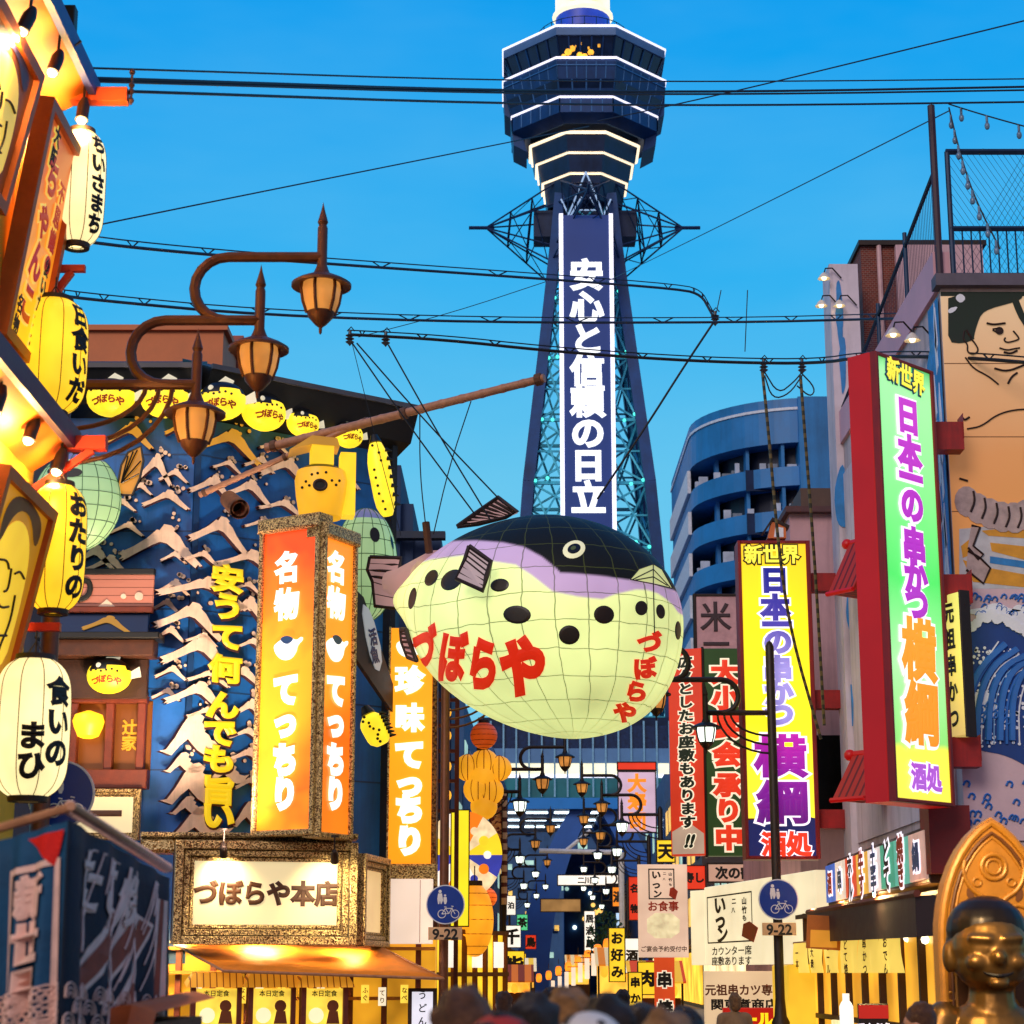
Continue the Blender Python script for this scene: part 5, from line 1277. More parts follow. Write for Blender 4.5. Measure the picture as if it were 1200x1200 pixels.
for k in range(11):
    px = 232 + 24 * k + (k % 3) * 2; c = at(px, 1154 + (k % 2) * 3, 35.4 + .07 * k)
    t = thing('paper_menu', ('cream' if k % 3 == 0 else 'yellow') + ' paper menu strip under the awning, ' + ('leftmost', 'second', 'third', 'fourth', 'fifth', 'sixth', 'seventh', 'eighth', 'ninth', 'tenth', 'rightmost')[k] + ' in the row counted from the left', 'paper menu', c, .2, 'paper menu strips under the awning')
    MB().box(-.07, .07, -.005, .005, -.32, 0).build('paper', SHOPY2 if k % 3 else EM('menu_strip_white', '#fff0cc', .9, .1), t)
    text(t, ('ふぐ', 'てり', 'なべ', 'さけ')[k % 4], 0, -.16, .11, REDW, bev=.02, vertical=True, pitch=.13, y=-.008, depth=.004)
for k in range(3):
    lamp('AREA', (q0.x + 1 + 1.6 * k, 35.6, 2.35), 150, (1, .66, .22), .5, (q0.x + 1 + 1.6 * k, 36.4, 0), name='awning_light')
# sign lamps over the wide signboard and on the cornice
for k, (px, py) in enumerate(((262, 990), (392, 998))):
    p = at(px, py, 33.9); spotlight('small arm lamp lighting the wide signboard, ' + ('left' if k == 0 else 'right') + ' one of two', p, at(px, 1050, 34.9), 'arm lamps over the wide signboard', 170, (1, .8, .45), 1.2)
# flood lights that wash the blue facade from the ledge
for px, e in ((190, 1300), (270, 1300)): lamp('SPOT', at(px, 1000, 33.5), e, (1, .75, .55), .15, at(px + 5, 640, 37.2), 80, 'facade_floodlight')
lamp('SPOT', at(150, 985, 33.0), 900, (1, .72, .4), .15, at(130, 780, 36.8), 70, 'facade_floodlight')
# dark blue block beyond
t = thing('stepped_building', 'dark blue stepped building behind the restaurant and the pufferfish tail', 'building', at(480, 1139, 58))
m = MB()
for x0, x1, py in ((440, 470, 545), (466, 484, 588), (480, 516, 622), (440, 530, 700)):
    A, B = at(x0, py, 58), at(x1, py, 58); m.box(A.x, B.x, 58 + (x0 - 440) * .01, 66 + (x1 % 7) * .1, 0.0 if x0 != 440 else .02, A.z)
m.build('wall', M('dusk_blue_wall', '#17365e', .7, var=.25, scale=.4), t, world=True)
m = MB(); A, B = at(462, 624, 57.8), at(522, 632, 57.8); m.box(A.x, B.x, 57.6, 58, B.z, A.z); m.build('roof_edge', M('dusk_roof_edge', '#12243c', .6), t, world=True)
# ================================================================== RIGHT SIDE
RX_ = 6.2
PALE = M('pale_render', '#c9b8bc', .75, var=.15, scale=1.2, streak=.5)
PINKW = M('pink_render', '#cfa9ae', .75, var=.16, scale=1, streak=.5)
DRED = M('dark_red_paint', '#8c1414', .45, var=.25, scale=2, streak=.5)
RED = EM('red_box_side', '#b80a0a', .45, .12)
BRICKM = BRICK('red_brick', '#7a3020', '#5c2218', '#8a7468', 6)
RB = thing('mural_building', 'pale street corner building with big painted murals and rooftop cage at right', 'building', (6.4, 27, 0))
zr = at(1150, 338, 27).z
xc = at(1111, 500, 27).x
def RBb(m, nm, mat, smooth=False, par=None): return m.build(nm, mat, par or RB, smooth, world=True)
far = 36.4
def side_top(Y): return zr - .02
# main body; the street wall carries a raised sloping parapet
RBb(MB().box(xc, 16, 27, far, 0, zr), 'wall', PALE)
RBb(MB().box(xc - .03, xc, 27.6, far, 4.0, zr - .6), 'street_wall_render', M('pale_mottled_render', '#d8ccd6', .75, var=.14, scale=1.5, streak=.5))
RBb(MB().box(xc - .1, 16.1, 26.85, 27.15, zr, zr + .18), 'coping', M('coping_grey', '#5c5664', .7))
# pink parapet strip along the street edge, blue painted strip below it
RBb(MB().box(xc - .06, xc + .18, 27.15, far, zr + .0, zr + .62), 'parapet', M('pink_parapet', '#d8a6b4', .7, var=.1, scale=1))
BLUP = M('mural_sky_blue', '#2a86cc', .6, var=.35, scale=3); WHP = M('mural_white', '#e8eef8', .6, var=.1)
PB1 = Pan(978, 1110, 340, 900, 36.2, 27.1)
mmB = Matrix.LocRotScale(Vector((xc - .03, far, 0)), Matrix.Rotation(-math.pi / 2, 3, 'Z').to_quaternion(), (1, 1, 1))
def onw(mb, nm, mat, par=None):
    """shapes drawn on the street wall: x = distance from its far end towards the viewer, z = height"""
    mb.v = [tuple(mmB @ Vector(v)) for v in mb.v]; return mb.build(nm, mat, par or RB, world=True)
rnd = random.Random(3)
m = MB()
for x, z, w, h in ((.5, 8.2, .5, 1.8), (.8, 6.5, .35, .8), (.45, 5.0, .45, 2.0), (7.9, 9.2, .5, 2.2), (8.3, 7.4, .45, 1.6), (8.0, 5.2, .4, 1.2), (8.6, 10.2, .5, 1.2), (.3, 10.2, .4, 1.5), (7.0, 10.4, 1.2, .8)):
    m.prism(smooth_poly([(x + w * (.5 * math.cos(a)) * rnd.uniform(.45, 1.15), z + h * .5 * math.sin(a) * rnd.uniform(.6, 1.1)) for a in [2 * math.pi * q / 11 for q in range(11)]], 2), -.018 - .002 * rnd.random(), 0)
onw(m, 'painted_wave', BLUP)
onw(MB().box(8.65, 9.3, -.012, 0, 6.7, zr - .1), 'painted_strip', BLUP)
m = MB()
for k in range(16): x = rnd.uniform(8.7, 9.15); z = rnd.uniform(6.9, zr - .5); m.prism([(x, z), (x + .12, z + .1), (x + .05, z + .7), (x - .03, z + .4)], -.02, -.012)
onw(m, 'painted_flecks', WHP)
# strip with black characters and lit yellow calligraphy strip
onw(MB().box(8.55, 9.3, -.02, 0, 5.35, 6.7), 'painted_strip', M('peach_strip', '#d8a070', .6))
g = glyph_mb('串かつ', 8.93, 6.02, .42, bev=.05, sx=1.3, vertical=True, y=-.022, depth=.01); onw(g, 'lettering', INK)
P = Pan(1108, 1132, 700, 866, 26.7, 26.3)
t = P.thing('strip_sign', 'narrow lit yellow calligraphy strip between the green sign and the wave mural', 'sign')
MB().bbox(0, P.w, -.06, .1, 0, P.h, .015).build('lit_panel', ER('strip_yellow', [(0, '#c8b060'), (.5, '#f0e060'), (1, '#d8e070')], 2, .85), t); text(t, '元祖串かつ', P.w / 2, P.h / 2, .30, M('strip_green_ink', '#1c3414', .5), bev=.045, vertical=True, pitch=.36, y=-.062, sx=.75); 
for x in (-.03, P.w): MB().bbox(x, x + .03, -.07, .1, -.02, P.h + .02, .008).build('frame', IRON2, t)
qa, qb = at(978, 640, 36.2), at(1012, 640, 36.2); zq = at(985, 322, 36.2).z
RBb(MB().box(qa.x, qb.x, 35.6, 36.41, 0, zq), 'end_wall', MATS['pale_mottled_render'])
m = MB(); mm_ = random.Random(8)
for k in range(9):
    x = mm_.uniform(qa.x + .1, qb.x - .2); z = mm_.uniform(4, zq - .8); w = mm_.uniform(.08, .2); h_ = mm_.uniform(.5, 1.8)
    m.prism(smooth_poly([(x + w * math.cos(a) * mm_.uniform(.5, 1.1), z + h_ * .5 * math.sin(a) * mm_.uniform(.5, 1.1)) for a in [2 * math.pi * q / 9 for q in range(9)]], 1), 35.585 - .001 * k, 35.6)
RBb(m, 'painted_wave', BLUP)
# brick stair tower and lamp brackets at the far end
q0, q1 = at(1009, 400, 36.6), at(1046, 292, 36.6)
q0.x += .04; RBb(MB().box(q0.x, q1.x, 36.45, 37.6, 0, q1.z), 'brick_tower', BRICKM); RBb(MB().box(q0.x - .05, q1.x + 1.8, 36.35, 37.7, q1.z, q1.z + .1), 'tower_coping', IRON2)
RBb(MB().box(q1.x, q1.x + 1.7, 36.3, 37.5, 0, q1.z - .02), 'stair_wall', PINKW)
m = MB(); m.tube([(q0.x + .35, 36.4, 6), (q0.x + .35, 36.4, q1.z)], .05, 8); RBb(m, 'downpipe', M('pipe_pink', '#c8a0a0', .5), True)
RBb(MB().box(xc - .035, xc + .3, 33.6, 34.4, 8.0, 9.4), 'window', TGLASS)
# gooseneck lamps
def goose(label, p, d):
    t = thing('gooseneck_lamp', label, 'lamp', p, 0, 'gooseneck lamps on the pale building'); e = Vector(d)
    m = MB(); m.tube([Vector((0, 0, 0)), e * .5 + Vector((0, 0, .16)), e * .9 + Vector((0, 0, .12)), e], .014, 6); m.build('arm', IRON2, t, True)
    m = MB(); m.lathe([(.03, .02), (.07, -.02), (.12, -.10)], 14, e); m.build('shade', M('lamp_cream_shade', '#e8dcc8', .4), t, True); MB().ball(e + Vector((0, 0, -.08)), .05, n=8).build('bulb', EM('goose_bulb', '#ffe8b0', 4), t, True)
for k, (px, py, Y, w) in enumerate(((986, 326, 35.55, 'upper lamp of the far corner'), (983, 358, 35.55, 'lower lamp of the far corner'), (1004, 358, 35.55, 'lamp on the brick tower foot'), (1072, 392, 28.6, 'left lamp over the green sign'), (1095, 398, 27.8, 'right lamp over the green sign'))):
    goose('small gooseneck wall lamp, ' + w, at(px, py, Y), (-.35, -.1, .05))
# rooftop cage
CG = M('cage_dark_steel', '#1d3350', .5, .4)
cg = thing('rooftop_cage', 'dark chain link cage with railing on the flat roof at upper right', 'fence', (xc, 27.1, zr + .18))
zt1 = at(1150, 178, 27.1).z; zt0 = at(1150, 268, 27.1).z; zpole = at(1112, 124, 27.1).z
m = MB(); m.tube([(xc + .02, 27.1, zr + .1), (xc + .02, 27.1, zpole)], .055, 8); m.build('tall_post', M('post_purple_brown', '#3a2434', .6), cg, True, world=True)
for x in (xc + .22, xc + 2.4, xc + 4.6): m = MB(); m.tube([(x, 27.1, zr + .18), (x, 27.1, zt1)], .04, 8); m.build('post', CG, cg, True, world=True)
for y in (29.4, 31.8, 34.5): m = MB(); m.tube([(xc + .02, y, zr + .5), (xc + .02, y, zt0 - .2 + (zt1 - zt0) * (.9 - (y - 29) * .12))], .035, 8); m.build('post', CG, cg, True, world=True)
for z, r in ((zt1, .045), (zt0, .04), (zr + .24, .035)): m = MB(); m.tube([(xc + .2, 27.1, z), (xc + 9, 27.1, z)], r, 6); m.build('rail', CG, cg, True, world=True)
m = MB(); m.tube([(xc + .02, 27.1, zt1 - .3), (xc + .02, 36, zt1 - 1.5)], .035, 6); m.build('rail', CG, cg, True, world=True)
m = MB()
for k in range(60): x = xc + .25 + k * .13; m.tube([(x, 27.1, zr + .24), (x, 27.1, zt0)], .012, 4)
m.build('baluster_panel', CG, cg, world=True)
m = MB(); h = zt1 - zr - .24
for k in range(90):
    x = xc + .22 + k * .09
    for s in (-1, 1): m.tube([(x, 27.13, zr + .24), (x + s * h * .6, 27.13, zt1)] if x + s * h * .6 > xc + .22 else [(x, 27.13, zr + .24), (xc + .22, 27.13, zr + .24 + (x - xc - .22) / .6)], .0035, 3)
m.build('chain_link', CG, cg, world=True)['kind'] = 'stuff'
m = MB()
for k in range(80):
    y = 27.2 + k * .11; m.tube([(xc + .03, y, zr + .6), (xc + .03, y, zt1 - .32 - (y - 27) * .13)], .0045, 3)
m.build('chain_link', CG, cg, world=True)['kind'] = 'stuff'
RBb(MB().box(xc + .3, 16, 29.5, 30, zr, zt0 + .0), 'roof_hut', M('mauve_wall', '#8a5a78', .8, var=.15, scale=2))
# wrestler mural: flat painted panel facing the viewer
PM = Pan(1111, 1330, 342, 689, 26.97)
mu = PM.thing('wrestler_mural', 'painted mural of a bare chested wrestler with topknot, high on the right wall', 'mural')
MSK = ER('mural_skin', [(0, '#d08a40'), (.45, '#d9975a'), (.75, '#deb080'), (1, '#e6c79c')], PM.h, .32, noise=.05)  # faint glow added to the mural paint, no lamp behind the wall
MBK = M('mural_dark_green', '#14281c', .7); MLN = M('mural_line', '#2a120a', .7)
MB().box(0, PM.w, 0, .02, 0, PM.h).build('painted_panel', MSK, mu)
def ml(pts, nm, mat, d, sm=2): m = MB(); m.prism(smooth_poly(poly_px(PM, pts), sm), -d, -d + .006); return m.build(nm, mat, mu)
def mt(pts, r=.022, sm=2, par=None, P=PM, mat=None, d=.012):
    m = MB(); m.tube([(x, -d, z) for x, z in smooth_poly(poly_px(P, pts), sm, False)], r, 5); return m.build('painted_line', mat or MLN, par or mu)
for k in range(1, 4): MB().box(0, PM.w, -.004, 0, PM.h * k / 4, PM.h * k / 4 + .012).build('panel_joint', M('mural_joint', '#8a5c34', .7), mu)
m = MB(); m.box(0, PM.w, -.006, 0, PM.px(0, 347)[1], PM.h); m.build('dark_top', MBK, mu)
ml([(1111, 343), (1200, 343), (1196, 352), (1182, 356), (1160, 362), (1150, 368), (1145, 380), (1141, 395), (1142, 398), (1128, 403), (1111, 401), (1111, 370)], 'painted_hair', MBK, .012, 1)
ml([(1182, 343), (1190, 343), (1203, 375), (1220, 395), (1220, 420), (1200, 382), (1192, 370)], 'painted_hair', MBK, .014, 1)
ml([(1120, 347), (1126, 344), (1132, 350), (1126, 356), (1120, 352)], 'hair_ornament', WHP, .018, 1); ml([(1111, 362), (1123, 359), (1118, 366), (1111, 368)], 'hair_ornament', WHP, .018, 1)
for pts in ([(1156, 379), (1164, 381), (1178, 379)], [(1163, 386), (1170, 385), (1176, 387), (1170, 391), (1163, 387)], [(1187, 388), (1193, 395), (1194, 398), (1188, 400), (1180, 402), (1176, 399), (1178, 396)], [(1171, 408), (1180, 411), (1188, 409), (1195, 408)], [(1176, 413), (1184, 415), (1192, 411)],
            [(1130, 388), (1128, 398), (1134, 404), (1133, 413), (1141, 416), (1147, 411), (1142, 402), (1137, 397)], [(1132, 387), (1138, 396)], [(1131, 419), (1140, 432), (1158, 441), (1170, 451)], [(1165, 432), (1180, 436), (1200, 428)], [(1181, 450), (1185, 442), (1192, 437)],
            [(1133, 503), (1150, 500), (1168, 486), (1190, 480), (1215, 480)], [(1128, 490), (1130, 493), (1136, 489)], [(1124, 561), (1134, 564)], [(1205, 500), (1200, 540), (1207, 580)]):
    mt(pts, .013 if len(pts) > 3 else .017)
m = MB(); m.prism(circle(*PM.px(1171, 388), .06, n=12), -.02, -.008); m.build('painted_pupil', MLN, mu)
ROPE = M('mural_rope', '#b8a4a0', .7, var=.3, scale=6); ORS = M('mural_orange_stripe', '#d99a2a', .6)
for k, (x, y) in enumerate(((1133, 588), (1146, 596), (1160, 602), (1174, 606), (1188, 607), (1202, 604), (1216, 600))):
    m = MB(); q = PM.px(x, y); m.prism([(q[0] + u * .22, q[1] + v * .25) for u, v in circle(0, 0, .8, .9, 14)], -.016 - k * .002, -.002); m.build('painted_rope', ROPE, mu); mt([(x + 7, y - 12), (x + 9, y), (x + 4, y + 12)], .016, d=.03)
ml([(1124, 620), (1215, 612), (1300, 606), (1300, 690), (1124, 690)], 'painted_apron', M('mural_pale_apron', '#c4c8cc', .6), .008, 0)
for pts in ([(1150, 622), (1215, 616), (1215, 632), (1158, 628)], [(1160, 636), (1215, 642), (1215, 660), (1162, 646)], [(1128, 656), (1150, 664), (1215, 676), (1215, 690), (1140, 682)], [(1126, 640), (1136, 632), (1138, 650), (1128, 654)]): ml(pts, 'painted_stripe', ORS, .012, 0)
ml([(1160, 652), (1215, 660), (1215, 668), (1160, 660)], 'painted_stripe', BLUP, .013, 0)
for pts in ([(1138, 616), (1148, 618), (1140, 640), (1152, 650), (1146, 656), (1134, 642)], [(1134, 646), (1148, 654), (1160, 666), (1152, 684), (1132, 668)]): ml(pts, 'painted_rope', ROPE, .018, 0); mt(pts, .016, 0, d=.024)
# generic stylised wave mural below it
PW = Pan(1124, 1330, 690, 985, 26.96)
wm = PW.thing('wave_mural', 'painted blue and white stylised sea waves under the wrestler on the right wall', 'mural')
MB().box(0, PW.w, 0, .02, 0, PW.h).build('painted_panel', M('mural_pale_pink', '#d8bcc4', .7, var=.08), wm)
NVY = M('mural_navy', '#0c3c86', .6, var=.2, scale=3); MBL = M('mural_mid_blue', '#2a6ec4', .6, var=.2)
def pw(pts, nm, mat, d, sm=2): m = MB(); m.prism(smooth_poly(poly_px(PW, pts), sm), -d, -d + .006); return m.build(nm, mat, wm)
pw([(1124, 742), (1140, 735), (1160, 722), (1180, 728), (1215, 752), (1300, 760), (1300, 915), (1215, 905), (1180, 885), (1150, 880), (1124, 872)], 'painted_sea', NVY, .008)
for k in range(5):
    mt([(1130 + 14 * k, 868), (1134 + 13 * k, 815), (1150 + 13 * k, 780), (1178 + 14 * k, 755 + 6 * k)], .055, P=PW, par=wm, mat=MBL, d=.012)
def foam_patch(cx, cy, rx, ry, n, s):
    r_ = random.Random(s)
    pts = [(cx + rx * math.cos(a) * r_.uniform(.55, 1.1), cy + ry * math.sin(a) * r_.uniform(.55, 1.1)) for a in [2 * math.pi * q / n for q in range(n)]]
    pw(pts, 'painted_foam', WHP, .02, 1)
foam_patch(1150, 826, 26, 22, 18, 1); foam_patch(1165, 716, 32, 9, 16, 2); foam_patch(1196, 722, 16, 14, 12, 3)
r_ = random.Random(5)
for k in range(26):
    x, y = r_.uniform(1128, 1200), r_.uniform(698, 722); mt([(x, y), (x + 3, y - 5), (x + 7, y - 3), (x + 6, y + 1)], .014, 1, P=PW, par=wm, mat=MBL, d=.01)
for k in range(18):
    x, y = r_.uniform(1128, 1200), r_.uniform(918, 968); mt([(x, y), (x + 3, y - 6), (x + 8, y - 3), (x + 6, y + 2)], .016, 1, P=PW, par=wm, mat=MBL, d=.01)
for k in range(11):
    mt([(1127 + 7.5 * k, 872), (1130 + 7 * k, 822 - 2 * (k % 3)), (1146 + 7 * k, 786 - 3 * (k % 2)), (1170 + 8 * k, 752 + 5 * k)], (.012, .02, .009)[k % 3], P=PW, par=wm, mat=(WHP, MBL, M('mural_light_blue', '#7ab0e4', .6))[k % 3], d=.016)
for k in range(34):
    x = 1126 + 2.3 * k; y = interp([(1124, 740), (1140, 733), (1160, 721), (1180, 727), (1215, 750)], x) + r_.uniform(-4, 3); q = PW.px(x, y); m = MB(); m.prism(circle(q[0], q[1], r_.uniform(.03, .075), n=9), -.024 - .0004 * k, -.012); m.build('painted_foam', WHP, wm)
for k in range(12):
    x, y = r_.uniform(1130, 1175), r_.uniform(806, 850); mt([(x, y), (x + 4, y - 8), (x + 10, y - 6), (x + 9, y), (x + 6, y + 1)], .012, 1, P=PW, par=wm, mat=MBL, d=.03)
m = MB()
for k in range(170):
    x, y = r_.uniform(1128, 1205), r_.uniform(758, 878); q = PW.px(x, y); m.prism(circle(q[0], q[1], r_.uniform(.012, .03), n=7), -.022, -.016)
o = m.build('painted_spray', WHP, wm); o['kind'] = 'stuff'
# ---------------------------------------------------------------- big green sign
def outlined(mbs, s, x, z, size, b0, b1, y=-.02, dep=.03, **kw):
    glyph_mb(s, x, z, size, bev=b0, y=y - dep, depth=.012, mb=mbs[0], **kw); glyph_mb(s, x, z, size, bev=b1, y=y, depth=dep, mb=mbs[1], **kw)
OUTW = EM('sign_white_outline', '#fff6ff', 1.1, .04); 
PG = Pan(1036, 1101, 412, 939, 25.3, 26.2); GK = .86
gsn = PG.thing('vertical_sign', 'tall green and yellow lit sign in a red box, tallest sign at right', 'sign', 'tall vertical restaurant signs on the right')
GRNP = ER('green_print', [(0, '#f6f048'), (.115, '#eef04c'), (.13, '#8ee070'), (.3, '#a8f0a0'), (.5, '#4ee060'), (.75, '#8cf08c'), (.95, '#a2f0a0'), (1, '#30b050')], PG.h, .95, noise=.04)
MB().box(.02, PG.w - .02, -.02, .05, .05, PG.h - .05).build('lit_panel', GRNP, gsn)
MB().bbox(-.03, PG.w + .04, .05, .42, 0, PG.h, .02).build('box_body', RED, gsn)
for x0, x1, z0, z1 in ((-.03, .03, 0, PG.h), (PG.w - .03, PG.w + .04, 0, PG.h), (.03, PG.w - .03, 0, .05), (.03, PG.w - .03, PG.h - .05, PG.h)): MB().bbox(x0, x1, -.05, .05, z0, z1, .01).build('frame', DRED, gsn)
PUR = ER('sign_purple_ink', [(0, '#b060d0'), (.5, '#b22cc0'), (1, '#c83cc8')], PG.h, .8, noise=.3); YEL = EM('sign_yellow_ink', '#fff04a', .95); BLO = M('sign_blue_outline', '#1c5a90', .5); ORA = ER('sign_orange_ink', [(0, '#f08a18'), (1, '#f8a428')], 5., .95, noise=.2)
A = (MB(), MB())
outlined(A, '新世界', PG.w * .5, PG.px(1058, 442)[1], .40 * GK, .04, .10, sx=.86, rot=-.10); A[0].build('lettering', YEL, gsn); A[1].build('lettering_outline', BLO, gsn)
A = (MB(), MB())
for ch, py in zip('日本一の串かつ', (490, 533, 561, 592, 640, 676, 706)):
    outlined(A, ch, PG.w * .5, PG.px(1066, py)[1], .60 * GK, .06, .125, sx=1.05)
A[0].build('lettering', PUR, gsn); A[1].build('lettering_outline', OUTW, gsn)
A = (MB(), MB())
for ch, py in zip('横綱', (762, 836)): outlined(A, ch, PG.w * .5, PG.px(1075, py)[1], .98 * GK, .05, .10, sx=.92, shear=.04)
A[0].build('lettering', ORA, gsn); A[1].build('lettering_outline', OUTW, gsn)
A = (MB(), MB()); outlined(A, '酒処', PG.w * .52, PG.px(1082, 911)[1], .42 * GK, .05, .11, sx=.95, y=-.022); A[0].build('lettering', PUR, gsn); A[1].build('lettering_outline', OUTW, gsn)
BEAMR = M('beam_dark_red', '#a01616', .5, var=.25, streak=.5)
for py in (508, 688, 880):
    a = at(1085, py, 26.4); m = MB(); m.box(a.x, xc + .1, 26.5, 26.8, a.z - .2, a.z + .2); m.build('mounting_beam', BEAMR, gsn, world=True)
for x0, x1, py in ((1095, 1135, 508), (1103, 1145, 689), (1114, 1156, 880)):
    a, b = at(x0, py, 26.9), at(x1, py, 26.2); m = MB(); m.box(xc + .1, b.x, 26.48, 26.82, a.z - .18, a.z + .18); m.build('mounting_beam', BEAMR, gsn, world=True)
# ---------------------------------------------------------------- yellow sign
PY_ = Pan(869, 955, 634, 1007, 36.0, 36.0)
ys = PY_.thing('vertical_sign', 'tall yellow lit sign with blue and purple lettering beside the right lamp post', 'sign', 'tall vertical restaurant signs on the right')
h = PY_.h
MB().box(.06, PY_.w - .08, -.02, .05, h * .125, h - .06).build('lit_panel', ER('yellow_print', [(0, '#f2e23c'), (.4, '#fbf226'), (.75, '#f6dc18'), (1, '#f0c020')], h, .98, noise=.05), ys)
zb = h * .125
m = MB(); m.prism([(.06, .06), (PY_.w - .08, .06), (PY_.w - .08, zb + .0), (PY_.w * .6, zb + .10), (.06, zb - .04)], -.026, .04); m.build('dark_panel', EM('sign_navy', '#16246a', .5), ys)
MB().bbox(0, PY_.w, .05, .5, 0, h, .02).build('box_body', DRED, ys)
for x0, x1, z0, z1 in ((0, .06, 0, h), (PY_.w - .08, PY_.w, 0, h), (.06, PY_.w - .08, 0, .06), (.06, PY_.w - .08, h - .06, h)): MB().bbox(x0, x1, -.06, .05, z0, z1, .012).build('frame', DRED, ys)
BLV = ER('sign_blue_ink', [(.40, '#9a90e0'), (.58, '#a49ae6'), (.72, '#4a40a8'), (.9, '#1a2088')], h, .75, noise=.03); PUR2 = ER('sign_purple_ink_deep', [(.1, '#5a1478'), (.25, '#8a1ca0'), (.4, '#c020b0')], h, .75, noise=.03); ORD = EM('sign_red_ink', '#f0381c', .9)
A = (MB(), MB()); outlined(A, '新世界', PY_.w * .47, PY_.px(908, 650)[1], .37, .035, .10, sx=.93); A[0].build('lettering', YEL, ys); A[1].build('lettering_outline', INK, ys)
A = (MB(), MB())
for ch, px, py in zip('日本一の串かつ', (907, 908, 910, 911, 911, 912, 913), (680, 712, 732, 752, 784, 812, 837)): outlined(A, ch, PY_.px(px, py)[0], PY_.px(px, py)[1], .50, .06, .12, sx=1.08)
A[0].build('lettering', BLV, ys); A[1].build('lettering_outline', OUTW, ys)
A = (MB(), MB())
for ch, px, py in zip('横綱', (914, 917), (886, 940)): outlined(A, ch, PY_.px(px, py)[0], PY_.px(px, py)[1], .80, .04, .085, sx=1.2)
A[0].build('lettering', PUR2, ys); A[1].build('lettering_outline', OUTW, ys)
A = (MB(), MB()); outlined(A, '酒処', PY_.px(921, 989)[0], PY_.px(921, 989)[1], .45, .05, .10, sx=1.0, y=-.03); A[0].build('lettering', ORD, ys); A[1].build('lettering_outline', OUTW, ys)
for py, x1 in ((683, 1008), (820, 1008), (960, 1005)):
    a, b = at(950, py, 36.3), at(x1, py, 36.3); m = MB(); m.box(a.x, b.x, 36.2, 36.5, a.z - .17, a.z + .17); m.build('mounting_beam', BEAMR, ys, world=True)
# little roof ornament above it
t = thing('roof_ornament', 'tiny orange and white gabled ornament on top of the yellow sign', 'ornament', at(905, 632, 36.2))
m = MB(); m.prism([(-.1, 0), (.25, 0), (.25, .25), (-.02, .32)], -.1, .1); m.build('body', M('ornament_orange', '#d8743a', .6), t); m = MB(); m.prism([(.02, .02), (.2, .02), (.2, .2), (.05, .22)], -.11, -.1); m.build('panel', WHP, t); m = MB(); m.prism([(-.2, .1), (0, .40), (.32, .24), (.3, .18), (0, .34), (-.16, .1)], -.13, .13); m.build('roof', IRON2, t)
# ---------------------------------------------------------------- pink house behind, round blue apartment block
t = thing('pink_building', 'narrow pink walled building behind the yellow sign', 'building', (7, 40, 0))
q0, q1 = at(925, 602, 40), at(1010, 602, 40)
MB().box(q0.x, 14, 40, 50, 0, q0.z).build('wall', M('dusty_pink_wall', '#d0a4ac', .75, var=.15, scale=1, streak=.55), t, world=True)
MB().box(q0.x - .1, 14.1, 39.8, 50, q0.z, q0.z + .12).build('coping', M('coping_brown', '#5a3a3c', .7), t, world=True)
MB().box(q0.x + .4, 14, 41, 49, q0.z + .12, q0.z + .8).build('set_back_storey', M('brown_cladding', '#5c463c', .7), t, world=True)
a, b = at(953, 968, 39.9), at(990, 862, 39.9); MB().box(a.x, b.x + .6, 39.85, 40.0, a.z, b.z).build('window', M('dark_green_glass', '#0c1412', .15, var=.5), t, world=True)
a, b = at(950, 640, 39.9), at(958, 640, 39.9)
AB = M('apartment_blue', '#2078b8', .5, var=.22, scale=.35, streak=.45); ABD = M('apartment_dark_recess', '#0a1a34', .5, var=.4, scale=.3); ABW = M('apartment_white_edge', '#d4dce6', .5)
AY = 140.
t = thing('apartment_block', 'blue apartment block with rounded corner and stacked balconies, right of the tower', 'apartment block', at(890, 1139, AY))
xl, xr = at(822, 560, AY).x, at(985, 560, AY).x
def apts(inset, z): # rounded front: from left side round to the straight right part
    P = []
    R0 = 9.0
    for k in range(13):
        a = math.pi * (1 - k / 24.); P.append((xl + R0 + inset * 0 + (R0 - inset) * math.cos(a), AY + 8.5 - (R0 - inset) * math.sin(a) * .95, z))
    P.append((xr, AY + inset - .05, z)); return P
def apt_slab(z0, z1, i0, mat, nm, back=AY + 26):
    A = apts(i0, z0); n = len(A)
    V = A + [(xr, back, z0), (xl + i0, back, z0)]; V = V + [(x, y, z1) for x, y, z in V]; n += 2
    return MB().add(V, [tuple(reversed(range(n))), tuple(range(n, 2 * n))] + [(i, (i + 1) % n, n + (i + 1) % n, n + i) for i in range(n)]).build(nm, mat, t, world=True)
ztop_a = at(890, 466, AY).z
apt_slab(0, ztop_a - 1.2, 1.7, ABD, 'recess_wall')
apt_slab(ztop_a - 3.4, ztop_a, -.05, AB, 'roof_band'); apt_slab(ztop_a - .9, ztop_a - .7, -.15, ABW, 'roof_line')
k = 0; z = ztop_a - 5.2 
while z > 4:
    apt_slab(z - 1.45, z, 0, AB, 'balcony'); 
    m = MB(); A = apts(1.5, z); 
    for i in (2, 6, 9, 12): m.box(A[i][0] - .12, A[i][0] + .12, A[i][1] - 1.3, A[i][1] + .3, z, z + 1.9)
    m.build('balcony_divider', AB, t, world=True); z -= 3.3
MB().box(xr - 3.0, xr + .6, AY - .4, AY + 20, 0, ztop_a - .02).build('stair_wall', AB, t, world=True)
m = MB()
z = ztop_a - 3.4
while z > 4: m.hexa([(xl - .25, AY + 8.6, z - 1.8), (xl + .02, AY + 8.6, z - 1.8), (xl + .02, AY + 26, z - 1.8), (xl - .25, AY + 26, z - 1.8), (xl - .25, AY + 8.6, z), (xl + .02, AY + 8.6, z), (xl + .02, AY + 26, z), (xl - .25, AY + 26, z)]); z -= 3.3
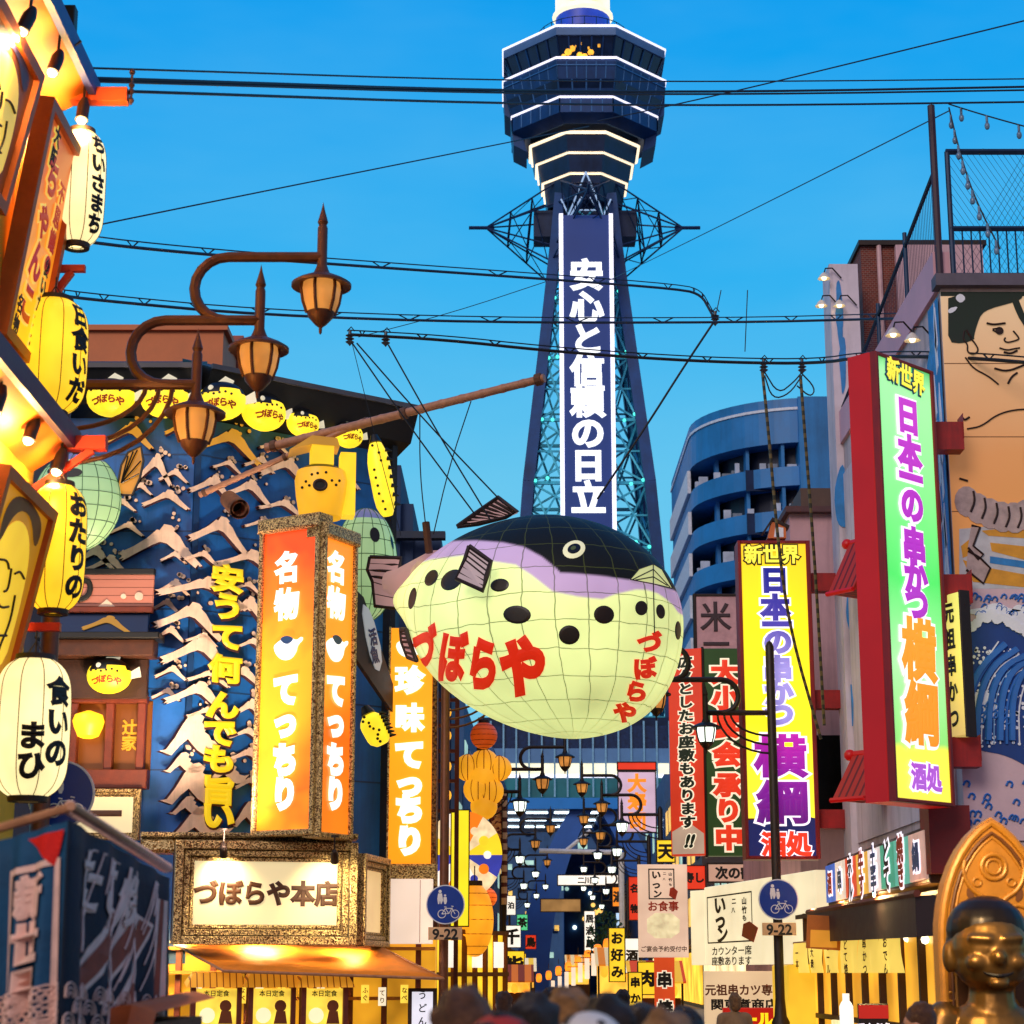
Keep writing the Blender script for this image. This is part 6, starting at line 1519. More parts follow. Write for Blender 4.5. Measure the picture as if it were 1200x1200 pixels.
m.build('side_band', ABW, t, world=True)
m = MB(); z = ztop_a - 6.9
while z > 4: m.box(xr - 6.8, xr - 3.6, AY + 1.4, AY + 1.6, z + .1, z + 1.7); z -= 3.3
m.build('balcony_window', TGLASS, t, world=True)
r_ = random.Random(21); m = MB(); m2 = MB(); z = ztop_a - 5.2
while z > 4:
    A = apts(.5, z)
    for i in range(1, 13):
        if r_.random() < .5: p = A[i]; w_ = r_.uniform(.3, .8); m.box(p[0] - w_ / 2, p[0] + w_ / 2, p[1], p[1] + .3, z + .02, z + r_.uniform(.2, .9))
        if r_.random() < .35: p = A[i]; m2.box(p[0] + .4, p[0] + 1.1, p[1] + .1, p[1] + .5, z + .02, z + .55)
    z -= 3.3
m.build('laundry', M('laundry_pale', '#b8c4d4', .8, var=.4, scale=.5), t, world=True); m2.build('unit', M('unit_grey', '#7c8894', .6), t, world=True)
# ---------------------------------------------------------------- red and green banquet signs, kanji board, white box sign
PT = Pan(785, 826, 762, 1003, 42.3, 42.0); PT2 = Pan(826, 875, 760, 1003, 42.0, 42.0)
t = PT.thing('banquet_sign', 'red lit signboard with black outlined lettering left of the green one', 'sign', 'pair of red and green banquet signs')
MB().bbox(0, PT.w - .02, -.03, .3, 0, PT.h, .015).build('panel', EM('banquet_red', '#e0381a', .62, .15), t)
m = MB(); m.prism([(.03, .03), (PT.w - .05, .03), (PT.w - .05, .45), (PT.w * .5, .7), (.03, .5)], -.036, -.03); m.build('pale_foot', EM('banquet_pale', '#d8b8a0', .5, .3), t)
A = (MB(), MB())
for i, ch in enumerate('広々としたお座敷もあります'): outlined(A, ch, PT.w * .5, PT.px(806, 776 + i * 15.6)[1], .27, .05, .13, y=-.036, dep=.012, sx=1.3)
outlined(A, '!!', PT.w * .55, PT.px(808, 985)[1], .36, .05, .10, y=-.036, dep=.012, sx=1.1, shear=.3)
A[0].build('lettering', M('banquet_black_green', '#16301c', .5), t); A[1].build('lettering_outline', EM('banquet_cream', '#fff0d0', .85), t)
t = PT2.thing('banquet_sign', 'dark green signboard with big red outlined lettering beside the red one', 'sign', 'pair of red and green banquet signs')
MB().bbox(.02, PT2.w, -.03, .3, 0, PT2.h, .015).build('panel', EM('banquet_green', '#2c4a20', .5, .2), t)
MB().bbox(-.03, .02, -.06, .3, -.03, PT2.h + .03, .01).build('frame', IRON2, t); MB().bbox(PT2.w, PT2.w + .06, -.06, .3, -.03, PT2.h + .03, .01).build('frame', IRON2, t)
A = (MB(), MB())
for ch, py in zip('大小宴会承り中', (788, 818, 851, 884, 920, 950, 982)): outlined(A, ch, PT2.w * .52, PT2.px(847, py)[1], .52, .06, .13, y=-.036, dep=.012, sx=1.15)
A[0].build('lettering', EM('banquet_red_ink', '#ee3a1c', .75), t); A[1].build('lettering_outline', MATS['banquet_cream'], t)
P = Pan(815, 864, 698, 760, 44)
t = P.thing('kanji_board', 'pale pink rooftop board with dark kanji right of the pufferfish', 'sign'); MB().bbox(0, P.w, -.02, .1, -.2, P.h, .01).build('board', M('board_dusty_pink', '#c8a0a8', .6), t)
for x0, x1, z0, z1 in ((-.05, .02, -.2, P.h + .04), (P.w - .02, P.w + .05, -.2, P.h + .04), (.02, P.w - .02, P.h - .02, P.h + .04)): MB().bbox(x0, x1, -.05, .1, z0, z1, .01).build('frame', IRON2, t)
text(t, '米', P.w * .48, P.h * .60, .72, M('board_dark_ink', '#3a2a30', .5), bev=.02, y=-.022); text(t, '一', P.w * .48, P.h * .08, .6, M('board_dark_ink', '#3a2a30', .5), bev=.03, y=-.022)
m = MB(); m.tube([(.1, .15, -3), (.1, .15, P.h)], .05, 8); m.tube([(P.w - .1, .15, -3), (P.w - .1, .15, P.h)], .05, 8); m.build('support', IRON2, t)
CRB = EM('box_sign_cream', '#f6e6bc', .92, .1); PKL = EM('hanging_sign_pink', '#f2cdb0', .70, .15); SEAL = M('seal_red', '#d0401c', .5)
def logo(t, P, x0, x1, y0, y1, yy, sx=1.1):
    a, b = P.px(x0, y1), P.px(x1, y0); w, h = b[0] - a[0], b[1] - a[1]; m = MB()
    for q in (((a[0], a[1]), (b[0], a[1] + .03)), ((a[0], b[1] - .03), (b[0], b[1])), ((a[0], a[1] + .03), (a[0] + .03, b[1] - .03)), ((b[0] - .03, a[1] + .03), (b[0], b[1] - .03))): m.box(q[0][0], q[1][0], yy - .01, yy, q[0][1], q[1][1])
    m.build('logo_border', INK, t)
    g = MB()
    for ch, u, v, s in (('い', .30, .80, .42), ('っ', .30, .48, .42), ('ン', .34, .18, .40), ('二', .62, .84, .14), ('八', .60, .66, .12), ('山', .84, .82, .16), ('竹', .84, .64, .16), ('も', .84, .48, .14)): glyph_mb(ch, a[0] + u * w, a[1] + v * h, s * h * .95 * (1 if sx > 2 else .72), bev=.05, y=yy, depth=.01, mb=g, sx=sx)
    g.build('lettering', INK, t)
    m = MB(); m.prism([(a[0] + w * .78, a[1] + h * .12), (a[0] + w * 1.02, a[1] - h * .02), (a[0] + w * 1.12, a[1] + h * .26), (a[0] + w * .95, a[1] + h * .4), (a[0] + w * .82, a[1] + h * .36)], yy - .016, yy - .004); m.build('red_seal', SEAL, t)
P = Pan(827, 958, 1040, 1131, 45, 37.2)
t = P.thing('box_sign', 'large cream lit box sign with inked logo behind the right sign pole', 'sign')
MB().bbox(0, P.w, -.02, .35, 0, P.h, .02).build('lit_panel', CRB, t); P2 = Pan(810, 827, 1044, 1131, 45.5, 45.0)
mm = Matrix.LocRotScale(P2.o, Matrix.Rotation(P2.rot, 3, 'Z').to_quaternion(), (1, 1, 1)); m = MB().bbox(0, P2.w, -.02, .2, 0, P2.h, .02); m.v = [tuple(mm @ Vector(v)) for v in m.v]; m.build('end_panel', CRB, t, world=True)
logo(t, P, 831, 882, 1044, 1106, -.022, 2.4)
text(t, 'カウンター席', P.px(858, 1112)[0], P.px(858, 1114)[1], .2, INK, bev=.02, y=-.022, depth=.008, sx=2.6); text(t, '座敷あります', P.px(858, 1125)[0], P.px(858, 1126)[1], .2, INK, bev=.02, y=-.022, depth=.008, sx=2.6)
P = Pan(748, 806, 1013, 1122, 50)
t = P.thing('hanging_sign', 'pinkish lit hanging sign with inked logo left of the cream box sign', 'sign'); MB().bbox(0, P.w, -.04, .15, 0, P.h, .02).build('lit_panel', PKL, t); logo(t, P, 760, 790, 1018, 1054, -.042)
text(t, 'お食事', P.w * .5, P.px(777, 1062)[1], .26, SEAL, bev=.03, y=-.042, depth=.008); text(t, 'ご宴会予約受付中', P.w * .5, P.px(777, 1112)[1], .145, M('hanging_brown_ink', '#6a4428', .6), bev=.02, y=-.042, depth=.008)
m = MB(); x, z = P.px(777, 1085); m.prism(smooth_poly([(x - .4, z - .3), (x + .4, z - .3), (x + .42, z + .3), (x - .4, z + .32)], 1), -.045, -.04); m.build('faded_picture', EM('faded_picture', '#e8d8a8', .8, .3, scale=6), t)
P = Pan(767, 791, 1122, 1215, 47)
t = P.thing('banner', 'narrow orange banner with black brush letters under the pinkish hanging sign', 'banner'); MB().bbox(0, P.w, -.02, .02, 0, P.h, .008).build('cloth', EM('banner_orange', '#e8501c', .6, .15), t); A = (MB(), MB())
for i, ch in enumerate('串焼'): outlined(A, ch, P.w * .5, P.h * (.72 - .36 * i), .36, .05, .12, y=-.022, dep=.01)
A[0].build('lettering', INK, t); A[1].build('lettering_outline', MATS['banquet_cream'], t)
P = Pan(826, 912, 1138, 1204, 43)
t = P.thing('shop_sign', 'cream signboard naming a skewer restaurant, low behind the right pole', 'sign'); MB().bbox(0, P.w, -.04, .2, 0, P.h, .02).build('panel', EM('shop_sign_cream', '#f0d0a4', .72, .12), t)
x, z = P.px(872, 1160); text(t, '元祖串カツ専門', x, z, .24, M('shop_sign_ink', '#7a3c14', .5), bev=.03, y=-.042, depth=.01); x, z = P.px(872, 1177); text(t, '関東煮商店', x, z, .24, INK, bev=.035, y=-.042, depth=.01, sx=1.2)
P = Pan(848, 908, 1181, 1215, 41.5)
t = P.thing('menu_box', 'red menu lightbox with yellow letters at the foot of the right pole', 'sign'); MB().bbox(0, P.w, -.04, .2, 0, P.h, .02).build('box', EM('menu_red', '#c8140c', .6), t); text(t, 'ビール', P.w / 2, P.h * .6, .3, EM('menu_yellow_ink', '#ffd818', 1.0), bev=.06, y=-.042, depth=.01, sx=1.1)
# ---------------------------------------------------------------- lit canopy sign, tiled eaves, noren, windows on the right
PC = Pan(969, 1087, 1012, 1058, 36.5, 27.0)
t = PC.thing('canopy_sign', 'long lit canopy sign of colourful panels below the green sign', 'sign')
hh = at(1087, 962, 27).z - at(1087, 1019, 27).z; PC.h = hh
MB().bbox(-.05, PC.w + .05, .02, .6, -.06, hh + .06, .02).build('box_body', DKW, t)
CC = [('#2a62c0', '酒'), ('#e8dcc8', '串'), ('#e04a20', 'ホル'), ('#e8b040', '牛す'), ('#e4dcd8', '土手'), ('#30a080', 'どて'), ('#58b8a0', '焼き'), ('#c8a090', '鍋')]
n = len(CC)
for k, (c, s) in enumerate(CC):
    x0, x1 = PC.w * k / n, PC.w * (k + 1) / n; MB().box(x0 + .01, x1 - .01, -.02, .02, 0, hh).build('lit_panel', EM('canopy_print_%s' % 'abcdefgh'[k], c, .75, .25, scale=3), t)
    A = (MB(), MB()); outlined(A, s, (x0 + x1) / 2, hh / 2, .40, .05, .14, y=-.022, dep=.01, vertical=True, pitch=.36, sx=1.3); A[0].build('lettering', (SEAL, BLO, INK)[k % 3], t); A[1].build('lettering_outline', OUTW, t)
q = at(1086, 1020, 26.9); q1 = at(1132, 945, 26.9); MB().box(q.x + .02, q1.x, 26.7, 27.3, q.z - .05, q1.z).build('end_box', M('maroon_box', '#7a1616', .5), t, world=True)
t = thing('canopy', 'dark projecting canopy roof over the right shop', 'canopy', (5.9, 30, 0))
a = at(992, 1068, 33); b = at(1097, 1092, 24.6)
zc_ = at(1090, 1046, 25).z
m = MB(); m.hexa([(5.0, 24.8, zc_ - .55), (7.5, 24.8, zc_ - .35), (7.5, 36, zc_ - .35), (5.3, 36, zc_ - .45), (5.0, 24.8, zc_ - .05), (7.5, 24.8, zc_ + .1), (7.5, 36, zc_ + .1), (5.3, 36, zc_ + .05)]); m.build('roof', M('canopy_dark', '#2a181c', .6, var=.3), t, world=True)
m = MB(); m.tube([(5.02, 24.75, zc_ - .02), (5.32, 36, zc_ + .08)], .05, 6); m.build('roof_edge', REDW, t, world=True)
TILE = STRIPE('red_roof_tile', '#b82c14', '#6a140a', 7, 'X', duty=.7)
def tiled(label, px0, px1, py0, py1, Y):
    P = Pan(px0, px1, py0, py1, Y, Y - .5); t = P.thing('tiled_eave', label, 'roof', 'small red tiled eaves on the right wall')
    m = MB(); m.hexa([(0, -.5, 0), (P.w, -.5, 0), (P.w, .3, 0), (0, .3, 0), (0, .1, P.h), (P.w, .1, P.h), (P.w, .3, P.h), (0, .3, P.h)]); m.build('tiles', TILE, t)
    m = MB(); m.tube([(-.05, .15, P.h), (P.w + .05, .15, P.h)], .07, 8); m.ball((-.08, .12, P.h), .1, n=10); m.build('ridge', RED, t, True)
    m = MB(); m.tube([(-.02, -.5, 0), (P.w, -.5, 0)], .045, 6); m.build('eave_edge', RED, t)
tiled('small red tiled eave beside the middle of the red sign box', 992, 1022, 636, 700, 34.5); tiled('small red tiled eave low beside the foot of the red sign box', 996, 1034, 884, 940, 33)
P = Pan(944, 986, 1072, 1114, 33)
t = P.thing('notice_board', 'tilted orange wooden notice board right of the blue sign', 'notice board'); m = MB(); m.prism([(0, .04), (P.w * .95, 0), (P.w, P.h * .95), (.04, P.h)], -.03, .03); m.build('board', M('notice_orange', '#c8702a', .6, var=.2, scale=3), t)
m = MB(); m.prism([(.06, P.h * .1), (P.w * .85, P.h * .08), (P.w * .88, P.h * .55), (.08, P.h * .58)], -.036, -.03); m.build('paper', EM('notice_yellow', '#f0a030', .5), t)
P = Pan(930, 1056, 1092, 1140, 37, 29)
t = P.thing('shop_curtain', 'glowing yellow shop curtain panels below the dark canopy at right', 'curtain')
hh = .62; nP = 6
P.h = at(1056, 1094, 29).z - at(1056, 1132, 29).z
for k in range(nP):
    x0, x1 = P.w * k / nP + .02, P.w * (k + 1) / nP - .02; m = MB(); V = []
    for j in range(5):
        for i in range(9): u = i / 8; V.append((x0 + (x1 - x0) * u, .05 * math.sin(u * 9 + k) * j / 4 - .02 * math.sin(math.pi * j / 4), P.h * 1.15 * (1 - j / 4)))
    m.add(V, [(j * 9 + i, j * 9 + i + 1, (j + 1) * 9 + i + 1, (j + 1) * 9 + i) for j in range(4) for i in range(8)]); c_ = m.build('cloth_panel', EM('curtain_glow_yellow', '#ffd860', .85, .15), t, True)
    text(c_, ('一本', '大衆', 'ビール', 'どて焼', '串かつ', 'おでん')[k], (x0 + x1) / 2, P.h * .55, .17, BRK, bev=.03, vertical=True, pitch=.19, y=-.07, sx=1.6, depth=.006)
m = MB(); m.tube([(-.1, .03, P.h * 1.16), (P.w + .1, .03, P.h * 1.16)], .025, 8); m.build('rail', BAMB, t)
P = Pan(930, 1105, 1110, 1215, 39, 26.5); zz = P.px(1000, 1215)
t = P.thing('shop_window', 'warm lit shop windows and doors under the yellow curtain at right', 'window')
MB().box(0, P.w, .1, .3, -.6 - P.o.z + .6, P.h + .6).build('window_glass', EM('right_window_glow', '#f0a830', .95, .5, scale=.9), t)
m = MB()
for k in range(10): x = P.w * k / 9; m.box(x - .05, x + .05, .0, .1, -P.o.z + .05, P.h + .6)
for z in (.45, P.h + .55): m.box(0, P.w, -.01, .09, z - .04, z + .04)
m.build('window_bar', DKW, t)
for k, x in enumerate((.36, .62)): MB().bbox(P.w * x, P.w * x + .7, -.08, .0, -.3, .42, .01).build('poster', EM('poster_glow', '#fff0b0', .9, .3, scale=4), t)
m = MB(); m.bbox(P.w * .05, P.w * .2, -.5, .0, -P.o.z + .1, P.h * .8, .03); m.build('yellow_door_cloth', EM('door_cloth_yellow', '#f4c030', .8, .2), t)
P = Pan(1006, 1041, 1176, 1215, 27.5)
t = P.thing('menu_board', 'small dark menu board with white letters left of the bronze statue', 'menu board'); MB().bbox(0, P.w, -.04, .05, 0, P.h, .02).build('board', M('menu_dark', '#24160e', .5), t); text(t, 'てんぷら', P.w / 2, P.h * .3, .12, OUTW, bev=.03, y=-.042, depth=.006); m = MB(); m.box(.0, P.w, -.045, -.038, P.h * .55, P.h - .02); m.build('red_header', EM('menu_header_red', '#d8281c', .5), t); m = MB(); m.tube([(P.w / 2, .02, -P.o.z + .1), (P.w / 2, .02, 0)], .02, 6); m.build('stand', IRON2, t)
t = thing('white_sign_lamp', 'small white upright glowing sign in front of the right shop window', 'sign', at(993, 1215, 29)); m = MB(); m.lathe([(.10, 0), (.10, .42), (.07, .48), (.05, .5), (.05, .6), (0, .6)], 16); m.build('lamp_body', EM('white_sign_glow', '#f4f0e4', 1.1), t, True); m = MB(); m.tube([(0, 0, -t.location.z + .12), (0, 0, 0)], .03, 8); m.build('stand', IRON2, t)
for x, y in ((5.4, 31), (5.5, 35), (5.2, 27.5)): lamp('AREA', (x, y, 2.9), 170, (1, .68, .26), .5, (x + .7, y, 0), name='shop_light')
for k in range(7):  # bulbs added to give the shop front a warmer glow
    c = at(958 + 21 * k, 1098 - (k % 2) * 2, 36 - 1.4 * k); t = thing('hanging_bulb', 'one of the bare warm bulbs added in a row under the dark canopy', 'light bulb', c, 0, 'added bulbs under the right canopy')
    m = MB(); m.lathe([(.03, .1), (.035, .03), (.06, -.03), (.045, -.08), (0, -.1)], 12); m.build('glass', EM('added_canopy_bulb', '#fff0c0', 3.5, .05), t, True); m = MB(); m.tube([(0, 0, .1), (0, 0, .4)], .012, 5); m.build('cord', IRON2, t)
# right lamp post and signs
pR = at(906, 900, 35.7)
street_lamp('dark iron street lamp with white lit lantern in front of the yellow sign', pR.x, 35.7, -1, .9, (1, 0, 0), IRON2, zoff=-.5, poletop=at(903, 758, 35.7).z)
walk_sign('round blue sign with time plate on the right lamp post', at(912, 1054, 35.5), .355)
# ---------------------------------------------------------------- bronze figure in front of a carved pointed arch (a plain generic statue)
SY = 14.
BRZ = M('dark_bronze', '#86602f', .36, .8, var=.35, scale=5, bump=.05); OAK = M('carved_gold_wood', '#c07e22', .4, .15, var=.25, scale=4, bump=.1); OAKD = M('carved_gold_wood_dark', '#6a3c10', .5, .1)
P = Pan(1098, 1236, 958, 1215, SY)
st = P.thing('throne_back', 'golden carved pointed arch panel standing behind the bronze statue', 'carving')
w, h = P.w, P.h
def arch(k, wd): # pointed gothic outline, inset k
    L_ = [(k, 0), (k, h * .42)]; c = []
    for q in range(1, 9): a = q / 8; c.append((k + (w / 2 - k) * (1 - math.cos(a * 1.25)) / (1 - math.cos(1.25)), h * .42 + (h * .58 - k * 1.3) * math.sin(a * 1.25) / math.sin(1.25)))
    return L_ + c + [(w - x, z) for x, z in reversed(c[:-1])] + [(w - k, h * .42), (w - k, 0)]
MB().prism([(x, z if z > 0 else -P.o.z + .12) for x, z in arch(0, 0)], -.02, .16).build('panel', OAK, st)
for k, r in ((.03, .028), (.085, .014), (.11, .01)): m = MB(); m.tube([(x, -.025, z) for x, z in arch(k, 0)], r, 8); m.build('moulding', OAK if k != .085 else OAKD, st, True)
m = MB(); m.tube([(w / 2 + .085 * math.cos(a), -.03, h * .77 + .085 * math.sin(a)) for a in [2 * math.pi * q / 24 for q in range(25)]], .016, 8); m.build('rosette', OAK, st, True)
m = MB(); m.tube([(w / 2 + .05 * math.cos(a), -.03, h * .77 + .05 * math.sin(a)) for a in [2 * math.pi * q / 24 for q in range(25)]], .010, 8); m.build('rosette', OAK, st, True)
for s in (-1, 1):
    m = MB(); m.tube([(w / 2 + s * x, -.03, z) for x, z in smooth_poly([(.0, h * .55), (.05, h * .62), (.16, h * .66), (.22, h * .74), (.20, h * .80)], 2, False)], .016, 8); m.build('tracery', OAK, st, True)
    m = MB(); m.tube([(w / 2 + s * x, -.03, z) for x, z in smooth_poly([(.06, h * .50), (.10, h * .6), (.24, h * .58), (.30, h * .48), (.26, h * .45), (.31, h * .40), (.27, h * .34)], 2, False)], .013, 8); m.build('tracery', OAK, st, True)
    m = MB(); m.prism(smooth_poly([(w / 2 + s * .14, h * .60), (w / 2 + s * .20, h * .63), (w / 2 + s * .19, h * .68), (w / 2 + s * .15, h * .66)], 1), -.03, -.015); m.build('tracery', OAKD, st)
for s in (-1, 1):
    for u, v, r in ((.30, .30, .035), (.34, .18, .03), (.12, .70, .028), (.30, .46, .022)):
        m = MB(); m.tube([(w / 2 + s * u + r * math.cos(a), -.028, h * v + r * math.sin(a)) for a in [2 * math.pi * q / 14 for q in range(15)]], .009, 6); m.build('carved_ring', OAK, st, True)
    m = MB(); m.prism(smooth_poly([(w / 2 + s * .10, h * .1), (w / 2 + s * .40, h * .1), (w / 2 + s * .38, h * .34), (w / 2 + s * .26, h * .44), (w / 2 + s * .12, h * .40)], 1), -.024, -.015); m.build('recess_shade', OAKD, st)  # flat dark plates, the shade of a recess put into their colour
def organic(shapes, vox, name, mat, parent, smooth_it=6):
    """union of ellipsoids and tapered limbs fused into one continuous skin"""
    m = MB()
    for s in shapes:
        if s[0] == 'b': m.ball(s[1], *s[2:5], n=20)
        else:
            a, b = Vector(s[1]), Vector(s[2]); r0, r1 = s[3], s[4]; m.tube([a, a.lerp(b, .5), b], [r0, (r0 + r1) / 2, r1], 14); m.ball(a, r0, n=14); m.ball(b, r1, n=14)
    o = m.build(name, mat, None, True)
    rm = o.modifiers.new('r', 'REMESH'); rm.mode = 'VOXEL'; rm.voxel_size = vox; rm.use_smooth_shade = True
    sm = o.modifiers.new('s', 'SMOOTH'); sm.iterations = smooth_it; sm.factor = .5
    bpy.context.view_layer.update()
    me = bpy.data.meshes.new_from_object(o.evaluated_get(bpy.context.evaluated_depsgraph_get()))
    for p in me.polygons: p.use_smooth = True
    o.modifiers.clear(); o.data = me; me.materials.clear(); me.materials.append(mat)
    if parent is not None: o.parent = parent
    return o
q = at(1157, 1100, SY - .35)
s0 = thing('statue', 'dark bronze seated figure with smiling face in front of the golden arch', 'statue', (q.x, SY - .4, .0))
zh = at(1157, 1112, SY - .4).z
organic([('b', (0, 0, zh), .265, .25, .27), ('b', (0, -.03, zh - .10), .25, .22, .19), ('b', (-.27, .02, zh - .05), .05, .06, .11), ('b', (.27, .02, zh - .05), .05, .06, .11),
         ('b', (0, -.245, zh - .06), .05, .05, .055), ('b', (-.13, -.185, zh - .09), .075, .06, .06), ('b', (.13, -.185, zh - .09), .075, .06, .06), ('b', (0, -.21, zh - .225), .07, .05, .04), ('l', (-.17, -.19, zh + .07), (-.05, -.235, zh + .06), .022, .026), ('l', (.17, -.19, zh + .07), (.05, -.235, zh + .06), .022, .026),
         ('l', (0, .02, zh - .2), (0, .03, zh - .42), .14, .17), ('b', (0, .05, zh - .62), .36, .25, .30), ('b', (0, 0, zh - .95), .38, .30, .32),
         ('l', (-.33, .03, zh - .46), (-.48, -.05, zh - .85), .12, .095), ('l', (-.48, -.05, zh - .85), (-.25, -.32, zh - 1.02), .095, .07), ('l', (.33, .03, zh - .46), (.48, -.05, zh - .85), .12, .095), ('l', (.48, -.05, zh - .85), (.25, -.32, zh - 1.02), .095, .07),
         ('b', (-.2, -.36, zh - 1.03), .075, .07, .05), ('b', (.2, -.36, zh - 1.03), .075, .07, .05)] +
        [('l', (s * (.22 - .035 * k), -.40, zh - 1.03), (s * (.19 - .035 * k), -.48 - .012 * (k % 2), zh - 1.06), .017, .014) for s in (-1, 1) for k in range(4)] + [('l', (s * .14, -.36, zh - 1.01), (s * .09, -.42, zh - 1.0), .018, .015) for s in (-1, 1)] +
        [('l', (s * .2, -.05, zh - 1.08), (s * .26, -.5, zh - 1.15), .16, .12) for s in (-1, 1)] + [('l', (s * .26, -.5, zh - 1.15), (s * .24, -.5, zh - 1.5), .11, .08) for s in (-1, 1)] + [('b', (s * .24, -.58, zh - 1.52), .07, .13, .05) for s in (-1, 1)], .014, 'body', BRZ, s0, 4)
BD = M('bronze_dark_lines', '#140c08', .5)
m = MB(); m.tube([(x, -.245 + abs(x) * .38, z) for x, z in smooth_poly([(-.14, zh - .115), (-.08, zh - .165), (0, zh - .18), (.08, zh - .165), (.14, zh - .115)], 2, False)], [.012] * 14 if False else .012, 6); m.build('mouth', BD, s0)
for s in (-1, 1): m = MB(); m.tube([(s * x, -.235 + abs(x) * .32, z) for x, z in smooth_poly([(.05, zh + .015), (.10, zh + .035), (.16, zh + .01)], 2, False)], .010, 6); m.build('eye', BD, s0)
hr = organic([('b', (0, .02, zh + .08), .275, .262, .235), ('b', (0, .05, zh + .0), .275, .26, .2)], .016, 'hair_cap', M('bronze_hair', '#2c241e', .35, .7), s0, 4); hr.location.y = .045; hr.location.z = .045
MB().box(-.55, .55, -.55, .38, .12, zh - 1.2).build('seat_block', OAKD, s0)
lamp('SPOT', (q.x - .8, SY - 2.0, 3.2), 300, (1, .72, .32), .2, (q.x, SY, 2.2), 60, 'statue_fill_light')  # spot added to brighten the bronze figure, no fixture belongs to it
# ================================================================== DEEP STREET
BROWNW = M('timber_brown_wall', '#4a2a18', .7, var=.35, scale=1.5); DUSK = M('dusk_grey_wall', '#4a5c70', .75, var=.3, scale=.8); DUSK2 = M('dusk_blue_grey_wall', '#305a88', .75, var=.3, scale=.6)
WLIT = EM('lit_window_warm', '#ffc860', .8, .5, scale=.8); WLIT2 = EM('lit_window_green', '#bfeede', .55, .5, scale=.8)
def shophouse(label, side, y0, y1, h, mat, lit, floors=3, band=None):
    x = (-4.2 if side < 0 else 6.4); xa, xb = x + sx(y0), x + sx(y1); d = 9 * side
    t = thing('shop_house', label, 'building', (xa, y0, 0), 0, 'shop houses down the street')
    MB().hexa([(xa, y0, 0), (xa + d, y0, 0), (xb + d, y1, 0), (xb, y1, 0), (xa, y0, h), (xa + d, y0, h), (xb + d, y1, h), (xb, y1, h)]).build('wall', mat, t, world=True)
    fs_ = -side * .03
    def strip_(y_0, y_1, z0, z1, mt, nm, off=.06):
        a = x + sx(y_0); b = x + sx(y_1); o = -side * off
        MB().hexa([(a, y_0, z0), (a + o, y_0, z0), (b + o, y_1, z0), (b, y_1, z0), (a, y_0, z1), (a + o, y_0, z1), (b + o, y_1, z1), (b, y_1, z1)]).build(nm, mt, t, world=True)
    strip_(y0 + .3, y1 - .3, .3, 2.7, lit, 'shop_front'); strip_(y0 + .1, y1 - .1, 2.9, 3.15, BROWNW, 'shop_canopy', 1.0)
    n = max(2, int((y1 - y0) / 3.2)); rr_ = random.Random(int(y0))
    for f in range(1, floors):
        for k in range(n):
            a = y0 + (y1 - y0) * (k + .2) / n; b = y0 + (y1 - y0) * (k + .8) / n; z = 1.0 + f * 3.0
            if z + 1.5 < h: strip_(a, b, z, z + 1.4, rr_.choice((WLIT, TGLASS, TGLASS, WLIT2)), 'window', .04)
    # end wall facing the viewer
    m = MB(); m.box(min(xa, xa + d) + .0, max(xa, xa + d), y0 - .06, y0, 3.0, 3.2); m.build('string_course', DUSK2, t, world=True)
SHF = EM('shopfront_yellow', '#ffbe38', 1.3, .5, scale=.7); SHF2 = EM('shopfront_white', '#ffe0a8', 1.3, .5, scale=.7)
shophouse('brown timber shop house beyond the slim orange lightbox', -1, 46, 60, 8.5, BROWNW, SHF)
shophouse('grey shop house on the left side further down the street', -1, 61, 82, 10, DUSK, SHF2)
shophouse('blue grey shop house on the left before the tower', -1, 83, 118, 13, DUSK2, SHF, 4)
shophouse('last dark shop house on the left under the tower', -1, 119, 150, 15, DUSK2, SHF2, 4)
shophouse('dusky shop house behind the banquet signs on the right', 1, 51, 66, 10, DUSK2, SHF)
shophouse('brown shop house on the right side in mid street', 1, 67, 92, 10, BROWNW, SHF2)
shophouse('grey shop house on the right before the tower', 1, 93, 124, 12, DUSK, SHF, 4)
shophouse('last dark shop house on the right under the tower', 1, 125, 150, 14, DUSK2, SHF2, 4)
t = thing('far_block', 'dark dusky block closing the street beyond the tower arch', 'building', (8, 225, 0))
MB().box(-60, 80, 225, 245, 0, 21).build('wall', M('far_dark_wall', '#3a6290', .8, var=.4, scale=.3, streak=.4), t, world=True)
r_ = random.Random(11)
for k in range(70):
    x = r_.uniform(-4, 22); z = r_.uniform(1, 18); MB().box(x, x + r_.uniform(.5, 1.6), 224.9, 225, z, z + r_.uniform(.4, .9)).build('window', r_.choice((WLIT, WLIT2, TGLASS)), t, world=True)
# dark block under the tower deck, seen past the arch
t = thing('underpass_wall', 'deep blue lit wall under the tower deck behind the arch', 'wall', (ax, 186, 0)); MB().box(ax - 2, ax + 14, 186, 188, 0, 13).build('wall', M('underpass_navy', '#2a62a8', .7, var=.4, scale=.3), t, world=True)
r_ = random.Random(17)
for k in range(24): MB().ball((ax + r_.uniform(-2, 12), 185.9, r_.uniform(1.5, 12)), r_.uniform(.14, .26), n=8).build('wall_lamp', r_.choice((WLIT2, EM('wall_lamp_white', '#f0fff0', 2.0), EM('wall_lamp_amber', '#ffc060', 1.6))), t, True, world=True)
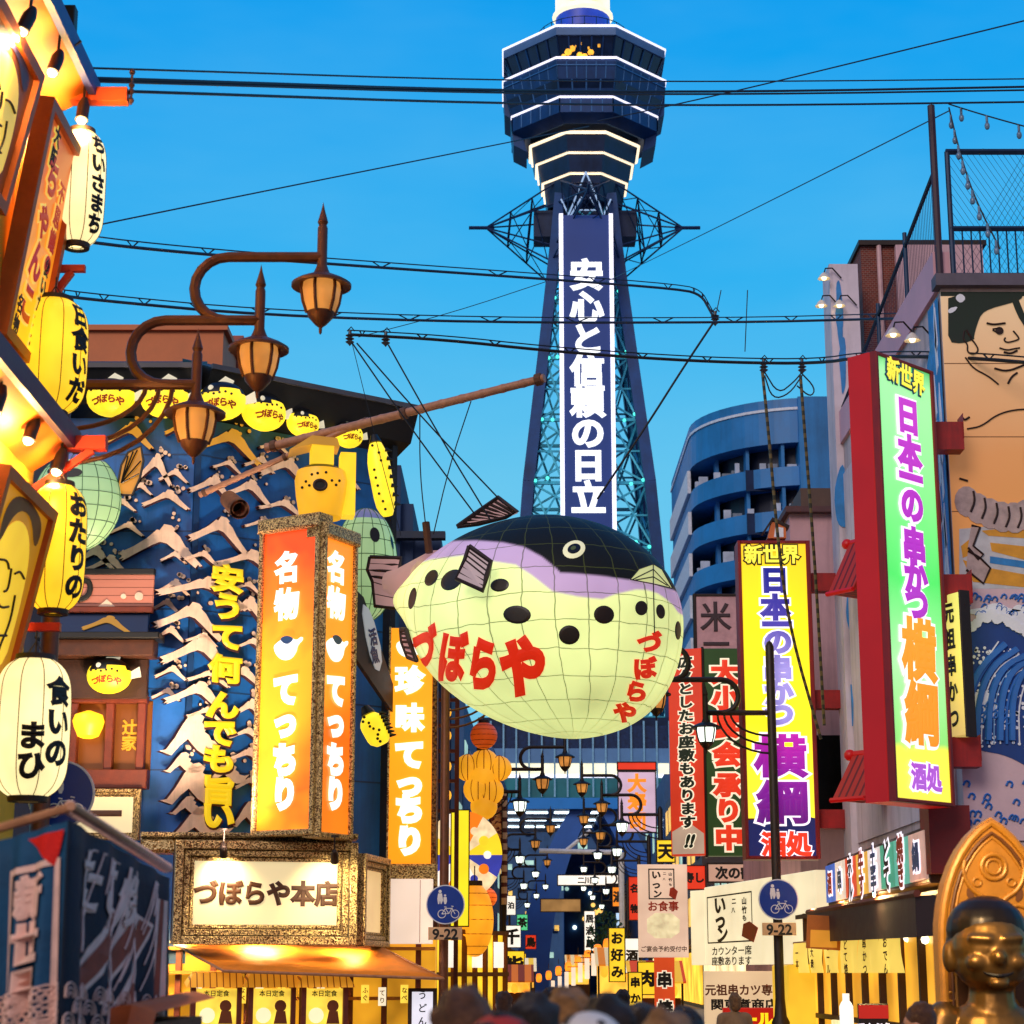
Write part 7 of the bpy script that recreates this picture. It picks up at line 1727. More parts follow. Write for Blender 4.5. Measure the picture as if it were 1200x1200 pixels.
# street lamps receding on both sides
for side, px, Y, st_, g, w in ((-1, 520, 36.0, .62, (0, 0, 0), 'on the left pavement behind the pufferfish, carrying a round blue sign'), (-1, 557, 54, .62, (1, 0, 0), 'thin post in front of the orange globe'), (-1, 574, 80, .62, (1, 0, 0), 'third on the left down the street'), (-1, 587, 105, .62, (1, 1, 0), 'fourth on the left down the street'), (-1, 597, 135, .62, (1, 1, 1), 'farthest on the left before the arch'),
                               (1, 776, 62, .62, (1, 0, 0), 'second on the right beside the red banquet sign'), (1, 762, 75, .62, (1, 0, 0), 'third on the right down the street'), (1, 750, 88, .62, (1, 1, 0), 'fourth on the right down the street'), (1, 736, 112, .62, (1, 1, 1), 'fifth on the right down the street'), (1, 726, 138, .62, (1, 1, 1), 'farthest on the right before the arch')):
    p = at(px, 1100, Y)
    street_lamp('dark iron street lamp, ' + w, p.x, Y, 1 if side < 0 else -1, st_, g, IRON if px == 520 else IRON2, zoff=-.3 if px != 520 else 0.)
p = at(522, 1060, 35.6); walk_sign('round blue sign with time plate on the left lamp post', p, .345)
# gantries and lit boards across the far street
WHB = M('white_gantry', '#d8dce4', .4)
t = thing('gantry', 'thin white gantry pole with diagonal stay across the far street', 'gantry', at(726, 1139, 96))
m = MB(); m.tube([at(632, 997, 96), at(728, 999, 96)], .12, 8); m.tube([at(664, 996, 96), at(692, 973, 96)], .09, 8); m.tube([at(728, 999, 96), (at(728, 999, 96).x, 96, .1)], .14, 8); m.build('pole', WHB, t, world=True)
def board(label, x0, x1, y0, y1, Y, mat, s='', ink=None, vertical=False, cat='sign', group=None, size=None, name='lit_sign', Y2=None):
    P = Pan(x0, x1, y0, y1, Y, Y2); t = P.thing(name, label, cat, group); MB().bbox(0, P.w, -.06, .12, 0, P.h, .02).build('panel', mat, t)
    m = MB()
    e = .02 + .012 * P.w
    for a, b, c, d in ((-e, 0, -e, P.h + e), (P.w, P.w + e, -e, P.h + e), (0, P.w, P.h, P.h + e), (0, P.w, -e, 0)): m.box(a, b, -.08, .1, c, d)
    m.build('frame', IRON2, t)
    m = MB(); m.box(P.w * .4, P.w * .6, .12, .3, P.h * .3, P.h * .7); m.build('bracket', IRON2, t)
    if s:
        sz = size or (min(P.w * .8, P.h / len(s) * .95) if vertical else min(P.h * .75, P.w / len(s) * .95)); text(t, s, P.w / 2, P.h / 2, sz, ink or INK, bev=.05, vertical=vertical, pitch=P.h / len(s) * .95 if vertical else None, y=-.062, depth=.01)
    return t, P
BW = EM('board_white', '#fff4e4', 1.0, .15); BY_ = EM('board_yellow', '#ffcf2a', .95, .2); BR_ = EM('board_red', '#e8381c', .75, .2); BO = EM('board_orange', '#f88a1c', .9, .2); BG_ = EM('board_tan', '#b88a50', .5, .4)
board('long white lit board hung across the far street under the arch', 654, 724, 1026, 1037, 120, BW, '二川通', None); board('tan decorated board below the white lit board', 634, 680, 1054, 1068, 112, BG_); board('narrow white upright lit sign in the far street', 685, 697, 1068, 1114, 92, BW, '居酒屋', None, True)
board('pale mauve upright lit sign with orange strokes left of the red banquet sign', 725, 768, 905, 975, 66, EM('board_mauve', '#d4b4cc', .75, .15), '大寿司', BO, True); board('red strip sign above the pale mauve upright sign', 724, 768, 894, 902, 66, BR_)
SG = (('small glowing yellow sign low in the far street on the left', 600, 616, 1118, 1134, 96, BY_, '酒', False), ('small red lit sign beside the far tiny lanterns', 616, 628, 1096, 1112, 102, BR_, '鳥', False), ('tiny white lit sign high on the left of the far street', 594, 604, 1050, 1072, 98, BW, '泊', True), ('small orange lit sign on the far right of the street', 718, 732, 1040, 1062, 104, BO, '湯', False),
      ('tall yellow banner sign leaning at the right of the mid street', 737, 752, 1140, 1200, 50, BY_, '串かつ', True), ('cream lit sign between the yellow ones at right', 752, 768, 1088, 1122, 55, BW, '寿司', True), ('small green lit sign on the left of the far street', 606, 618, 1072, 1090, 94, EM('board_green', '#58d890', .8, .2), '茶', False),
      ('small red upright sign left of the pinkish hanging sign', 737, 750, 1028, 1078, 54, BR_, '名物', True), ('yellow upright sign low in the mid street at right', 714, 732, 1088, 1150, 60, BY_, 'お好み', True), ('white poster sign beside the yellow upright sign', 733, 748, 1100, 1140, 58, BW, '酒', False),
      ('bright yellow sign behind the orange banner', 748, 768, 1128, 1165, 52, BY_, '肉', False), ('red and white sign over the cream box sign', 800, 826, 1015, 1042, 54, BR_, '寿し', False), ('white horizontal sign with dark letters above the cream box sign', 830, 905, 1013, 1033, 53, EM('board_peach', '#d8a890', .6, .2), '次の鶴亀', False),
      ('small white sign on the left side of the mid street', 590, 610, 1085, 1110, 84, BW, '千', False), ('yellow square sign on the left under the white one', 589, 614, 1115, 1150, 78, BY_, '鮨', False), ('blue and white sign on the right in the far street', 722, 731, 1070, 1110, 100, EM('board_pale_blue', '#b8dcff', .9, .2), '質', False),
      ('orange upright sign at the right in the far street', 700, 712, 1110, 1150, 86, BO, '串', True), ('gold panel sign on the right beneath the dark trees', 770, 790, 985, 1010, 57, BY_, '天', False), ('tall yellow lit panel behind the left lamp post', 529, 549, 950, 1085, 47, EM('panel_bright_yellow', '#ffe628', 1.0, .15), '', True))
for l, x0, x1, y0, y1, Y, mt, s, v in SG: board(l, x0, x1, y0, y1, Y, mt, s, None, v)
# left mid-street clutter: globe, puffy yellow lantern, fan sign, orange lantern, glitter board, striped pole
def ball_thing(name, label, px, py, Y, r, mat, cat, sz=1., ribs=8, group=None):
    t = thing(name, label, cat, at(px, py, Y), 0, group); b = MB().ball((0, 0, 0), r, r, r * sz, n=28).build('paper_body', mat, t, True)
    m = MB()
    for k in range(1, ribs): a = math.pi * k / ribs - math.pi / 2; m.tube([(r * 1.003 * math.cos(a) * math.cos(q * .3927), r * 1.003 * math.cos(a) * math.sin(q * .3927), r * sz * math.sin(a)) for q in range(17)], .008, 4)
    m.build('rib', M('lantern_rib_brown', '#6a2a0c', .7), b); m = MB(); m.lathe([(0, r * sz + .06), (r * .4, r * sz + .05), (r * .42, r * sz - .06)], 16); m.tube([(0, 0, r * sz), (0, 0, r * sz + .4)], .015, 5); m.build('cap', DKW, t); return t
ball_thing('globe_lantern', 'dark orange globe lantern just under the pufferfish belly at left', 567, 862, 52, .36, EM('globe_orange', '#c84a10', .55, .3), 'lantern')
t = thing('puffy_lantern', 'puffy lobed yellow lantern below the dark orange globe', 'lantern', at(565, 905, 52.5))
m = MB()
for x, z, r in ((-.38, .12, .36), (.05, .22, .40), (.45, .10, .34), (.0, -.10, .42), (-.1, -.45, .40), (.2, -.5, .38), (.05, -.9, .36)): m.ball((x, 0, z), r, r * .8, r, n=18)

for x, z, r in ((-.38, .12, .36), (.05, .22, .40), (.45, .10, .34), (-.1, -.45, .40), (.2, -.5, .38)):
    for q in (-.5, 0, .5): sm_ = MB(); sm_.tube([(x + r * 1.005 * math.cos(a) * math.cos(q + 1.57), -r * .806 * abs(math.cos(a)) * math.cos(q), z + r * 1.005 * math.sin(a)) for a in [-1.5 + .3 * u for u in range(11)]], .012, 4); sm_.build('seam', M('puffy_seam', '#a85a10', .7), t)
m.build('paper_body', EM('puffy_yellow', '#f8a820', .8, .25, scale=1.2), t, True); m = MB(); m.lathe([(.1, .5), (.16, .62), (.12, .7), (0, .7)], 12); m.tube([(0, .3, .3), (-1.6, .4, .3)], .04, 6); m.build('bracket', DKW, t)
t = thing('fan_sign', 'round colourful fan shaped sign with blue and white wedges behind the lamp posts', 'sign', at(543, 1002, 50))
rr_ = 44 * m_px(50) / .98
cs = (EM('fan_white', '#fff2e8', 1.0, .1), EM('fan_blue', '#3a44b8', .7, .3), EM('fan_yellow', '#ffd62a', 1.0, .2), EM('fan_orange', '#f8801c', .9, .2), EM('fan_pale', '#f4d8a8', .95, .3, scale=5))
for k, ci in enumerate((0, 4, 1, 2, 4, 3, 0, 4, 2, 1, 0, 3)):
    a0, a1 = -math.pi / 2 + math.pi * k / 12 * 2, -math.pi / 2 + math.pi * (k + 1) / 12 * 2
    m = MB(); m.prism([(0, 0)] + [(rr_ * math.cos(a0 + (a1 - a0) * q / 6), rr_ * 1.12 * math.sin(a0 + (a1 - a0) * q / 6)) for q in range(7)], -.04 - .004 * (k % 2), .06); m.build('wedge', cs[ci], t)
for a in range(5):
    m = MB(); q = -1.1 + a * .55; m.prism(circle(rr_ * .62 * math.cos(q), rr_ * .68 * math.sin(q), .10 + .03 * (a % 2), n=12), -.06 - .002 * a, -.044); m.build('printed_spot', cs[(a * 2 + 1) % 5], t)
m = MB(); m.tube([(-rr_ * .9, .1, 0), (-rr_ - 1.5, .1, 0)], .05, 6); m.build('bracket', DKW, t)
ball_thing('big_round_lantern', 'big glowing orange lantern low behind the two left lamp posts', 556, 1078, 48, .46, EM('big_orange_lantern', '#ffa01e', 1.0, .25, scale=1.5), 'lantern', 1.9)
ball_thing('big_round_lantern', 'amber lantern with reddish top directly under the fan sign', 566, 1052, 51, .36, EM('red_orange_lantern', '#f0641c', .9, .35, scale=4), 'lantern', .8)
board('glittering red and gold patterned board left of the striped pole', 574, 588, 938, 1004, 56, GLIT('red_gold_glitter', '#6a1410', '#e8a860', 14, .2), '')
t = thing('striped_pole', 'slim red and cream striped pole standing left of the blue deck', 'pole', at(591, 1060, 58)); z1 = at(591, 930, 58).z - t.location.z
m = MB(); m.tube([(0, 0, -t.location.z + .12), (0, 0, 0)], .06, 8); m.build('stand', IRON2, t); m = MB(); m.tube([(0, 0, 0), (0, 0, z1)], .09, 10); m.build('striped_shaft', STRIPE('pole_stripe', '#d8b890', '#5a2018', 3.2, 'Z', duty=.6), t)
for k, (px, py, Y) in enumerate(((505, 820, 47), (512, 870, 47), (508, 960, 46))):
    pass
t = thing('scaffold_frame', 'brown timber frame hung with small lamps between the slim lightbox and the left lamp post', 'frame', at(512, 1139, 45))
m = MB(); a = at(512, 810, 45); b = at(536, 810, 45)
for x in (a.x, b.x): m.box(x - .05, x + .05, 45, 45.1, .12, a.z)
for py in (820, 850, 880, 915, 950): z = at(512, py, 45).z; m.box(a.x, b.x, 45.02, 45.08, z - .04, z + .04)
m.build('timber', REDW, t, world=True)
for py in (835, 862, 898, 932): m = MB(); c = at(524, py, 44.9); m.ball(c, .1, .1, .13, n=12); m.build('hanging_bulb', EM('small_amber_bulb', '#ffb030', 1.2), t, world=True)
# rows of little orange lanterns in the far street
proto = None
for k in range(9):
    px, py, Y = 620 + 11.5 * k, (1150, 1146, 1143, 1138, 1133, 1127, 1120, 1114, 1108)[k], 118 - 6 * k
    c = at(px, py, Y)
    if proto is None:
        proto = thing('row_lantern', 'tiny orange paper lantern in the row down the far street', 'lantern', c, 0, 'row of tiny orange lanterns in the far street'); MB().lathe(smooth_poly([(.04, -.24), (.13, -.21), (.17, 0), (.13, .21), (.04, .24)], 1, False), 14).build('paper_body', EM('row_lantern_orange', '#ff8a20', 1.4, .3, scale=3), proto, True); MB().tube([(0, 0, .34), (0, 0, .6)], .015, 4).build('cord', IRON2, proto)
    else: dup(proto, c)
proto = None
for k in range(7):
    c = at(648 + 8 * k, 1160 - 4.5 * k, 100 - 5 * k)
    if proto is None:
        proto = thing('shop_flag', 'little white hanging flag in the row along the right shops far away', 'flag', c, 0, 'row of little white flags in the far street'); m = MB(); m.hexa([(-.09, -.01, -.3), (.09, -.01, -.3), (.09, .01, -.3), (-.09, .01, -.3), (-.09, -.01, .45), (.09, -.01, .45), (.09, .01, .45), (-.09, .01, .45)]); m.build('cloth', EM('flag_white', '#ffe4c8', .9, .2), proto); MB().tube([(-.25, 0, .47), (.4, 0, .47)], .015, 5).build('rod', IRON2, proto)
    else: dup(proto, c)
def stall(label, x0, x1, py, Y, c1, c2, s):  # stalls added to bring warm brightness into the far street
    P = Pan(x0, x1, py, py + 60, Y); t = P.thing('added_street_stall', label, 'stall', 'added lit stalls down the street'); zb = -P.o.z + .12
    m = MB(); m.hexa([(-.1, -1.1, P.h - .55), (P.w + .1, -1.1, P.h - .55), (P.w + .1, .1, P.h), (-.1, .1, P.h), (-.1, -1.1, P.h - .5), (P.w + .1, -1.1, P.h - .5), (P.w + .1, .1, P.h + .05), (-.1, .1, P.h + .05)]); m.build('awning', STRIPE('stall_awning_' + s, c1, c2, 2.2, 'X', emis=.55), t)
    MB().box(0, P.w, .1, .3, zb, P.h - .3).build('lit_back', EM('stall_glow', '#ffc044', 1.25, .5, scale=1.5), t); MB().box(0, P.w, -.5, .0, zb, zb + .95).build('counter', BROWNW, t)
    for k in range(3): m = MB(); m.ball((P.w * (k + .5) / 3, -.7, P.h - .75), .13, .13, .17, n=12); m.build('hung_lantern', EM('stall_lantern', '#ff9a28', 1.6, .2), t, True)
    for x in (0, P.w): MB().tube([(x, -1.0, zb), (x, -1.0, P.h - .5)], .035, 6).build('post', IRON2, t)
for a in (('added striped orange and cream stall on the right of the mid street under the yellow signs', 700, 742, 1112, 66, '#f08a1c', '#f4d8a0', 'a'), ('added striped red and yellow stall nearer on the right of the mid street', 738, 796, 1128, 55, '#e0501c', '#ffc838', 'b'), ('added yellow and white stall far down on the left of the street', 596, 626, 1124, 92, '#ffd040', '#fff0c8', 'c'), ('added orange and brown stall on the left of the mid street beside the eatery', 584, 622, 1132, 70, '#e87a1c', '#8a3a14', 'd'), ('added tiny striped stall at the far end of the street', 664, 690, 1120, 118, '#ff9c30', '#ffe0a0', 'e')): stall(*a)
# a small dark street tree
t = thing('street_tree', 'small dark green street tree in the far street by the yellow signs', 'tree', at(712, 1139, 82)); t.location.z = .12
m = MB(); m.tube([(0, 0, 0), (.05, 0, 1.6), (-.05, .05, 2.6)], [.12, .09, .05], 8)
for a in range(5): m.tube([(0, 0, 1.5 + .2 * a), (.5 * math.cos(a * 2.1), .5 * math.sin(a * 2.1), 2.2 + .25 * a)], [.05, .02], 5)
m.build('trunk', DKW, t); m = MB(); r_ = random.Random(4)
for k in range(900):
    a, b, q = r_.uniform(0, 6.28), r_.uniform(-1, 1), r_.random() ** .4; c = Vector((.85 * q * math.cos(a) * math.sqrt(1 - b * b), .85 * q * math.sin(a) * math.sqrt(1 - b * b), 2.7 + 1.4 * q * b)); u = Vector((r_.gauss(0, 1), r_.gauss(0, 1), r_.gauss(0, 1))).normalized() * .09; v = u.orthogonal().normalized() * .05
    m.add([c - u, c + v, c + u, c - v], [(0, 1, 2, 3)])
m.build('crown', M('leaf_green', '#1e4a20', .6, var=.5, scale=3), t)
# lit eatery on the left under the poles
P = Pan(505, 592, 1090, 1206, 46, 50)
t = P.thing('lit_eatery', 'bright yellow eatery front with timber bars low behind the left lamp posts', 'eatery')
MB().box(0, P.w, .05, .3, -P.o.z + .12, P.h).build('glowing_wall', EM('eatery_yellow', '#ffcc30', 1.0, .45, scale=1.2), t)
m = MB()
for k in range(8): x = P.w * k / 7; m.box(x - .05, x + .05, -.05, .05, -P.o.z + .12, P.h)
for z in (.3, P.h * .55, P.h): m.box(-.1, P.w + .1, -.06, .06, z - .05, z + .05)
m.build('timber_bars', REDW, t)
for k, x in enumerate((.15, .5, .8)): MB().bbox(P.w * x, P.w * x + .5, -.12, -.06, P.h * .62, P.h * .9, .01).build('paper_menu', BW, t)

# ================================================================== OVERHEAD CABLES
CBL = M('cable_blue_black', '#142a44', .5); CBK = M('cable_black', '#10141c', .5)
def cable(label, pts, r=.018, mat=None, group='overhead cables', hang=None, sm=2):
    """pts = (px, py, Y)"""
    P = [at(*p) for p in pts]; t = thing('overhead_cable', label, 'cable', P[0], 0, group)
    m = MB(); m.tube(smooth_poly([tuple(p) for p in P], sm, False), r, 6); c = m.build('wire', mat or CBL, t, True, world=True)
    if hang:
        m = MB(); dz, n = hang; up = [p + Vector((0, 0, dz)) for p in P]; m.tube(smooth_poly([tuple(p) for p in up], sm, False), r * .45, 5); m.build('messenger_wire', mat or CBL, t, True, world=True)
        Q = [Vector(q) for q in smooth_poly([tuple(p) for p in P], sm, False)]
        def along(f): k = f * (len(Q) - 1); i = min(int(k), len(Q) - 2); return Q[i].lerp(Q[i + 1], k - i)
        for k in range(n):
            a = along((k + .5) / n); b = along(min(1, (k + .5) / n + .012)); z = Vector((0, 0, dz)); m = MB(); m.tube([a + z, a.lerp(b, .5), b + z], r * .5, 4); m.build('hanger', mat or CBL, t, world=True)
    return t
cable('thin topmost cable running from the orange beam across the tower deck', [(-30, 76, 16.5), (155, 81, 16.6), (560, 94, 23), (860, 96, 26), (1240, 92, 27)], .010)
cable('upper of the two thick parallel cables crossing the tower deck', [(-30, 88, 16.5), (155, 93, 16.6), (560, 106, 23), (860, 108, 26), (1240, 101, 27)], .017)
cable('lower of the two thick parallel cables crossing the tower deck', [(-30, 92, 16.5), (155, 96, 16.6), (560, 109, 23), (860, 111, 26), (1240, 105, 27)], .014)
cable('cable leaving the insulators just below the thick pair at the tower deck', [(-30, 102, 16.5), (155, 107, 16.6), (560, 121, 23), (860, 124, 26), (1240, 119, 27)], .015)
cable('thin slanting cable from the left lanterns up to the tower deck', [(-40, 297, 22), (120, 262, 24), (605, 165, 32), (690, 148, 34)], .012)
cable('thin slanting cable rising to the upper right corner', [(700, 142, 34), (785, 124, 33), (900, 98, 31), (1230, 17, 27)], .012)
cable('thick bundled cable above the curled lamp arms, crossing under the outrigger', [(60, 275, 24), (115, 286, 25), (260, 300, 27), (410, 311, 29), (640, 327, 32), (800, 339, 34), (822, 346, 34), (831, 362, 34), (838, 375, 34)], .024, CBL, hang=(.09, 14))
cable('thick bundled cable passing behind the lamp arms at mid height', [(60, 345, 26), (115, 352, 27), (300, 369, 29), (560, 378, 32), (860, 378, 34), (1020, 374, 33), (1100, 372, 28), (1240, 372, 27)], .024, CBL, hang=(.09, 22))
cable('thick sagging cable from the hanging insulators to the red sign box', [(408, 392, 33), (520, 398, 33), (640, 411, 33), (760, 420, 33), (860, 425, 33), (960, 426, 32), (1010, 418, 30), (1120, 418, 27), (1240, 428, 26)], .028, CBK, hang=(.08, 12))
cable('cable dropping from the black clamp to the tower leg', [(838, 375, 34), (800, 432, 34), (757, 500, 34), (700, 585, 34.5)], .022, CBK)
cable('thin cable falling from the tall roof post towards the tower', [(1112, 130, 27.1), (830, 272, 40), (690, 340, 60)], .010)
for k, (a, b) in enumerate((((410, 398), (556, 602)), ((418, 402), (590, 590)), ((455, 404), (575, 610)), ((412, 400), (470, 628)), ((640, 330), (420, 395)))):
    cable(('first', 'second', 'third', 'fourth', 'fifth')[k] + ' stay wire of the fan spreading from the hanging insulators to the pufferfish', [(a[0], a[1], 33), ((a[0] + b[0]) / 2, (a[1] + b[1]) / 2 + 4, 33.3), (b[0], b[1], 33.6)], .014 if k < 3 else .007, CBK, 'stay wires of the pufferfish lantern')
for k, (a, b) in enumerate((((552, 470), (508, 626)), ((492, 486), (500, 626)))):
    cable(('right', 'left')[k] + ' chain hanging from the bamboo pole to the pufferfish hook', [(a[0], a[1], 34.2), ((a[0] + b[0]) / 2 - 4, (a[1] + b[1]) / 2, 34.5), (b[0], b[1], 34.8)], .012, IRON2, 'stay wires of the pufferfish lantern')
for k, pts in enumerate(([(893, 432, 34), (900, 500, 34), (912, 640, 34.2), (926, 740, 34.6), (962, 866, 35)], [(938, 440, 34), (944, 520, 34), (955, 660, 34.4), (966, 850, 35.2)])):
    cable(('left', 'right')[k] + ' of two rope like cables hanging past the yellow sign', pts, .03, STRIPE('rope_cable', '#6a5a30', '#2a2c1c', 6, 'Z'), 'rope like cables in front of the yellow sign')
for k, pts in enumerate(([(896, 436, 34), (912, 462, 34), (930, 448, 34), (940, 436, 34)], [(938, 436, 34), (956, 455, 34), (950, 466, 34), (934, 452, 34)], [(896, 440, 34), (905, 468, 34), (925, 462, 34), (940, 440, 34)])):
    cable(('wide', 'small', 'long')[k] + ' slack cable loop under the two clamps above the apartment block', pts, .014, CBK, 'slack cable loops')
for label, px, py, Y in (('cluster of insulators hanging where the stay wires meet', 410, 397, 33), ('small insulator beside the hanging cluster', 452, 398, 33), ('black clamp where the bundled cable turns down', 838, 374, 34), ('dark cable clamp above the left rope like cable', 895, 430, 34), ('dark cable clamp above the right rope like cable', 940, 430, 34)):
    t = thing('insulator', label, 'insulator', at(px, py, Y), 0, 'cable insulators'); m = MB(); m.lathe([(0, .16), (.03, .15), (.03, .08), (.08, .06), (.03, .03), (.08, .0), (.03, -.03), (.08, -.06), (.03, -.10), (0, -.14)], 12); m.build('porcelain', M('insulator_grey', '#4a4a50', .35), t, True); m = MB(); m.tube([(-.05, 0, .14), (.02, 0, .22), (.08, 0, .14)], .012, 5); m.build('shackle', IRON2, t)
cable('thin wire with insulators falling beside the black clamp', [(845, 340, 34), (838, 374, 34)], .01, CBK); cable('short wire with a small weight right of the black clamp', [(876, 340, 34), (873, 412, 34)], .01, CBK)
def bulbs(label, pts, n):
    t = cable(label, pts, .012, CBK, 'string lights on the roof'); P = [at(*p) for p in pts]
    for k in range(n):
        f = (k + .5) / n * (len(P) - 1); i = int(f); c = P[i].lerp(P[i + 1], f - i); m = MB(); m.tube([c, c + Vector((0, 0, -.10))], .02, 6); m.ball(c + Vector((0, 0, -.16)), .04, .04, .06, n=10); m.build('bulb', M('clear_bulb', '#6a8aa8', .2), t, True, world=True)
bulbs('string light cable running right from the tall roof post', [(1112, 122, 27), (1150, 134, 26.5), (1200, 148, 26), (1240, 158, 25.5)], 4); bulbs('string light cable sagging from the tall roof post to the railing', [(1112, 126, 27), (1125, 180, 26.8), (1142, 232, 26.8), (1172, 292, 26.8)], 9)

# ================================================================== PEOPLE
SKN = M('skin', '#c89070', .5, var=.1, scale=6)
def person(label, x, y, rz, h, top, bottom, hair, long_hair=False, cap=None):
    s = h / 1.72; t = thing('person', label, 'person', (x, y, .0), rz, 'people walking in the street'); g = .006
    def V(a, b, c): return (a * s, b * s, c * s)
    legs = []; arms = []; hands = []; cl = []; tr = []
    for q in (-1, 1):
        st = .12 * q
        legs += [('l', V(q * .09, 0, .88), V(q * .10, -st * .6, .48), .082 * s, .055 * s), ('l', V(q * .10, -st * .6, .48), V(q * .10, st, .09), .053 * s, .036 * s), ('b', V(q * .10, st - .05, .04), .045 * s, .12 * s, .04 * s)]
        el = V(q * .26, .03 * q, 1.10); wr = V(q * .25, -.10 + .05 * q, .88)
        arms += [('l', V(q * .19, 0, 1.40), el, .050 * s, .040 * s), ('l', el, wr, .038 * s, .027 * s)]
        hands += [('b', V(q * .25, -.12 + .05 * q, .82), .022 * s, .038 * s, .048 * s)] + [('l', V(q * .25, -.15 + .05 * q + .02 * k, .79), V(q * .245, -.155 + .05 * q + .022 * k, .71 + .01 * abs(k - 1.5)), .010 * s, .008 * s) for k in range(4)] + [('l', V(q * .24, -.15 + .05 * q, .83), V(q * .22, -.18 + .05 * q, .78), .011 * s, .009 * s)]
        cl += [('l', V(q * .19, 0, 1.40), el, .066 * s, .054 * s), ('l', el, tuple(a * .85 + b * .15 for a, b in zip(wr, el)), .054 * s, .044 * s)]
        tr += [('l', V(q * .09, 0, .90), V(q * .10, -st * .6, .48), .105 * s, .078 * s), ('l', V(q * .10, -st * .6, .48), V(q * .10, st, .10), .076 * s, .060 * s)]
    head = [('b', V(0, .01, 1.60), .076 * s, .096 * s, .105 * s), ('b', V(0, -.03, 1.535), .058 * s, .065 * s, .055 * s), ('l', V(0, -.09, 1.60), V(0, -.108, 1.565), .010 * s, .015 * s), ('b', V(-.078, .01, 1.585), .012 * s, .022 * s, .032 * s), ('b', V(.078, .01, 1.585), .012 * s, .022 * s, .032 * s), ('l', V(0, .01, 1.50), V(0, .01, 1.40), .052 * s, .06 * s)]
    torso = [('b', V(0, 0, 1.28), .17 * s, .11 * s, .20 * s), ('b', V(0, 0, 1.02), .15 * s, .105 * s, .16 * s), ('l', V(-.15, 0, 1.41), V(.15, 0, 1.41), .055 * s, .055 * s)]
    organic(head + torso + legs + arms + hands, .013 * s, 'body', SKN, t, 3)
    organic([('b', V(0, 0, 1.27), .195 * s, .135 * s, .215 * s), ('b', V(0, 0, 1.04), .18 * s, .13 * s, .20 * s), ('l', V(-.16, 0, 1.41), V(.16, 0, 1.41), .07 * s, .07 * s), ('l', V(0, .01, 1.42), V(0, .012, 1.455), .075 * s, .066 * s)] + cl, .018 * s, 'jacket', top, t, 4)
    organic([('b', V(0, 0, .92), .165 * s, .122 * s, .10 * s)] + tr, .018 * s, 'trousers', bottom, t, 4)
    hs = [('b', V(0, .025, 1.635), .086 * s, .100 * s, .092 * s), ('b', V(0, .055, 1.57), .080 * s, .066 * s, .09 * s)]
    rr_ = random.Random(int(abs(x) * 100 + y * 7))
    for k in range(18): a_, b_ = rr_.uniform(0, 6.28), rr_.uniform(.1, 1.4); hs.append(('b', V(.082 * math.cos(a_) * math.cos(b_), .03 + .094 * math.sin(a_) * math.cos(b_), 1.635 + .09 * math.sin(b_)), rr_.uniform(.014, .026) * s, rr_.uniform(.014, .026) * s, rr_.uniform(.014, .03) * s))
    if long_hair: hs += [('b', V(0, .07, 1.47), .085 * s, .055 * s, .16 * s)]
    organic(hs, .014 * s, 'hair', hair, t, 3)
    for q in (-1, 1): MB().ball(V(q * .03, -.083, 1.60), .011 * s, n=10).build('eye', M('eye_dark', '#1a120e', .3), t, True)
    m = MB(); m.tube([V(-.022, -.088, 1.535), V(0, -.094, 1.532), V(.022, -.088, 1.535)], .005 * s, 5); m.build('mouth', M('lips', '#8a4a40', .5), t)
    for q in (-1, 1): organic([('b', V(q * .10, .12 * q - .05, .045), .05 * s, .135 * s, .042 * s)], .015 * s, 'shoe', M('shoe_dark', '#1c1a1c', .5), t, 2)
    if cap: organic([('b', V(0, .02, 1.655), .094 * s, .108 * s, .080 * s), ('b', V(0, -.10, 1.64), .07 * s, .07 * s, .014 * s)], .012 * s, 'cap', cap, t, 3)
    return t
HB, HD, HL = M('hair_black', '#2e221c', .55, var=.6, scale=30, bump=1.), M('hair_brown', '#6a442a', .55, var=.6, scale=30, bump=1.), M('hair_light_brown', '#a0703e', .55, var=.6, scale=30, bump=1.)
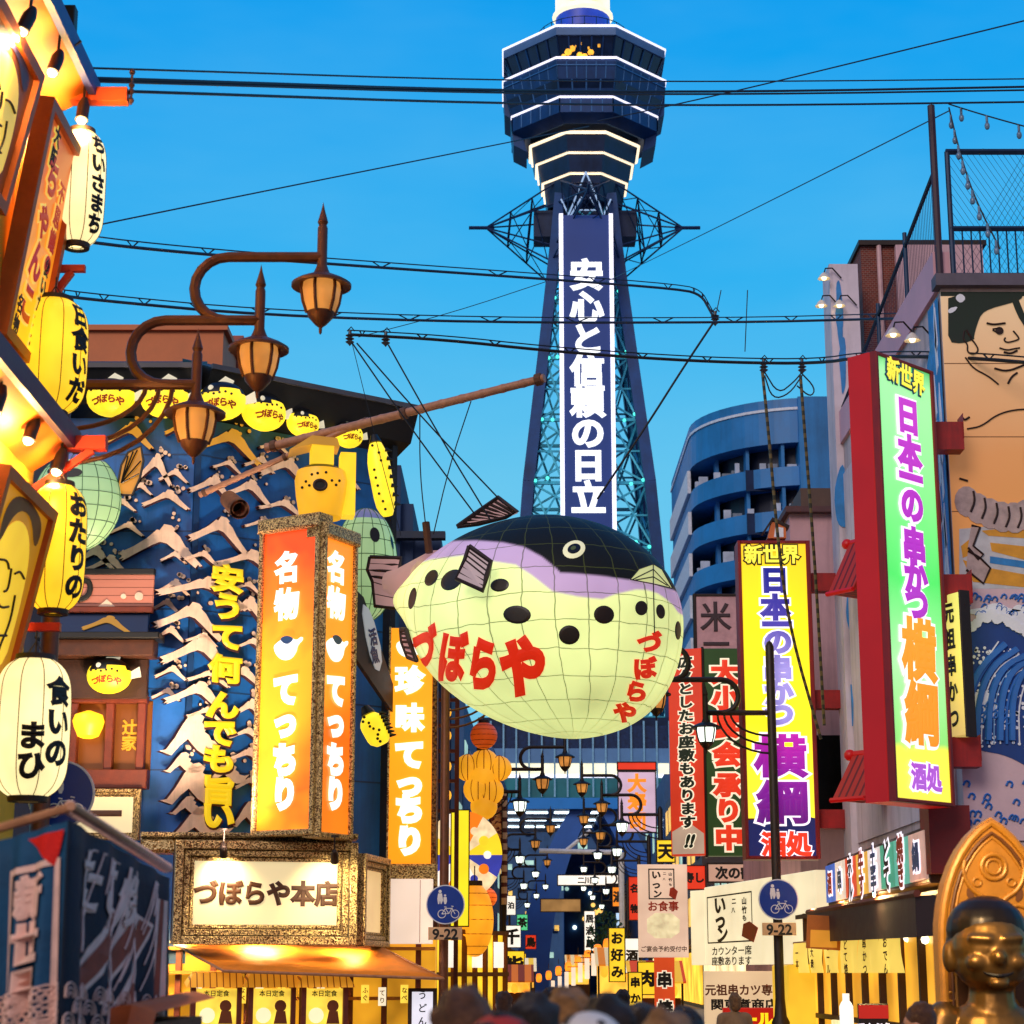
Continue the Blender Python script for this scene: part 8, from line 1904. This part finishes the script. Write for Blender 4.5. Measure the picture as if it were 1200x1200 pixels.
J = [M('jacket_' + n, c, .8, var=.2, scale=8) for n, c in (('navy', '#1c2440'), ('grey', '#5a5a60'), ('tan', '#a07a50'), ('red', '#a02c24'), ('black', '#18181a'), ('white', '#c8c4c0'), ('olive', '#4a4c30'), ('teal', '#1c5a60'))]
T = [M('trousers_' + n, c, .85, var=.2, scale=8) for n, c in (('denim', '#2a3a58'), ('black', '#161618'), ('khaki', '#6a5a40'))]
PPL = [('person in a white cap and navy jacket, blurred at the bottom edge in mid street', 690, 1180, 5.2, .1, 0, 0, HB, False, 2), ('person in a red cap and grey jacket, blurred at the bottom edge', 588, 1182, 5.0, -.1, 1, 1, HB, False, 3), ('person with light brown hair and olive jacket low at the bottom edge', 776, 1186, 5.4, .2, 6, 2, HL, True, None),
       ('person with brown hair and tan jacket, blurred at the bottom left of the street', 545, 1158, 5.6, 0, 2, 0, HD, False, None), ('person with long black hair and grey jacket, blurred below the arch', 622, 1166, 6.2, .2, 1, 1, HB, True, None), ('person with light brown hair and white jacket, blurred at the bottom centre', 668, 1160, 6.8, -.2, 5, 0, HL, True, None),
       ('person in navy jacket with short black hair walking away at bottom centre', 712, 1168, 6.0, .1, 0, 2, HB, False, None), ('person in red jacket walking towards the viewer at bottom centre right', 752, 1174, 7.4, math.pi - .1 + math.pi, 3, 1, HB, False, None), ('person in olive jacket and dark cap right of the orange banner', 800, 1178, 8.6, .1, 6, 1, HB, False, 1),
       ('person with dark hair in black jacket at the right shop front', 1074, 1176, 11.5, 1.2, 4, 1, HD, False, None), ('person in teal jacket further down the middle of the street', 645, 1158, 16, 0, 7, 0, HB, False, None), ('person in white jacket further down beside the left lamp post', 590, 1162, 19, .1, 5, 1, HD, True, None), ('person in grey jacket further down on the right side', 730, 1160, 22, -.1, 1, 0, HB, False, None), ('person in tan jacket far down near the right lamp post', 860, 1164, 24, .3, 2, 1, HL, False, None)]
for lb__, px, py, Y, rz, j, tt, hh_, lh, cp in PPL:
    c = at(px, py, Y); hgt = c.z * 1.72 / (1.745 if cp else 1.727)
    person(lb__, c.x, Y, rz + math.pi, hgt, J[j], T[tt], hh_, lh, (M('cap_dark', '#20242c', .7), M('cap_white', '#d8d0c8', .8), M('cap_red', '#b02c20', .8))[cp - 1] if cp else None)
